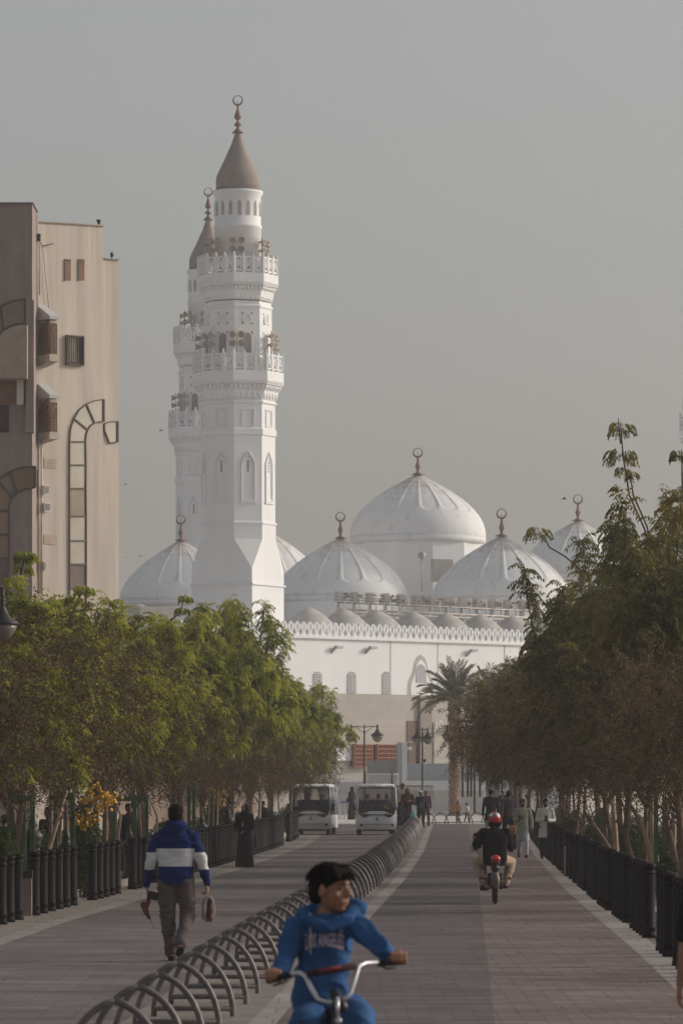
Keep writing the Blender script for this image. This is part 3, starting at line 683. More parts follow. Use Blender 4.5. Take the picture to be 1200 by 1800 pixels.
# ---- terrace, low walls, fence, barriers in front of the mosque
def block(name, px0, px1, py0, D, depth, mat, label, cat, zb=0.0, group=None, bevel=0.0):
    x0, x1 = (px0-HX)*D/F, (px1-HX)*D/F; zt = EYE-(py0-HY)*D/F
    q = MB(); q.span(-(x1-x0)/2, (x1-x0)/2, 0, depth, 0, zt-zb)
    o = q.build(name, mat); o.location = ((x0+x1)/2, D, zb)
    if bevel: 
        b = o.modifiers.new('bevel', 'BEVEL'); b.width = bevel; b.segments = 2
    return tag(o, label, cat, group)
block('terrace_wall', 560, 1000, 1374, 286, 6.0, pale_grey, 'long pale grey retaining wall in front of the mosque base', 'wall')
block('parapet_wall', 706, 1000, 1342, 292.2, .4, M('blue_grey_render', (.40,.42,.44), .8, .06), 'long blue grey parapet wall in front of the doorway', 'wall', 1.9)
block('parapet_wall', 705, 860, 1372, 284.9, .5, white, 'low white parapet lip below the blue grey wall', 'wall', 0)
block('ledge_wall', 712, 850, 1390, 282.6, .8, M('cream_render', (.53,.50,.45), .8, .08), 'lowest cream ledge of the stepped terrace behind the pale barriers', 'wall', 0)
block('screen_wall', 645, 704, 1337, 283.5, .3, M('mid_grey_render', (.31,.31,.31), .8, .08), 'square grey screen wall behind the railing', 'wall', 0)
block('pillar', 697, 706, 1305, 283.2, .5, M('blue_grey_render'), 'tall narrow grey gate pillar beside the grey screen wall', 'pillar', 0)
block('pillar', 706.5, 715, 1305, 283.2, .5, white, 'tall narrow white gate pillar beside the grey screen wall', 'pillar', 0)
sc_ = empty('entrance_gate_lamp', P(716,1316,283), 0, 'white barrel lamp sticking out of the gate pillar', 'lamp')
mb = MB(); mb.tube([(-.1,.1,0),(.28,.1,0)], .12, 10); mb.build('lamp_body', white, sc_)
mb = MB(); mb.tube([(.28,.1,0),(.34,.1,0)], .09, 10); mb.build('lamp_glass', glassg, sc_)
block('low_wall', 560, 704, 1376, 282.2, .4, M('pinkish_render', (.40,.36,.34), .85, .12), 'low pinkish grey wall under the white railing', 'wall', 0)
fn = empty('railing', P(640,1400,280), 0, 'white vertical bar railing behind the two white carts', 'railing')
o0 = Vector(fn.location)
def fence_panel(px0, px1, pt, pb, D, n, m, parent, r=.022):
    mb = MB()
    for i in range(n+1): x = px0+(px1-px0)*i/n; mb.tube([P(x,pb,D)-o0, P(x,pt,D)-o0], r, 5)
    for y in (pt+2, pb-3): mb.tube([P(px0,y,D)-o0, P(px1,y,D)-o0], r*1.2, 5)
    mb.build('bar_panel', m, parent)
fence_panel(575, 640, 1359, 1402, 280, 22, white, fn); fence_panel(644, 700, 1359, 1402, 280, 19, white, fn)
mb = MB(); mb.tube([P(689,1405,280)-o0, P(689,1355,280)-o0], .07, 8); mb.tube([P(642,1405,280)-o0, P(642,1355,280)-o0], .05, 8); mb.build('post', M('brown_post', (.12,.08,.07)), fn)
fn = empty('railing', P(730,1400,278), 0, 'dark ornate railing left of the palm behind the walkers', 'railing'); o0 = Vector(fn.location)
fence_panel(690, 760, 1380, 1405, 278, 20, M('brown_post'), fn, .025)
bar_m = M('barrier_concrete', (.50,.51,.51), .85, .1, 2, .1, 12)
for i, (a0, a1) in enumerate(((700,732),(733,760),(766,789),(790,804),(806,831),(838,862),(863,886),(887,910),(912,940))):
    D = 270; x0, x1 = (a0-HX)*D/F, (a1-HX)*D/F; w2 = (x1-x0)/2
    mb = MB(); q = empty('concrete_barrier', ((x0+x1)/2, D, 0), 0, ['pale barrier block behind the brown robed woman','pale barrier block behind the white capped man','pale barrier block left of the palm trunk','pale barrier block half behind the palm trunk','pale barrier block behind the two children','pale barrier block right of the children, before the black poles','pale barrier block behind the man in the grey cap','pale barrier block behind the man in dark purple','pale barrier block at the right end under the trees'][i], 'barrier', 'concrete barriers across the avenue end')
    prof = [(-.38,0),(-.38,.12),(-.26,.35),(-.22,1.16),(.22,1.16),(.26,.35),(.38,.12),(.38,0)]
    vs = [(-w2,y,z) for y, z in prof]+[(w2,y,z) for y, z in prof]; n = len(prof)
    mb.add(vs, [tuple(range(n)), tuple(range(2*n-1,n-1,-1))]+[(j,(j+1)%n,(j+1)%n+n,j+n) for j in range(n)])
    mb.build('block', bar_m, q, recalc=True)
    mb = MB(); mb.tube([(-w2*.3,0,1.14),(-w2*.3,0,1.2),(w2*.3,0,1.2),(w2*.3,0,1.14)], .02, 6); mb.build('lifting_loop', M('lamp_grey'), q)
D = 288
for i, (a0, a1) in enumerate(((586,607),(611,628))):
    x0, x1 = (a0-HX)*276/F, (a1-HX)*276/F
    mb = MB(); mb.span(-(x1-x0)/2,(x1-x0)/2,0,.4,0,1.35); q = mb.build('concrete_barrier', bar_m); q.location = ((x0+x1)/2, 276, 0)
    tag(q, ['pale block right of the left cart','pale block left of the right cart'][i], 'barrier')
x = (606-HX)*274/F
mb = MB(); mb.span(-1.1,.85,0,.2,1.36,1.46); q = mb.build('barrier_beam', bar_m); q.location = (x, 276.1, 0); tag(q, 'pale beam lying across two blocks between the carts', 'beam')
# black poles and pergola by the palm
blk = M('black_iron', (.022,.019,.019), .5, .25, 8, .05, 30, spec=.4)
pg = empty('pergola', P(828,1440,277), 0, 'black steel pergola with five slim posts right of the palm', 'pergola'); o0 = Vector(pg.location)
for i, x in enumerate((812.5, 821.5, 827.5, 833.5, 843)):
    mb = MB(); D = 277+ (i % 2)*1.5; mb.tube([P(x,1432,D)-o0, P(x,1275 if i else 1285,D)-o0], .075, 8); mb.build('post', blk, pg)
mb = MB(); mb.box(P(830,1268,278)-o0, (1.6,2.6,.16)); mb.box(P(845,1272,278)-o0, (1.1,.4,.25)); mb.build('top_beam', blk, pg)
# ------------------------------------------------------------------ apartment building on the left
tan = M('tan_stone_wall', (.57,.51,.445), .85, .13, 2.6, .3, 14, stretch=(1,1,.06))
tan_d = M('shaded_stone_wall', (.27,.22,.20), .85, .14, 2.4, .15, 14, stretch=(1,1,.3))  # same stone as the tan wall, the front block's shade put into its colour
frame_m = M('bronze_window_frame', (.10,.075,.06), .5, .15, 6)
glass_b = M('bronze_glass', (.40,.375,.325), .18, .15, .5, metal=.6)
glass_d = M('dim_glass', (.20,.165,.135), .2, .45, .5, metal=.35)
lat = M('mashrabiya_wood', (.24,.15,.085), .6, .25, 9)
aptD = 160
apt = empty('apartment_building', (P(62,1375,aptD).x, aptD, 0), 0, 'tan stone apartment block with arched ribbon windows and wooden lattice bays', 'building')
A0 = Vector(apt.location)
class Facade:
    def __init__(s, A, ang):
        s.A = Vector(A); a = R(ang); s.W = Vector((math.cos(a), math.sin(a), 0)); s.N = Vector((math.sin(a), -math.cos(a), 0))
    def f(s, u, d, z): return s.A+s.W*u+s.N*d+Vector((0,0,z))-A0
    def u(s, px, d=0.0):
        k = (px-HX)/F; A = s.A+s.N*d; return (k*A.y-A.x)/(s.W.x-k*s.W.y)
    def z(s, px, py, d=0.0):
        A = s.A+s.N*d; return EYE-(py-HY)*(A+s.W*s.u(px,d)).y/F
    def uz(s, px, py, d=0.0): return (s.u(px,d), s.z(px,py,d))
    def rect(s, mb, x0, x1, y0, y1, d0, d1, mi=0):
        xm = (x0+x1)/2; u0, u1 = s.u(x0,d1), s.u(x1,d1); z0, z1 = s.z(xm,y1,d1), s.z(xm,y0,d1)
        mb.prism([(u0,z0),(u1,z0),(u1,z1),(u0,z1)], d0, d1, s.f, mi)
def piece(name, mat, fn, parent=apt):
    mb = MB(); fn(mb); return mb.build(name, mat, parent, recalc=True)
FB = Facade((P(62,1375,aptD).x, aptD, 0), 40)
def wB(mb):
    a = FB.u(62); b = FB.u(181); c = FB.u(209)
    mb.prism([(a,0),(b,0),(b,FB.z(181,398)),(a,FB.z(65,391))], -14, 0, FB.f)
def wC(mb):
    b = FB.u(181)+.01; c = FB.u(209,-.05)
    mb.prism([(b,0),(c,0),(c,FB.z(208,457)),(b,FB.z(181,455))], -13.9, -.05, FB.f)
piece('wall', tan, wB); piece('wall', tan, wC)
def cop(mb):
    mb.prism([(FB.u(62),FB.z(65,391)),(FB.u(182),FB.z(181,398)),(FB.u(182),FB.z(181,395.5)),(FB.u(62),FB.z(65,388.5))], -.5, .06, FB.f)
    mb.prism([(FB.u(181)+.1,FB.z(181,455)),(FB.u(210),FB.z(208,457)),(FB.u(210),FB.z(208,455)),(FB.u(181)+.1,FB.z(181,453))], -.5, .02, FB.f)
piece('coping', M('coping_stone', (.36,.31,.27)), cop)
for (x0,x1) in ((116,125),(140,149)):
    w_ = piece('slot_window', M('slot_recess', (.23,.13,.09), .8, .2), lambda mb: FB.rect(mb, x0, x1, 457, 493, -.1, .012))
    piece('frame', M('slot_frame', (.28,.19,.14)), lambda mb: (FB.rect(mb, x0-.8, x0, 456, 494, -.1, .05), FB.rect(mb, x0-.8, x1+.4, 455.5, 457, -.1, .05)), w_)
# recessed niches drawn as real reveals
w_ = piece('barred_window', glass_d, lambda mb: FB.rect(mb, 119.5, 149, 591, 641, -.1, .01))
piece('frame', frame_m, lambda mb: (FB.rect(mb,119.5,149,589.5,592,-.1,.14), FB.rect(mb,147.5,149,590,642,-.1,.14), FB.rect(mb,119,120.2,590,642,-.1,.14), FB.rect(mb,119,149,640.5,642,-.1,.14)), w_)
piece('curtain', M('cream_curtain', (.62,.58,.50)), lambda mb: FB.rect(mb, 121, 134, 593, 636, .0, .03), w_)
def bars(mb):
    for i in range(1,8): FB.rect(mb, 119.5+i*3.7-.2, 119.5+i*3.7+.2, 591, 641, .09, .12)
    for i in range(1,9): FB.rect(mb, 119.5, 149, 591+i*5.6-.2, 591+i*5.6+.2, .09, .11)
piece('bars', blk, bars, w_)
def ribbon_window(FC, outer, inner, stops, glass, d=.0, fw=.04):
    """outer/inner: matching pixel polylines; stops: indices where a mullion crosses"""
    o = [FC.uz(*p) for p in outer]; n = [FC.uz(*p) for p in inner]
    root_ = None
    for a, b in zip(stops, stops[1:]):
        mb = MB(); mb.prism(o[a:b+1]+n[a:b+1][::-1], d-.1, d+.012, FC.f)
        q = mb.build('ribbon_pane', glass if not isinstance(glass, list) else glass[stops.index(a) % len(glass)], apt, recalc=True)
    mb = MB()
    def seg(p, q, w_):
        dx, dz = q[0]-p[0], q[1]-p[1]; L_ = math.hypot(dx,dz) or 1; nx, nz = -dz/L_*w_/2, dx/L_*w_/2
        mb.prism([(p[0]-nx,p[1]-nz),(q[0]-nx,q[1]-nz),(q[0]+nx,q[1]+nz),(p[0]+nx,p[1]+nz)], d-.05, d+.06, FC.f)
    for line in (o, n):
        for p, q in zip(line, line[1:]): seg(p, q, fw)
    for s_ in stops: seg(o[s_], n[s_], fw*1.6)
    mb.build('ribbon_frame', frame_m, apt, recalc=True)
gl = [glass_b, glass_b, M('olive_glass', (.27,.235,.18), .2, .15, .8, metal=.55), glass_b, glass_b, glass_b, glass_b, glass_b, M('dusky_glass', (.17,.135,.12), .15, .2, .8, spec=.5)]
outer = [(122,1075),(122,1035),(122,992),(122,951),(122,908),(122,859),(122,818),(122,777),(123.5,755),(129.5,736),(139,720.5),(151.6,710.5),(166,704.5),(182,702)]
inner = [(151,1075),(151,1035),(151,992),(151,951),(151,908),(150.5,859),(150.5,818),(150,777),(150.8,765),(153.5,756),(158.5,748.5),(165.6,743.5),(173,741.5),(182,741)]
ribbon_window(FB, outer, inner, [0,1,2,3,4,5,6,7,9,11,13], [gl[0],gl[8],gl[0],gl[1],gl[2],gl[3],gl[4],gl[5],gl[6],gl[7]])
outer = [(184,745),(190,742.5),(198,741.2),(207.5,741)]; inner = [(184,756),(188.5,767),(193,778.5),(207.5,777)]
ribbon_window(FB, outer, inner, [0,3], gl[0], d=-.04)
# lattice bays
for (yt, yb, y0, yend) in ((566,626,535,668),(704,762,672,800)):
    ua, ub = FB.u(89,.75), FB.u(99.5,.75); zt, zb = FB.z(90,yt), FB.z(90,yb)
    bay = piece('lattice_bay', M('pale_bay_panel', (.44,.43,.42), .8, .1), lambda mb: mb.prism([(ua,zb),(ub,zb),(ub,zt),(ua,zt)], -.1, .75, FB.f))
    # wooden screens on front and on the side that faces the street
    def screens(mb):
        n = 4
        for i in range(n+1): u_ = ua+(ub-ua)*i/n; mb.prism([(u_-.012,zb-.25),(u_+.012,zb-.25),(u_+.012,zt-.15),(u_-.012,zt-.15)], .76, .80, FB.f)
        for i in range(11): z_ = zb-.25+(zt-zb+.1)*i/10; mb.prism([(ua,z_-.016),(ub,z_-.016),(ub,z_+.016),(ua,z_+.016)], .76, .79, FB.f)
        for i in range(6): d_ = .1+.62*i/5; hgt = zb+(zt-zb)*(.72+.28*math.sin(PI*min(1,(d_-.1)/.62)*.5)); mb.prism([(ua-.06,zb),(ua-.02,zb),(ua-.02,hgt),(ua-.06,hgt)], d_-.016, d_+.016, FB.f)
        for i in range(9): z_ = zb+(zt-zb)*i/9; mb.prism([(ua-.05,z_-.016),(ua-.02,z_-.016),(ua-.02,z_+.016),(ua-.05,z_+.016)], .1, .72, FB.f)
    piece('lattice', lat, screens, bay)
    def arches(mb):
        for rr in (.36, .55):
            for j in range(8):
                a0, a1 = PI/2*j/8, PI/2*(j+1)/8
                for (dd0,zz0,dd1,zz1) in ((.74-rr*math.cos(a0)*1.1, zb+(zt-zb)*.42+rr*1.2*math.sin(a0), .74-rr*math.cos(a1)*1.1, zb+(zt-zb)*.42+rr*1.2*math.sin(a1)),):
                    mb.tube([FB.f(ua-.06,dd0,zz0), FB.f(ua-.06,dd1,zz1)], .03, 5)
        mb.tube([FB.f(ua-.05,.74,zb), FB.f(ua-.05,.74,zt)], .035, 5); mb.tube([FB.f(ua-.05,.1,zb), FB.f(ua-.05,.74,zb)], .035, 5)
        for j in range(8):
            a0, a1 = PI/2+PI/2*j/8, PI/2+PI/2*(j+1)/8; uc, rr = ub-.02, (ub-ua)*.9
            mb.tube([FB.f(uc+rr*math.cos(a0),.8,zt-.55+rr*math.sin(a0)), FB.f(uc+rr*math.cos(a1),.8,zt-.55+rr*math.sin(a1))], .025, 5)
    piece('lattice_arch', lat, arches, bay)
    def hood(mb):
        z0_, z1_ = zt, FB.z(90,y0)
        vs = [FB.f(u_,d_,z_) for u_ in (ua-.10, ub+.05) for d_, z_ in ((-.1,z0_),(.85,z0_),(.85,z0_+.12),(-.1,z1_))]
        mb.add(vs, [(0,1,2,3),(7,6,5,4),(0,4,5,1),(1,5,6,2),(2,6,7,3),(3,7,4,0)])
    piece('hood', pale_grey, hood, bay)
    def cone(mb):
        z0_, z1_ = zb-.28, FB.z(90,yend-20)
        mb.prism([(ua-.1,zb-.28),(ub+.06,zb-.28),(ub+.06,zb-.02),(ua-.1,zb-.02)], -.1, .84, FB.f)
        vs = [FB.f(u_,d_,z_) for u_ in (ua-.08, ub+.04) for d_, z_ in ((-.1,z0_+.004),(.82,z0_+.004),(.30,z0_*.35+z1_*.65),(-.1,z1_))]
        mb.add(vs, [(0,1,2,3),(7,6,5,4),(0,4,5,1),(1,5,6,2),(2,6,7,3),(3,7,4,0)])
    piece('corbel', M('bay_corbel', (.47,.42,.36), .8, .1), cone, bay)
# service strip: pipes, air conditioners, patches
pipes = M('cream_pipe', (.50,.44,.38), .6, .1)
for x_, y0, y1, r_ in ((69,775,1045,.055),(73.5,778,1045,.05),(66,380,560,.03),(70,420,520,.03)):
    mb = MB(); mb.tube([FB.f(*(FB.u(x_,.2),.2,FB.z(x_,y0))), FB.f(FB.u(x_,.2),.2,FB.z(x_,y1))], r_, 8); mb.build('pipe', pipes, apt)
piece('duct', M('brown_duct', (.20,.15,.13)), lambda mb: (FB.rect(mb,70,74,826,866,.0,.16)))
for (x0,x1,y0,y1) in ((78,88,853,868),(79,90,884,900),(79,83,988,1003)):
    ac = piece('air_conditioner', M('white_casing', (.62,.60,.57), .6, .05), lambda mb: FB.rect(mb, x0, x1, y0, y1, -.1, .35))
    def grl(mb):
        for i in range(4): FB.rect(mb, x0+1.5, x1-1, y0+2+i*3, y0+4+i*3, .3, .36)
    piece('grille', M('ac_grille', (.2,.18,.17)), grl, ac)
for (y0,y1) in ((806,823),(940,957)):
    piece('blind_panel', M('patched_stone', (.47,.38,.30), .9, .15), lambda mb: FB.rect(mb, 78, 100, y0, y1, -.1, .02))
piece('wire', M('wire_dark', (.1,.08,.07)), lambda mb: (mb.tube([FB.f(FB.u(68,.1),.1,FB.z(68,422)), FB.f(FB.u(75,.1),.1,FB.z(75,433)), FB.f(FB.u(95,.1),.1,FB.z(95,429))], .02, 5), mb.tube([FB.f(FB.u(75,.06),.06,FB.z(75,433)), FB.f(FB.u(88,.06),.06,FB.z(88,560))], .01, 4)))
mb = MB(); c = FB.f(FB.u(67,.2),.2,FB.z(67,419)); mb.box(c,(.2,.3,.25)); mb.build('camera_box', blk, apt)
# dark front block
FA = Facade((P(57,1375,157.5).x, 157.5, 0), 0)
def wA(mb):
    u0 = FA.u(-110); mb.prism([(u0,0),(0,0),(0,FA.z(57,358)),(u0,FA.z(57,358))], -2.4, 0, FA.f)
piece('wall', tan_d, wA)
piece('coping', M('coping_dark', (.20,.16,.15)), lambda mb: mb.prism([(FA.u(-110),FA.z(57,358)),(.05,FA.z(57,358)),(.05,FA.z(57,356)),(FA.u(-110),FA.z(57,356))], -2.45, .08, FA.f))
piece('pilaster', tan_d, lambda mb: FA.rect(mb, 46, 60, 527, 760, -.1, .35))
piece('balcony', M('lit_balcony_stone', (.36,.29,.25), .85, .1), lambda mb: mb.prism([(FA.u(-60,.9),FA.z(20,665,.9)),(FA.u(48,.9),FA.z(20,665,.9))]+[FA.uz(x,y,.9) for x,y in ((48,571),(36,571),(22,574),(6,583),(-6,599),(-16,620),(-26,650),(-60,655))], -.1, .9, FA.f))  # lit look of the balcony put into a lighter stone colour
piece('recess', M('russet_recess', (.22,.12,.09), .9, .15), lambda mb: FA.rect(mb, -60, 30, 666, 711, -.1, .02))
piece('lit_reveal', tan, lambda mb: FA.rect(mb, 30, 42, 665, 711, -.1, .3))  # sunlit sliver painted as a slab of the lighter tan stone
piece('dark_opening', M('dark_opening', (.05,.035,.035)), lambda mb: FA.rect(mb, -60, 16, 712, 760, -.1, .03))
outer = [(-50,700),(-40,640),(-30,590),(-15,556),(2,538),(24,529),(45,526)]; inner = [(-30,700),(-24,650),(-16,618),(-6,596),(6,580),(22,571),(46,568)]
ribbon_window(FA, outer, inner, [0,2,4,6], [glass_d], d=.02, fw=.06)
outer = [(-16,1035),(-16,982),(-16,940),(-16,898),(-14,868),(-4,845),(18,829),(40,822),(62,820)]
inner = [(16,1035),(16,982),(16,940),(16,898),(17,885),(22,874),(30,866),(42,860),(62,857)]
ribbon_window(FA, outer, inner, [0,1,2,3,5,6,8], [glass_d, M('amber_glass', (.24,.16,.10), .2, .2, 1, spec=.5), M('amber_glass'), M('amber_glass'), glass_d, M('amber_glass')], d=.02, fw=.06)
mb = MB(); q = empty('roof_lamp', P(174,398,166), 0, 'small dark lamp on the higher step of the apartment roof', 'lamp')
mb.tube([(0,0,-.05),(0,0,.12)], .03, 6); mb.build('post', blk, q); mb = MB(); mb.lathe([(.03,.08),(.07,.15),(.1,.26),(.02,.27)], 8); mb.build('head', blk, q)
q = empty('roof_lamp', P(197,456,170), 0, 'small dark lamp on the lower step of the apartment roof', 'lamp')
mb = MB(); mb.tube([(0,0,-.05),(0,0,.12)], .03, 6); mb.build('post', blk, q); mb = MB(); mb.lathe([(.03,.08),(.07,.15),(.07,.22),(.02,.30)], 8); mb.build('head', blk, q)
# ------------------------------------------------------------------ bollards
bol_m = M('black_bollard_paint', (.008,.0055,.006), .6, .25, 6, .05, 30, spec=.10)
def make_bollard(label, group):
    root = empty('bollard', (0,0,0), 0, label, 'bollard', group)
    mb = MB(); mb.lathe([(.098,0),(.098,.05),(.090,.06),(.090,.12),(.096,.125),(.096,.15),(.086,.16),(.083,.86)], 16); mb.build('post', bol_m, root)
    mb = MB(); mb.lathe([(.083,.86),(.093,.865),(.093,.885),(.083,.89),(.083,.93),(.096,.94),(.098,.985),(.085,1.0),(.0,1.003)], 16); mb.build('cap', bol_m, root)
    return root
bl = None; bra = None
d = 57.2; seq = []
# gaps read off the photo on the left row
gapsL = [(65.4,66.6),(72.8,74.6),(80.6,82.4),(86.2,88.5)]
while d < 161:
    if not any(a < d < b for a, b in gapsL) and not (142 < d < 150): seq.append(d)
    d += 1.08
for i, d in enumerate(seq):
    x = lerp(LB, d)
    if bl is None: bl = make_bollard('black cast bollard in the row along the left side of the avenue', 'bollards of the left row'); bl.location = (x, d, .012)
    else: place_copy(bl, (x, d, .012))
seq = []; d = 45.3
d = 45.0; kk = 0
while d < 196:
    if not (53.6 < d < 56.6) and not (90.4 < d < 92): seq.append(d)
    kk += 1
    d += (2.5 if kk % 5 == 0 else .93) if d < 112 else 1.3
for i, d in enumerate(seq):
    x = lerp(RB, d)
    if bra is None: bra = place_copy(bl, (x, d, .004), label='black cast bollard in the row along the right side of the avenue', group='bollards of the right row')
    else: place_copy(bra, (x, d, .004))
# pale stub post among the right bollards, and two on the left
for (x_, y_, lb, top) in ((997,1540,'short tan stone post with black cap among the right bollards',1478),(47,1611,'short tan post behind the first left bollards',1530),):
    D = gd(y_); q = empty('stone_post', (P(x_,0,D).x, D, 0), 0, lb, 'post'); h = EYE-(top-HY)*D/F
    mb = MB(); mb.span(-.085,.085,-.085,.085,0,h-.12); mb.build('shaft', M('tan_post', (.24,.19,.16)), q)
    mb = MB(); mb.span(-.10,.10,-.10,.10,h-.12,h); mb.build('cap', blk, q)
# ------------------------------------------------------------------ bicycle rack of pointed hoops
steel = M('grey_painted_steel', (.13,.115,.115), .48, .35, 9, .12, 25, metal=.15, spec=.35)
def make_hoop(label, group):
    root = empty('rack_hoop', (0,0,0), 0, label, 'bike rack', group)
    w2, h, r = .355, .585, .027
    pts = []
    n = 9
    for i in range(n+1):
        t = i/n; a = t*PI/2*.86
        pts.append((w2*math.cos(a)**.9 if a < PI/2 else 0, 0, (h-.02)*math.sin(a)/math.sin(PI/2*.86)))
    x_last = pts[-1][0]; pts = [((p[0]-x_last)*w2/(w2-x_last), 0, p[2]) for p in pts]
    L_ = [(-p[0], 0, p[2]) for p in pts]
    mb = MB(); mb.tube([(w2,0,-.0)]+pts[0:], r, 10); mb.build('right_arc', steel, root)
    mb = MB(); mb.tube([(-w2,0,-.0)]+L_[0:], r, 10); mb.build('left_arc', steel, root)
    mb = MB(); mb.tube([(-w2,0,.07),(w2,0,.07)], r*.85, 8); mb.build('ground_bar', steel, root)
    return root
hp = None; d = 29.8; k = 0
while d < 206:
    x = lerp(RR, d)-.39
    if hp is None: hp = make_hoop('grey pointed steel hoop in the long bicycle rack dividing the avenue', 'rack hoops dividing the avenue'); hp.location = (x, d, .008); hp.rotation_euler = (0,0,R(0))
    else: 
        q = place_copy(hp, (x, d, .008), rz=R((k*37 % 7)-3)*.6)
    d += 2.08 if d < 100 else 1.75; k += 1
for i in range(7):
    D = 213+i*1.2; px_ = 752+i*21.5
    q = place_copy(hp, (P(px_,0,D).x, D, .004), rz=R(0), scale=(1.12,1,1.0), label='slim steel hoop in the row crossing the avenue end in front of the pale barriers', group='hoops crossing the avenue end')
# ------------------------------------------------------------------ street lamps
lampglass = M('lamp_frosted_glass', (.17,.16,.135), .3, .1)
def lamp_head(parent, x, z, s=1.0, y=0):
    mb = MB(); mb.lathe([(.04*s,.46*s),(.06*s,.40*s),(.04*s,.36*s),(.07*s,.30*s),(.10*s,.24*s),(.16*s,.14*s),(.33*s,.02*s),(.34*s,-.01*s),(.30*s,-.01*s)], 20); mb.ell((0,0,.48*s),(.05*s,.05*s,.07*s),8,6)
    q = mb.build('lamp_shade', blk, parent, loc=(x,y,z))
    mb = MB(); mb.lathe([(.29*s,-.015*s),(.27*s,-.12*s),(.19*s,-.24*s),(.08*s,-.32*s),(.0,-.34*s)], 20); mb.build('lamp_glass', lampglass, q)
def street_lamp(px_, D, top, arm_px, label, heads=(-1,1), s=1.0):
    q = empty('street_lamp', (P(px_,0,D).x, D, 0), 0, label, 'street lamp'); z = EYE-(top-HY)*D/F; a = arm_px*D/F
    mb = MB(); mb.lathe([(.16,0),(.16,.1),(.11,.18),(.10,.8),(.13,.84),(.10,.9),(.065,1.0),(.05,z-.4),(.08,z-.36),(.05,z-.3),(.03,z),(.06,z+.05),(.0,z+.15)], 12); mb.build('pole', blk, q)
    mb = MB()
    for h_ in heads:
        mb.tube([(0,0,z-.05),(h_*a*.4,0,z),(h_*a,0,z-.02)], .03, 6); mb.tube([(0,0,z-.4),(h_*a*.35,0,z-.22),(h_*a*.6,0,z-.02)], .02, 6)
        mb.tube([(h_*a,0,z-.02),(h_*a,0,z-.25)], .03, 6)
    mb.build('arm', blk, q)
    for h_ in heads: lamp_head(q, h_*a, z-.55, s)
    return q
street_lamp(640, 262, 1277, 23, 'black two armed street lamp behind the right cart', s=1.25)
street_lamp(742, 268, 1282, 9.5, 'black two headed street lamp left of the palm in front of the doorway', s=1.2)
street_lamp(803, 271, 1277, 17, 'black two armed street lamp hidden behind the palm trunk', s=1.2)
street_lamp(-30, 62, 1030, 35, 'big dark street lamp shade cut off at the left edge before the tan building', heads=(1,), s=.72)
# black ornate pedestals behind the left bollards
for i, (px_, D, top) in enumerate(((58,71,1432),(117,74,1455),(162,78,1443),(228,92,1455),(355,112,1430),(402,124,1420))):
    lbs = ['black turned pedestal behind the group of bollards under the leaning tan stem','black turned pedestal right of the first green stake','black ornate finial rising above the bollards below the yellow flowers','black turned pedestal left of the man in the striped hoodie','black turned pedestal just right of the man in the striped hoodie','black turned pedestal beside the woman in black']
    q = empty('lamp_pedestal', (P(px_,0,D).x, D, 0), 0, lbs[i], 'pedestal'); z = EYE-(top-HY)*D/F
    mb = MB(); mb.lathe([(.17,0),(.17,.12),(.13,.18),(.12,z-.55)], 16); mb.build('shaft', blk, q)
    mb = MB(); mb.lathe([(.12,z-.55),(.16,z-.52),(.13,z-.46),(.17,z-.40),(.17,z-.33),(.10,z-.27),(.06,z-.22),(.09,z-.18),(.05,z-.1),(.025,z-.02),(0,z)], 16); mb.build('finial', blk, q)
# satellite dish near the left lamp
q = empty('satellite_dish', P(27,1082,150), 0, 'dark round dish beside the left edge street lamp', 'dish')
mb = MB(); qm = Vector((.5,-1,.25)).to_track_quat('Z','Y').to_matrix(); mb.lathe([(0,-.12),(.2,-.08),(.34,.02),(.38,.08),(.34,.03),(.2,-.06),(0,-.1)], 20, mat=qm); mb.build('dish', blk, q)
mb = MB(); mb.tube([(0,0,0),(.15,-.3,.05)], .02, 5); mb.ell((.15,-.3,.05),(.05,.05,.05),8,6); mb.tube([(0,.1,0),(0,.4,-.4),(0,.4,-2.5)], .04, 6); mb.build('receiver', M('lamp_grey'), q)
# sign board far right, queue posts between carts
q = empty('notice_board', P(866,1425,262), 0, 'grey framed notice board behind the barriers near the right trees', 'sign')
mb = MB(); mb.span(-.42,.42,-.05,.05,.3,2.1); mb.build('board', M('slate_board', (.13,.14,.15), .5, .1), q); mb = MB(); mb.tube([(-.5,0,-1.7),(-.5,0,2.2),(.5,0,2.2),(.5,0,-1.7)], .05, 6); mb.build('frame', white, q)
q = empty('queue_barrier', (P(608,0,245).x, 245, 0), 0, 'white belt posts with blue tops between the two carts', 'queue barrier')
for i, x in enumerate((-.36,-.05,.28)):
    mb = MB(); mb.lathe([(.17,0),(.17,.03),(.035,.05),(.035,.95),(.05,.96),(.05,1.0),(0,1.01)], 12); mb.build('post', M('cream_post', (.6,.55,.5)), q, loc=(x,0,0))
mb = MB(); mb.span(-.38,.3,-.02,.02,.9,1.0); mb.span(-.12,.0,-.04,.04,.9,1.05); mb.build('belt', M('blue_belt', (.08,.16,.34)), q)
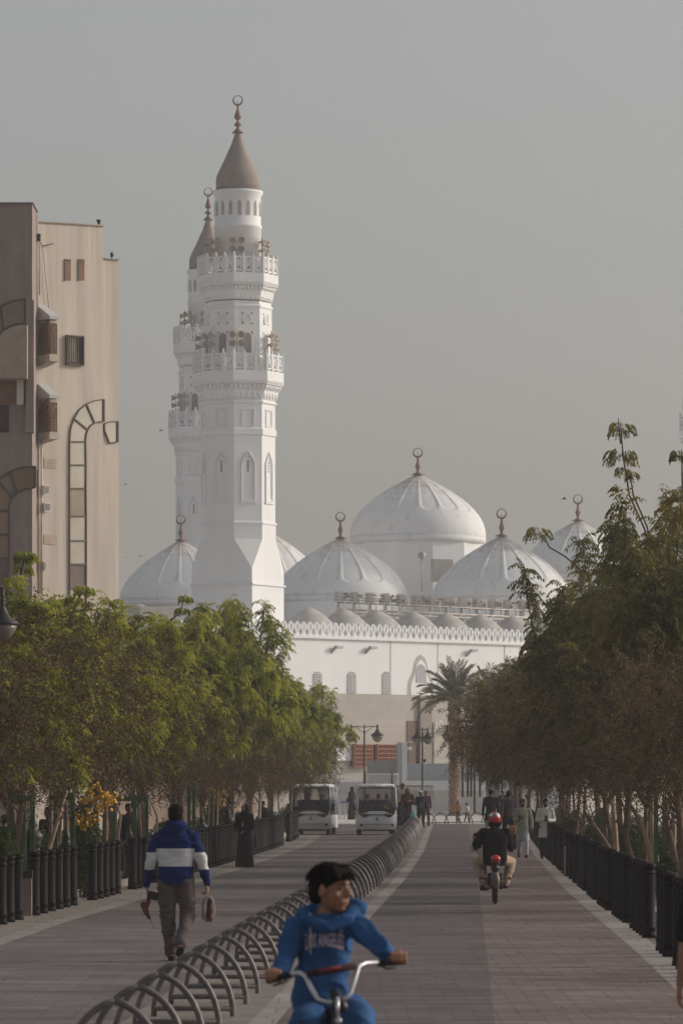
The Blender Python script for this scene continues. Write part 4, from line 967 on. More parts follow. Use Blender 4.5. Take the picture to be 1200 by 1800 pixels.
# low garden wall and hedge seen between the left trunks
def wallbox(name, p0, p1, h, t, mat, label, cat):
    p0 = Vector(p0); p1 = Vector(p1); dd = p1-p0; a = math.atan2(dd.y, dd.x); mb = MB(); mb.span(-dd.length/2, dd.length/2, -t/2, t/2, 0, h)
    q = mb.build(name, mat); q.location = (p0+p1)/2; q.rotation_euler = (0,0,a); return tag(q, label, cat)
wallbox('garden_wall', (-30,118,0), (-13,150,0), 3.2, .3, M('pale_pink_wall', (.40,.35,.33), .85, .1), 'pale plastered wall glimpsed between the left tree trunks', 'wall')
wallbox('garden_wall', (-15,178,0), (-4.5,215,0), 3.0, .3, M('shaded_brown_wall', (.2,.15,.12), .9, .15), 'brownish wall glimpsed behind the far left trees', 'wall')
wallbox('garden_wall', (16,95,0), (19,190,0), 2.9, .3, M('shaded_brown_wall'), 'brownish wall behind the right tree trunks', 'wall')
# ------------------------------------------------------------------ trees
leaf_neem = leaf_mat('neem_leaf', [(.065,.075,.014),(.17,.188,.03),(.32,.345,.05),(.43,.42,.06)], .5)
leaf_neem_r = leaf_mat('olive_neem_leaf', [(.055,.055,.018),(.11,.118,.03),(.20,.195,.048),(.27,.21,.05)], .45)
leaf_fine = leaf_mat('acacia_leaf', [(.055,.038,.022),(.09,.062,.030),(.15,.105,.045)], .3)
leaf_shrub = leaf_mat('shrub_leaf', [(.03,.05,.014),(.06,.09,.02),(.10,.12,.03)], .3)
bark = M('tan_bark', (.15,.10,.075), .9, .35, 9, .5, 30)
bark_pale = M('pale_bark', (.32,.24,.17), .9, .25, 9, .5, 30)
green_paint = M('green_stake_paint', (.055,.10,.045), .7, .3, 6, .1, 20)
class LeafMB:
    def __init__(s): s.v = []; s.f = []
    def leaflet(s, p, d, n, L_, W_):
        o = len(s.v); side = d.cross(n); 
        if side.length < 1e-6: side = Vector((1,0,0))
        side.normalize(); m_ = p+d*L_*.45
        s.v += [tuple(p), tuple(m_+side*W_/2), tuple(p+d*L_), tuple(m_-side*W_/2)]; s.f.append((o,o+1,o+2,o+3))
    def build(s, name, mat, parent=None):
        me = bpy.data.meshes.new(name); me.from_pydata(s.v, [], s.f); me.materials.append(mat)
        o = bpy.data.objects.new(name, me); COL.objects.link(o); o.parent = parent; return o
def rnd_unit(rg):
    while True:
        v = Vector((rg.uniform(-1,1), rg.uniform(-1,1), rg.uniform(-1,1)))
        if .05 < v.length < 1: return v.normalized()
def compound(lb, rg, base, d, L_, pairs, ll, lw, droop):
    p = base.copy(); d = d.copy(); st = L_/pairs; dn = Vector((0,0,-1))
    for i in range(pairs):
        d = (d+dn*droop/pairs*(1+i*.3)).normalized(); p = p+d*st
        side = d.cross(dn)
        if side.length < .1: side = rnd_unit(rg)
        side.normalize()
        for s_ in (-1,1):
            ld = (side*s_*.75+d*.35+dn*.62+rnd_unit(rg)*.12).normalized()
            lb.leaflet(p, ld, (dn+rnd_unit(rg)*.4).normalized(), ll*rg.uniform(.75,1.1), lw)
def grow_limbs(rg, z0, tips, stems, lean=.3, r0=.09):
    """trunk stems and limbs ending in the lobe centres; returns trunk mesh builder"""
    mb = MB(); k = 0
    groups = [[] for _ in range(stems)]
    for i, t in enumerate(tips): groups[i % stems].append(t)
    for g_ in groups:
        a = rg.uniform(0, 2*PI); base = Vector((math.cos(a)*.18, math.sin(a)*.12, -.02))
        c = sum(g_, Vector())/len(g_)
        fork = Vector((base.x+(c.x)*lean+rg.uniform(-.25,.25), base.y+c.y*lean, z0*rg.uniform(.8,1.05)))
        mid = base.lerp(fork, .5)+Vector((rg.uniform(-.12,.12), rg.uniform(-.1,.1), 0))
        r_ = r0*rg.uniform(.7,1.05)
        mb.tube([base, mid, fork], [r_*1.25, r_, r_*.8], 8)
        for t in g_:
            m_ = fork.lerp(t, .5)+Vector((rg.uniform(-.2,.2), rg.uniform(-.2,.2), rg.uniform(-.05,.3)))
            mb.tube([fork, m_, t], [r_*.62, r_*.38, r_*.15], 6)
            for q in range(4):
                b_ = m_.lerp(t, rg.random()); e_ = b_+rnd_unit(rg)*rg.uniform(.3,.8); mb.tube([b_, e_], [r_*.2, r_*.06], 4)
    return mb
def crown_lobes(rg, z0, z1, rad, n, flat=1.0):
    """uneven set of lobes: centre, radius"""
    out = []
    for i in range(n):
        t = (i+.5)/n; z = z0+(z1-z0)*(.12+.80*t); rr = rad*math.sin(PI*min(.98,.22+.74*t))**.7
        a = i*2.4+rg.uniform(-.4,.4); q = rr*rg.uniform(.35,.8)
        out.append((Vector((q*math.cos(a), q*math.sin(a), z)), rad*rg.uniform(.34,.5)))
    return out
def make_neem(seed, name, h, rad, z0, leafm, n_lobes=12, per=30, shoots=3):
    rg = random.Random(seed); root = empty(name, (0,0,0)); lobes = [(c, r_*.80) for c, r_ in crown_lobes(rg, z0, h-.75, rad*1.05, n_lobes)]
    lb = LeafMB(); tips = [c for c, _ in lobes]; tw = MB()
    def spray(base, d, nl=11, L_=.38):
        for i in range(nl):
            dd = (d*.55+rnd_unit(rg)*.9+Vector((0,0,.18))).normalized()
            compound(lb, rg, base, dd, L_*rg.uniform(.75,1.2), 6, .15, .044, .85)
    for c, r_ in lobes:
        for i in range(per):
            u = rnd_unit(rg); 
            if u.z < -.5 and rg.random() < .5: u.z *= -1
            q = rg.uniform(.35,1.0)**.35; p = c+Vector((u.x*r_*q*1.15, u.y*r_*q*1.15, u.z*r_*q*.85))
            if p.z < z0: p.z = z0+rg.random()*.2
            spray(p, u)
    for i in range(shoots):
        c, r_ = lobes[-1-i % 8]; b = c+Vector((rg.uniform(-.3,.3)*rad, rg.uniform(-.3,.3), r_*.4)); t = b+Vector((rg.uniform(-.3,.3), 0, rg.uniform(.6,1.35)))
        tw.tube([b, b.lerp(t,.5)+Vector((.05,0,0)), t], [.02,.015,.01], 5); spray(t, Vector((0,0,.6)), 14, .38); spray(t-Vector((0,0,.2)), Vector((0,0,.4)), 12, .40); spray(t-Vector((.08,0,.42)), Vector((0,0,.4)), 10, .38)
    mb = grow_limbs(rg, z0*.95, tips, 2, .2)
    o_ = len(mb.v); mb.v += tw.v; mb.f += [[i+o_ for i in f] for f in tw.f]; mb.m += tw.m; mb.sm += tw.sm
    mb.build('trunk', bark, root); lb.build('crown', leafm, root)
    return root
def make_fine(seed, name, h, rad, z0, leafm, n_lobes=14, per=2300):
    rg = random.Random(seed); root = empty(name, (0,0,0)); lobes = crown_lobes(rg, z0, h-.2, rad, n_lobes)
    lb = LeafMB(); tw = MB()
    for c, r_ in lobes:
        for b in range(per//34):
            u = rnd_unit(rg); q = rg.random()**.45; s_ = c+Vector((u.x*r_*q*1.25, u.y*r_*q*1.25, u.z*r_*q*.8)); dd = (u+rnd_unit(rg)*.8+Vector((0,0,-.25))).normalized()
            if s_.z < z0-.1: s_.z = z0+rg.random()*.3
            L_ = rg.uniform(.25,.5)
            for j in range(34):
                t = rg.random(); p = s_+dd*L_*t+rnd_unit(rg)*.045+Vector((0,0,-.12*t*t))
                lb.leaflet(p, rnd_unit(rg), rnd_unit(rg), .052, .024)
    mb = grow_limbs(rg, z0*.9, [c for c, _ in lobes], 3, .35, .048); mb.build('trunk', bark, root); lb.build('crown', leafm, root)
    return root
# name, variant -> prototypes (height 6 neem, height 4.4 fine)
NEEM_L = [make_neem(11+i, 'neem_tree', 6.0, 2.2, 2.7, leaf_neem, 19, 16, 9) for i in range(3)]
NEEM_R = [make_neem(31+i, 'neem_tree', 6.0, 2.3, 2.0, leaf_neem_r, 19, 16, 9) for i in range(2)]
FINE = [make_fine(51+i, 'acacia_tree', 4.4, 2.3, 1.85, leaf_fine) for i in range(3)]
used = set()
def plant(proto, D, X, h0, top_h, rz, wscale, label, group=None):
    sz = top_h/h0
    if proto.name in used: q = copy_tree(proto)
    else: used.add(proto.name); KID[proto.name] = kids(proto); q = proto
    q.location = (X, D, .016); q.rotation_euler = (0,0,rz); q.scale = (wscale, wscale, sz)
    q['label'] = label; q['category'] = 'tree'
    if group: q['group'] = group
    elif 'group' in q: del q['group']
    return q
def hgt(D, top): return EYE+(HY-top)*D/F
GL = 'green neem trees of the left row'; GR = 'trees of the right row'
LN = [(72,-45,1060,'nearest feathery green neem, cut by the left edge'),(80,30,1025,'feathery green neem in front of the dark shaded facade'),(89,120,1045,'feathery green neem in front of the tall ribbon window of the tan building'),(97,190,1075,'green neem just left of the tan building\'s right corner'),(106,250,1092,'green neem below the leftmost ribbed dome'),
      (116,308,1075,'green neem under the dome left of the tall minaret'),(127,360,1062,'green neem in front of the minaret base, left one'),(139,408,1058,'tall green neem in front of the minaret base, its sprays reaching highest'),(153,440,1100,'green neem at the right edge of the minaret base'),
      (170,478,1170,'green neem in front of the left end of the white mosque wall'),(188,512,1185,'green neem left of the first arched mosque window'),(206,545,1200,'last green neem of the left row, above the left cart')]
for i, (D, px_, top, lb_) in enumerate(LN):
    plant(NEEM_L[i % 3], D, P(px_,0,D).x, 6.55, hgt(D, top)+.15, i*1.3, [1.0,.95,.95,.9,.9,.95,.95,1.0,.95,.9,.85,.85][i], lb_)
LF = [(66,-60,1090,'brown fine leaved tree cut by the left edge'),(73,25,1085,'brown fine leaved tree low in front of the left street lamp'),(81,105,1095,'brown fine leaved tree above the first green stakes'),(90,180,1120,'brown fine leaved tree above the yellow flowers'),(101,245,1190,'dark fine leaved tree left of the striped hoodie man'),
      (112,310,1235,'dark fine leaved tree above the striped hoodie man'),(125,362,1250,'dark fine leaved tree right of the striped hoodie man'),(138,402,1250,'dark fine leaved tree left of the woman in black'),(152,440,1265,'dark fine leaved tree above the woman in black'),(168,478,1280,'small dark fine leaved tree left of the left cart'),(186,520,1290,'small dark fine leaved tree right above the left cart'),(204,540,1300,'farthest dark fine leaved tree of the left side')]
for i, (D, px_, top, lb_) in enumerate(LF):
    plant(FINE[i % 3], D, P(px_,0,D).x, 4.4, hgt(D, top), i*2.1+.5, [.95,.95,.9,.9,.8,.8,.85,.85,.85,.85,.8,.8][i], lb_)
RN = [(88,1215,900,'tall olive neem cut by the right edge',1.1),(97,1150,885,'tallest olive neem on the right, its crown reaching the height of the domes',1.15),(108,1085,960,'olive neem under the far right dome',1.15),(121,1045,1010,'olive neem right of the two right domes',1.1),(136,1000,1060,'olive neem reaching over the mosque battlement on the right',1.05),(158,955,1130,'olive neem at the left end of the right row above the wall lamps',1.0),(180,905,1175,'small olive neem right beside the second date palm',.95)]
for i, (D, px_, top, lb_, ws) in enumerate(RN):
    plant(NEEM_R[i % 2], D, P(px_,0,D).x, 6.55, hgt(D, top)+.2, i*1.7, ws, lb_)
RF = [(70,1275,1130,'brown tree at the very right edge above the nearest right bollards',1.0),(78,1205,1150,'big brown fine leaved tree filling the right edge',1.15),(88,1130,1150,'big brown fine leaved tree left of the right edge one',1.2),(100,1060,1160,'dark brown tree with leaning pale stems behind the right bollards',1.2),(113,1010,1180,'dark brown tree above the man in the long white shirt',1.1),(128,980,1200,'dark brown tree behind the man in white holding a phone',1.1),(146,950,1215,'dark tree above the walker in the pale green robe',1.1),(164,925,1210,'dark tree above the two dark dressed men',1.2),(184,898,1190,'dark tree right of the palm, its edge near the black poles',1.3),(206,905,1185,'farthest dark tree of the right row',1.3)]
for i, (D, px_, top, lb_, ws) in enumerate(RF):
    plant(FINE[(i+1) % 3], D, P(px_,0,D).x, 4.4, hgt(D, top), i*1.9, ws, lb_)
# slender shoots that stand clear of the right crowns: long stem, leaf umbrella on top
def shoot_obj(name, segs, heads, label, D, leafm):
    base = P(segs[0][0][0], segs[0][0][1], D); mb = MB()
    tree = min((o for o in COL.objects if o.name.startswith('neem_tree')), key=lambda o: (o.location.x-base.x)**2+(o.location.y-D)**2)
    for s_ in segs: mb.tube([P(x,y,D)-base for x, y in s_], [.022]*(len(s_)-1)+[.010], 6)
    root = mb.build('branch', M('dark_stem', (.08,.06,.05)), tree, loc=base)
    root.matrix_parent_inverse = Matrix.LocRotScale(tree.location, tree.rotation_euler, tree.scale).inverted(); lb = LeafMB(); rg = random.Random(5)
    for (x, y, r_, n) in heads:
        c = P(x,y,D)-base
        for i in range(n):
            a = rg.uniform(0,2*PI); dd = Vector((math.cos(a), math.sin(a)*.7, rg.uniform(-.15,.35))).normalized(); rm_ = r_*D/F; k_ = rg.random()**.6*.75
            compound(lb, rg, c+Vector((rm_*k_*math.cos(a),rm_*k_*math.sin(a),rg.uniform(-.35,.35)*rm_+.35*rm_*(.75-k_))), dd, rm_*rg.uniform(.5,.85), 5, .11, .035, 1.4)
    lb.build('leaves', leafm, root)
shoot_obj('neem_branch', [[(1150,1010),(1132,930),(1105,870),(1094,800),(1090,745)],[(1155,1000),(1136,925),(1112,870),(1106,830)],[(1090,780),(1086,735)]], [(1092,750,24,34),(1090,800,26,46),(1092,828,16,16),(1110,834,12,16),(1080,857,7,8)], 'long bare shoots with leaf tufts standing high above the right trees', 97, leaf_neem_r)
shoot_obj('neem_branch', [[(1030,1010),(992,978),(965,962),(950,935)]], [(946,934,23,38)], 'single curved shoot with a leaf tuft left of the far right dome', 112, leaf_neem_r)
shoot_obj('neem_branch', [[(1203,960),(1200,900),(1198,840),(1197,790)]], [(1194,797,18,26)], 'leaf tuft at the right edge below the lamp top', 92, leaf_neem_r)
shoot_obj('neem_branch', [[(40,1060),(37,1010),(45,975)]], [(46,975,20,34),(42,998,14,18)], 'drooping leaf tuft standing before the dark facade on the left', 80, leaf_neem)
shoot_obj('neem_branch', [[(290,1100),(318,1075),(325,1045)]], [(326,1050,12,24),(321,1072,12,22)], 'narrow leaf tuft in front of the left dome\'s drum', 112, leaf_neem)
shoot_obj('neem_branch', [[(110,1120),(135,1060),(148,1032)]], [(148,1034,17,24),(132,1054,15,20)], 'arching leaf spray before the ribbon window of the tan building', 84, leaf_neem)
shoot_obj('neem_branch', [[(370,1130),(390,1080),(412,1055)]], [(412,1060,17,28),(396,1080,17,24)], 'feathery spray reaching up in front of the minaret base', 135, leaf_neem)
# green stakes with cross bars
def stake(px_list, D, top, label, bars_):
    b = Vector((P(px_list[0],0,D).x, D, 0)); q = empty('tree_support', b, 0, label, 'tree stake'); z = EYE-(top-HY)*D/F
    for i, px_ in enumerate(px_list):
        x = P(px_,0,D).x-b.x; mb = MB(); mb.span(x-.04,x+.04,(i % 2)*.5-.04,(i % 2)*.5+.04,0,z); mb.build('post', green_paint, q)
    if bars_:
        x0 = P(bars_[0],0,D).x-b.x; x1 = P(bars_[1],0,D).x-b.x; zz = EYE-(bars_[2]-HY)*D/F
        mb = MB(); mb.span(min(x0,x1),max(x0,x1),-.10,-.043,zz-.05,zz+.05); mb.build('cross_bar', green_paint, q)
stake((20,54,42), 70, 1396, 'green timber stake frame nearest the left edge', (16,58,1403))
stake((98,125), 73, 1394, 'green timber stake frame between the leaning tan stems and the flowers', (88,130,1402))
stake((237,256,200), 88, 1398, 'green timber stake frame left of the striped hoodie man', (195,260,1404))
stake((341,331), 108, 1378, 'green timber stake right of the striped hoodie man\'s head', None)
stake((1057,1063), 104, 1420, 'green stake behind the right bollards, left one', None)
stake((1152,1170), 82, 1400, 'green stake behind the right bollards, right one', None)
# loose extra stems of the row trees under the crowns, not trees themselves
def stem(px0, py0, px1, py1, D, r_, label, bend=0.0, m=None):
    b = P(px0,py0,D); q = empty('tree_stem', Vector((b.x,D,0)), 0, label, 'tree'); t = P(px1,py1,D)
    z0 = Vector((0,0,b.z)); e_ = t-Vector((b.x,D,0)); g_ = Vector((-(e_.x)*.25,0,0)) if b.z > .2 else Vector()
    mb = MB(); m_ = z0.lerp(e_,.5)+Vector((bend,0,0)); mb.tube([g_, z0, m_, e_], [r_*1.1, r_, r_*.9, r_*.6], 8); mb.build('trunk', m or bark_pale, q)
    mb = MB()
    for i in range(5):
        a_ = z0.lerp(e_, .5+.1*i); mb.tube([a_, a_+Vector((random.uniform(-.5,.5), random.uniform(-.3,.3), random.uniform(.25,.6)))], [r_*.35, r_*.12], 5)
    mb.build('branch', m or bark, q)
random.seed(12)
stem(28,1500,45,1385,70,.075,'thick brown stem between the first green stakes',.0,bark)
stem(85,1500,118,1390,70,.03,'thin pale stem leaning right in front of the second green stakes')
stem(8,1495,-8,1440,68,.03,'pale stem leaning left at the left edge')
stem(118,1500,116,1390,76,.05,'dark upright stem behind the second green stakes',0,bark)
stem(185,1490,186,1390,82,.06,'upright brown stem beside the yellow flowers',0,bark)
stem(208,1470,200,1400,86,.03,'thin pale curved stem left of the hoodie man',.1)
stem(275,1470,262,1400,96,.03,'pale stem just left of the hoodie man\'s shoulder',.1)
for i, x in enumerate((366,374,381)): stem(x,1465,x+3,1390,116,.03,['left of three close pale stems right of the hoodie man','middle of three close pale stems right of the hoodie man','right of three close pale stems right of the hoodie man'][i])
stem(408,1455,412,1390,126,.05,'pale stem left of the woman in black')
stem(455,1450,458,1395,148,.06,'pale stem right of the woman in black')
stem(1028,1487,1020,1435,112,.05,'pale stem leaning left behind the right bollards, leftmost')
stem(1082,1500,1076,1402,94,.07,'thick pale upright stem behind the right bollards')
stem(1140,1490,1108,1415,88,.06,'pale stem leaning strongly left, the brightest on the right',.04)
stem(1076,1500,1025,1425,96,.06,'brown stem leaning left behind the thick pale one',.0,bark)
stem(1098,1510,1105,1400,100,.09,'reddish thick stem in the shade on the right',0,bark)
stem(1152,1510,1145,1395,85,.06,'pale wavy stem right of the strongly leaning one',-.05)
stem(1190,1530,1165,1420,78,.07,'pinkish stem near the right edge, leaning left',0,bark)
stem(1182,1500,1180,1415,80,.05,'pale stem at the right edge beside a green stake',.03)
stem(1200,1530,1192,1400,76,.07,'brown stem cut by the right edge',0,bark)
# ------------------------------------------------------------------ shrubs with yellow flowers and low plants
flower = M('yellow_flower', (.62,.36,.03), .6, .25, 10)
def shrub(px_, D, top, wpx, label, fl, seed):
    rg = random.Random(seed); X = P(px_,0,D).x; q = empty('flowering_shrub' if fl else 'shrub', (X,D,.016), 0, label, 'shrub'); z = EYE-(top-HY)*D/F; r_ = wpx*D/F/2
    lb = LeafMB()
    for i in range(2600):
        u = rnd_unit(rg); p = Vector((u.x*r_*rg.random()**.4, u.y*r_*rg.random()**.4, z*.5+u.z*z*.48*rg.random()**.4)); lb.leaflet(p, (rnd_unit(rg)+Vector((0,0,-.3))).normalized(), rnd_unit(rg), .10, .035)
    lb.build('foliage', leaf_shrub, q)
    mb = MB()
    for i in range(6): mb.tube([(rg.uniform(-.1,.1),0,0),(rg.uniform(-r_,r_)*.6,rg.uniform(-.2,.2),z*.7)], [.02,.008], 5)
    mb.build('stem', bark, q)
    for (fx, fy, n) in fl:
        c = P(fx,fy,D)-Vector((X,D,.016)); lf_ = MB()
        for i in range(n):
            p = c+Vector((rg.gauss(0,.10),-.35*r_+rg.gauss(0,.08)-.15,rg.gauss(0,.07))); lf_.lathe([(.012,-.05),(.02,0),(.04,.02),(.0,.015)], 5, p, mat=Matrix.Rotation(rg.uniform(-1.2,1.2),3,'X') @ Matrix.Rotation(rg.uniform(-1,1),3,'Y'))
        lf_.build('flower_cluster', flower, q)
shrub(150, 77, 1388, 60, 'green shrub with orange yellow flower clusters among the left stakes', [(162,1410,32),(190,1400,24),(188,1413,20),(140,1442,24),(160,1443,10),(170,1385,12)], 1)
shrub(378, 118, 1378, 34, 'green shrub with a few yellow flowers right of the hoodie man', [(388,1395,24),(386,1408,16),(372,1391,10)], 2)
shrub(5, 66, 1450, 60, 'low dark shrub at the left edge behind the bollards', [], 3)
shrub(140, 80, 1500, 30, 'low grass green shrub in the gap between bollard groups', [], 4)
for i, (px_, D, top, w_) in enumerate(((60,84,1452,90),(130,90,1450,80),(210,100,1440,80),(290,112,1440,70),(350,125,1435,60),(420,140,1425,60),(470,155,1420,50),(505,175,1415,40))):
    shrub(px_, D, top, w_, ['dark low shrub behind the first green stakes','dark low shrub behind the flower shrub','dark low shrub left of the hoodie man','dark low shrub hidden behind the hoodie man','dark low shrub right of the hoodie man','dark low shrub behind the woman in black','dark low shrub behind the far left bollards','dark low shrub beside the left cart'][i], [], 20+i)
for i, (px_, D, top, w_) in enumerate(((1190,92,1440,100),(1120,100,1430,90),(1060,112,1425,80),(1010,128,1420,60),(985,150,1415,50),(1170,70,1500,40))):
    shrub(px_, D, top, w_, ['dark undergrowth at the right edge behind the stems','dark undergrowth behind the leaning pale stems','dark undergrowth behind the thick pale stem','dark undergrowth left of the green stake','dark undergrowth behind the man in white','low shrub behind the nearest right bollards'][i], [], 40+i)
# ------------------------------------------------------------------ date palms
palm_leaf = leaf_mat('palm_leaf', [(.10,.10,.06),(.15,.145,.085),(.20,.19,.115)], .35)
palm_bark = M('palm_bark', (.26,.17,.115), .95, .35, 5, .6, 18)
def palm(px_, D, yc, rpx, label, n=34, seed=0, tr=.36):
    rg = random.Random(seed); q = empty('date_palm', (P(px_,0,D).x, D, 0), 0, label, 'palm tree'); z = EYE-(yc-HY)*D/F; Rr = rpx*D/F*1.12
    mb = MB(); mb.lathe([(tr*1.05,0),(tr*.9,.3),(tr*.85,z*.5),(tr*.95,z*.8),(tr*1.0,z-.5),(tr*.6,z)], 18)
    # stubs of cut fronds in a spiral
    k = int(z/.045)
    for i in range(k):
        a = i*2.39996; zz = .15+i*(z-.3)/k; rr = tr*(.86 if zz < z*.6 else .95)
        c = Vector((rr*math.cos(a), rr*math.sin(a), zz)); d_ = Vector((math.cos(a), math.sin(a), 1.1)).normalized(); s_ = Vector((-math.sin(a), math.cos(a), 0))
        mb.add([c+s_*.13, c-s_*.13, c+d_*.17-s_*.06, c+d_*.17+s_*.06, c+d_*.1-Vector((0,0,.1))*1.0-s_*.0], [(0,1,2,3),(1,0,4),(0,3,4),(3,2,4),(2,1,4)])
    mb.build('trunk', palm_bark, q)
    rm = MB(); lb = LeafMB()
    for i in range(n):
        a = i*2.39996+rg.uniform(-.2,.2); up = 1.0-(i/n)*1.05; ee = R(78)*up if up > 0 else R(-30)*rg.random()
        ee = R(84-70*(i/n)+rg.uniform(-6,6)); d_ = Vector((math.cos(a)*math.cos(ee), math.sin(a)*math.cos(ee), math.sin(ee)))
        p = Vector((0,0,z-.15)); L_ = Rr*rg.uniform(1.0,1.25); pts = [p.copy()]; ns = 14
        for j in range(ns):
            d_ = (d_+Vector((0,0,-.030-.035*(i/n)-j*.007))).normalized(); p = p+d_*L_/ns; pts.append(p.copy())
            if j >= 2:
                side = d_.cross(Vector((0,0,1))); 
                if side.length < .1: side = Vector((1,0,0))
                side.normalize(); ll = Rr*.30*math.sin(PI*min(1,(j+1)/(ns+2)))**.6
                for sgn in (-1,1):
                    for q_ in range(4):
                        pp = p-d_*L_/ns*q_/4; ld = (side*sgn*.8+d_*.65+Vector((0,0,rg.uniform(-.15,.35)))).normalized(); lb.leaflet(pp, ld, rnd_unit(rg), ll*rg.uniform(.85,1.1), .05)
        rm.tube(pts, [.05*(1-j/(ns+1))+.008 for j in range(ns+1)], 5)
    rm.build('rachis', M('palm_rib', (.17,.15,.09), .7, .2), q); lb.build('fronds', palm_leaf, q)
palm(798, 266, 1228, 58, 'tall date palm with rough scaly trunk in front of the pale barriers', seed=4, n=40)
palm(862, 276, 1238, 55, 'second date palm half hidden by the right trees', seed=9, n=38)
palm(905, 284, 1225, 55, 'third date palm whose fronds peep out of the right trees', seed=13, n=30)
# ------------------------------------------------------------------ figures: one continuous remeshed body, clothes and hair over it
skin_m = M('brown_skin', (.26,.135,.085), .55, .12, 8, .05, 60)
skin_d = M('dark_skin', (.11,.06,.042), .55, .12, 8, .05, 60)
hair_m = M('black_hair', (.008,.006,.006), .85, .4, 40, .5, 90, stretch=(1,1,.3), spec=.08)
def cloth(name, col, var=.10, rough=.95): return M(name, col, rough, var, 5, .15, 60, spec=.08)
V = Vector
class Blob:
    """union of tapered capsules, ellipsoids and lofts, fused by a voxel remesh into one surface"""
    def __init__(s): s.mb = MB()
    def cap(s, a, b, ra, rb, n=14):
        a, b = V(a), V(b); d = b-a; L_ = d.length
        if L_ < 1e-5: return s
        q = d.to_track_quat('Z','Y').to_matrix(); prof = []
        for i in range(5): t = -PI/2+PI/2*i/4; prof.append((max(1e-4, ra*math.cos(t)), ra*math.sin(t)))
        for i in range(5): t = PI/2*i/4; prof.append((max(1e-4, rb*math.cos(t)), L_+rb*math.sin(t)))
        s.mb.lathe(prof, n, a, mat=q, cap=False); s._close(n, len(prof)); return s
    def _close(s, n, k):
        o = len(s.mb.v)-n*k; s.mb.f.append(list(range(o+n-1, o-1, -1))); s.mb.f.append([o+(k-1)*n+j for j in range(n)]); s.mb.m += [0,0]; s.mb.sm += [True,True]
    def chain(s, pts, rs):
        for i in range(len(pts)-1): s.cap(pts[i], pts[i+1], rs[i], rs[i+1])
        return s
    def ell(s, c, r, mat=None):
        n, k = 18, 12; prof = [(max(1e-3, math.sin(PI*i/k)), -math.cos(PI*i/k)) for i in range(k+1)]
        sc = Matrix.Diagonal(V(r)).to_3x3(); m = (mat @ sc) if mat is not None else sc
        s.mb.lathe(prof, n, c, mat=m, cap=False); s._close(n, k+1); return s
    def loft(s, rings, n=24, off=(0,0,0)):
        """rings: (z, cx, cy, rx, ry) upwards; superelliptic sections"""
        vs = []; 
        for (z, cx, cy, rx, ry) in rings:
            for j in range(n):
                a = 2*PI*j/n; c, s_ = math.cos(a), math.sin(a); e = .86
                vs.append((off[0]+cx+rx*abs(c)**e*(1 if c >= 0 else -1), off[1]+cy+ry*abs(s_)**e*(1 if s_ >= 0 else -1), off[2]+z))
        k = len(rings); fs = []
        for i in range(k-1):
            for j in range(n): fs.append((i*n+j, i*n+(j+1) % n, (i+1)*n+(j+1) % n, (i+1)*n+j))
        fs.append(tuple(range(n-1,-1,-1))); fs.append(tuple((k-1)*n+j for j in range(n)))
        s.mb.add(vs, fs, 0, True); return s
    def done(s, name, mats, parent, vox, smooth=4, wrinkle=0.0, wfreq=6.0, seed=0, paint=None, wst=(1,1,2.2)):
        me = bpy.data.meshes.new(name); me.from_pydata(s.mb.v, [], s.mb.f); t = bpy.data.objects.new('tmp', me); COL.objects.link(t)
        r_ = t.modifiers.new('r', 'REMESH'); r_.mode = 'VOXEL'; r_.voxel_size = vox; r_.use_smooth_shade = True
        if smooth: m_ = t.modifiers.new('s', 'SMOOTH'); m_.factor = .5; m_.iterations = smooth
        dg = bpy.context.evaluated_depsgraph_get(); dg.update(); m2 = bpy.data.meshes.new_from_object(t.evaluated_get(dg)); bpy.data.objects.remove(t); m2.name = name
        if wrinkle:
            ns = [v.normal.copy() for v in m2.vertices]
            for v, n_ in zip(m2.vertices, ns):
                c = v.co; p = V((c.x*wst[0]+seed, c.y*wst[1], c.z*wst[2]))*wfreq
                h = .5*noise.noise(p)+.9*(1-abs(noise.noise(p*.8+V((3,1,7))))*2.2)**2*.6; v.co = c+n_*(h-.35)*wrinkle
        m2.materials.clear()
        if not isinstance(mats, (list,tuple)): mats = [mats]
        for m in mats: m2.materials.append(m)
        if paint:
            for p in m2.polygons: p.material_index = paint(p.center)
        for p in m2.polygons: p.use_smooth = True
        o = bpy.data.objects.new(name, m2); COL.objects.link(o); o.parent = parent; return o

def hand(b, w_, d, palm_n, side, L_=.17, curl=.5, thick=1.0):
    """palm + four unequal bent fingers + thumb from the side of the palm. d: direction of the hand, palm_n: palm-facing normal"""
    w_, d, n = V(w_), V(d).normalized(), V(palm_n).normalized(); n = (n-d*n.dot(d)).normalized(); s = d.cross(n)*side
    pl = L_*.52
    for q in (-.032,-.011,.011,.032): b.cap(w_+s*q*.55, w_+d*pl+s*q, .013*thick, .012*thick, 8)
    for i, (q, fl) in enumerate(((-.033,.40),(-.011,.47),(.011,.5),(.033,.43))):
        p0 = w_+d*pl+s*q; k = fl*L_; a = curl*(1+.1*i)
        d1 = (d*math.cos(a*.6)+n*math.sin(a*.6)); p1 = p0+d1*k*.42
        d2 = (d*math.cos(a*1.5)+n*math.sin(a*1.5)); p2 = p1+d2*k*.33
        d3 = (d*math.cos(a*2.3)+n*math.sin(a*2.3)); p3 = p2+d3*k*.25
        b.chain([p0,p1,p2,p3], [.0098*thick,.0090*thick,.0082*thick,.0068*thick])
    t0 = w_+d*L_*.16+s*.03; t1 = t0+(s*.75+d*.8+n*.35).normalized()*L_*.24; t2 = t1+(d*.9+s*.15+n*.6).normalized()*L_*.2
    b.chain([t0,t1,t2], [.015*thick,.0115*thick,.0085*thick])
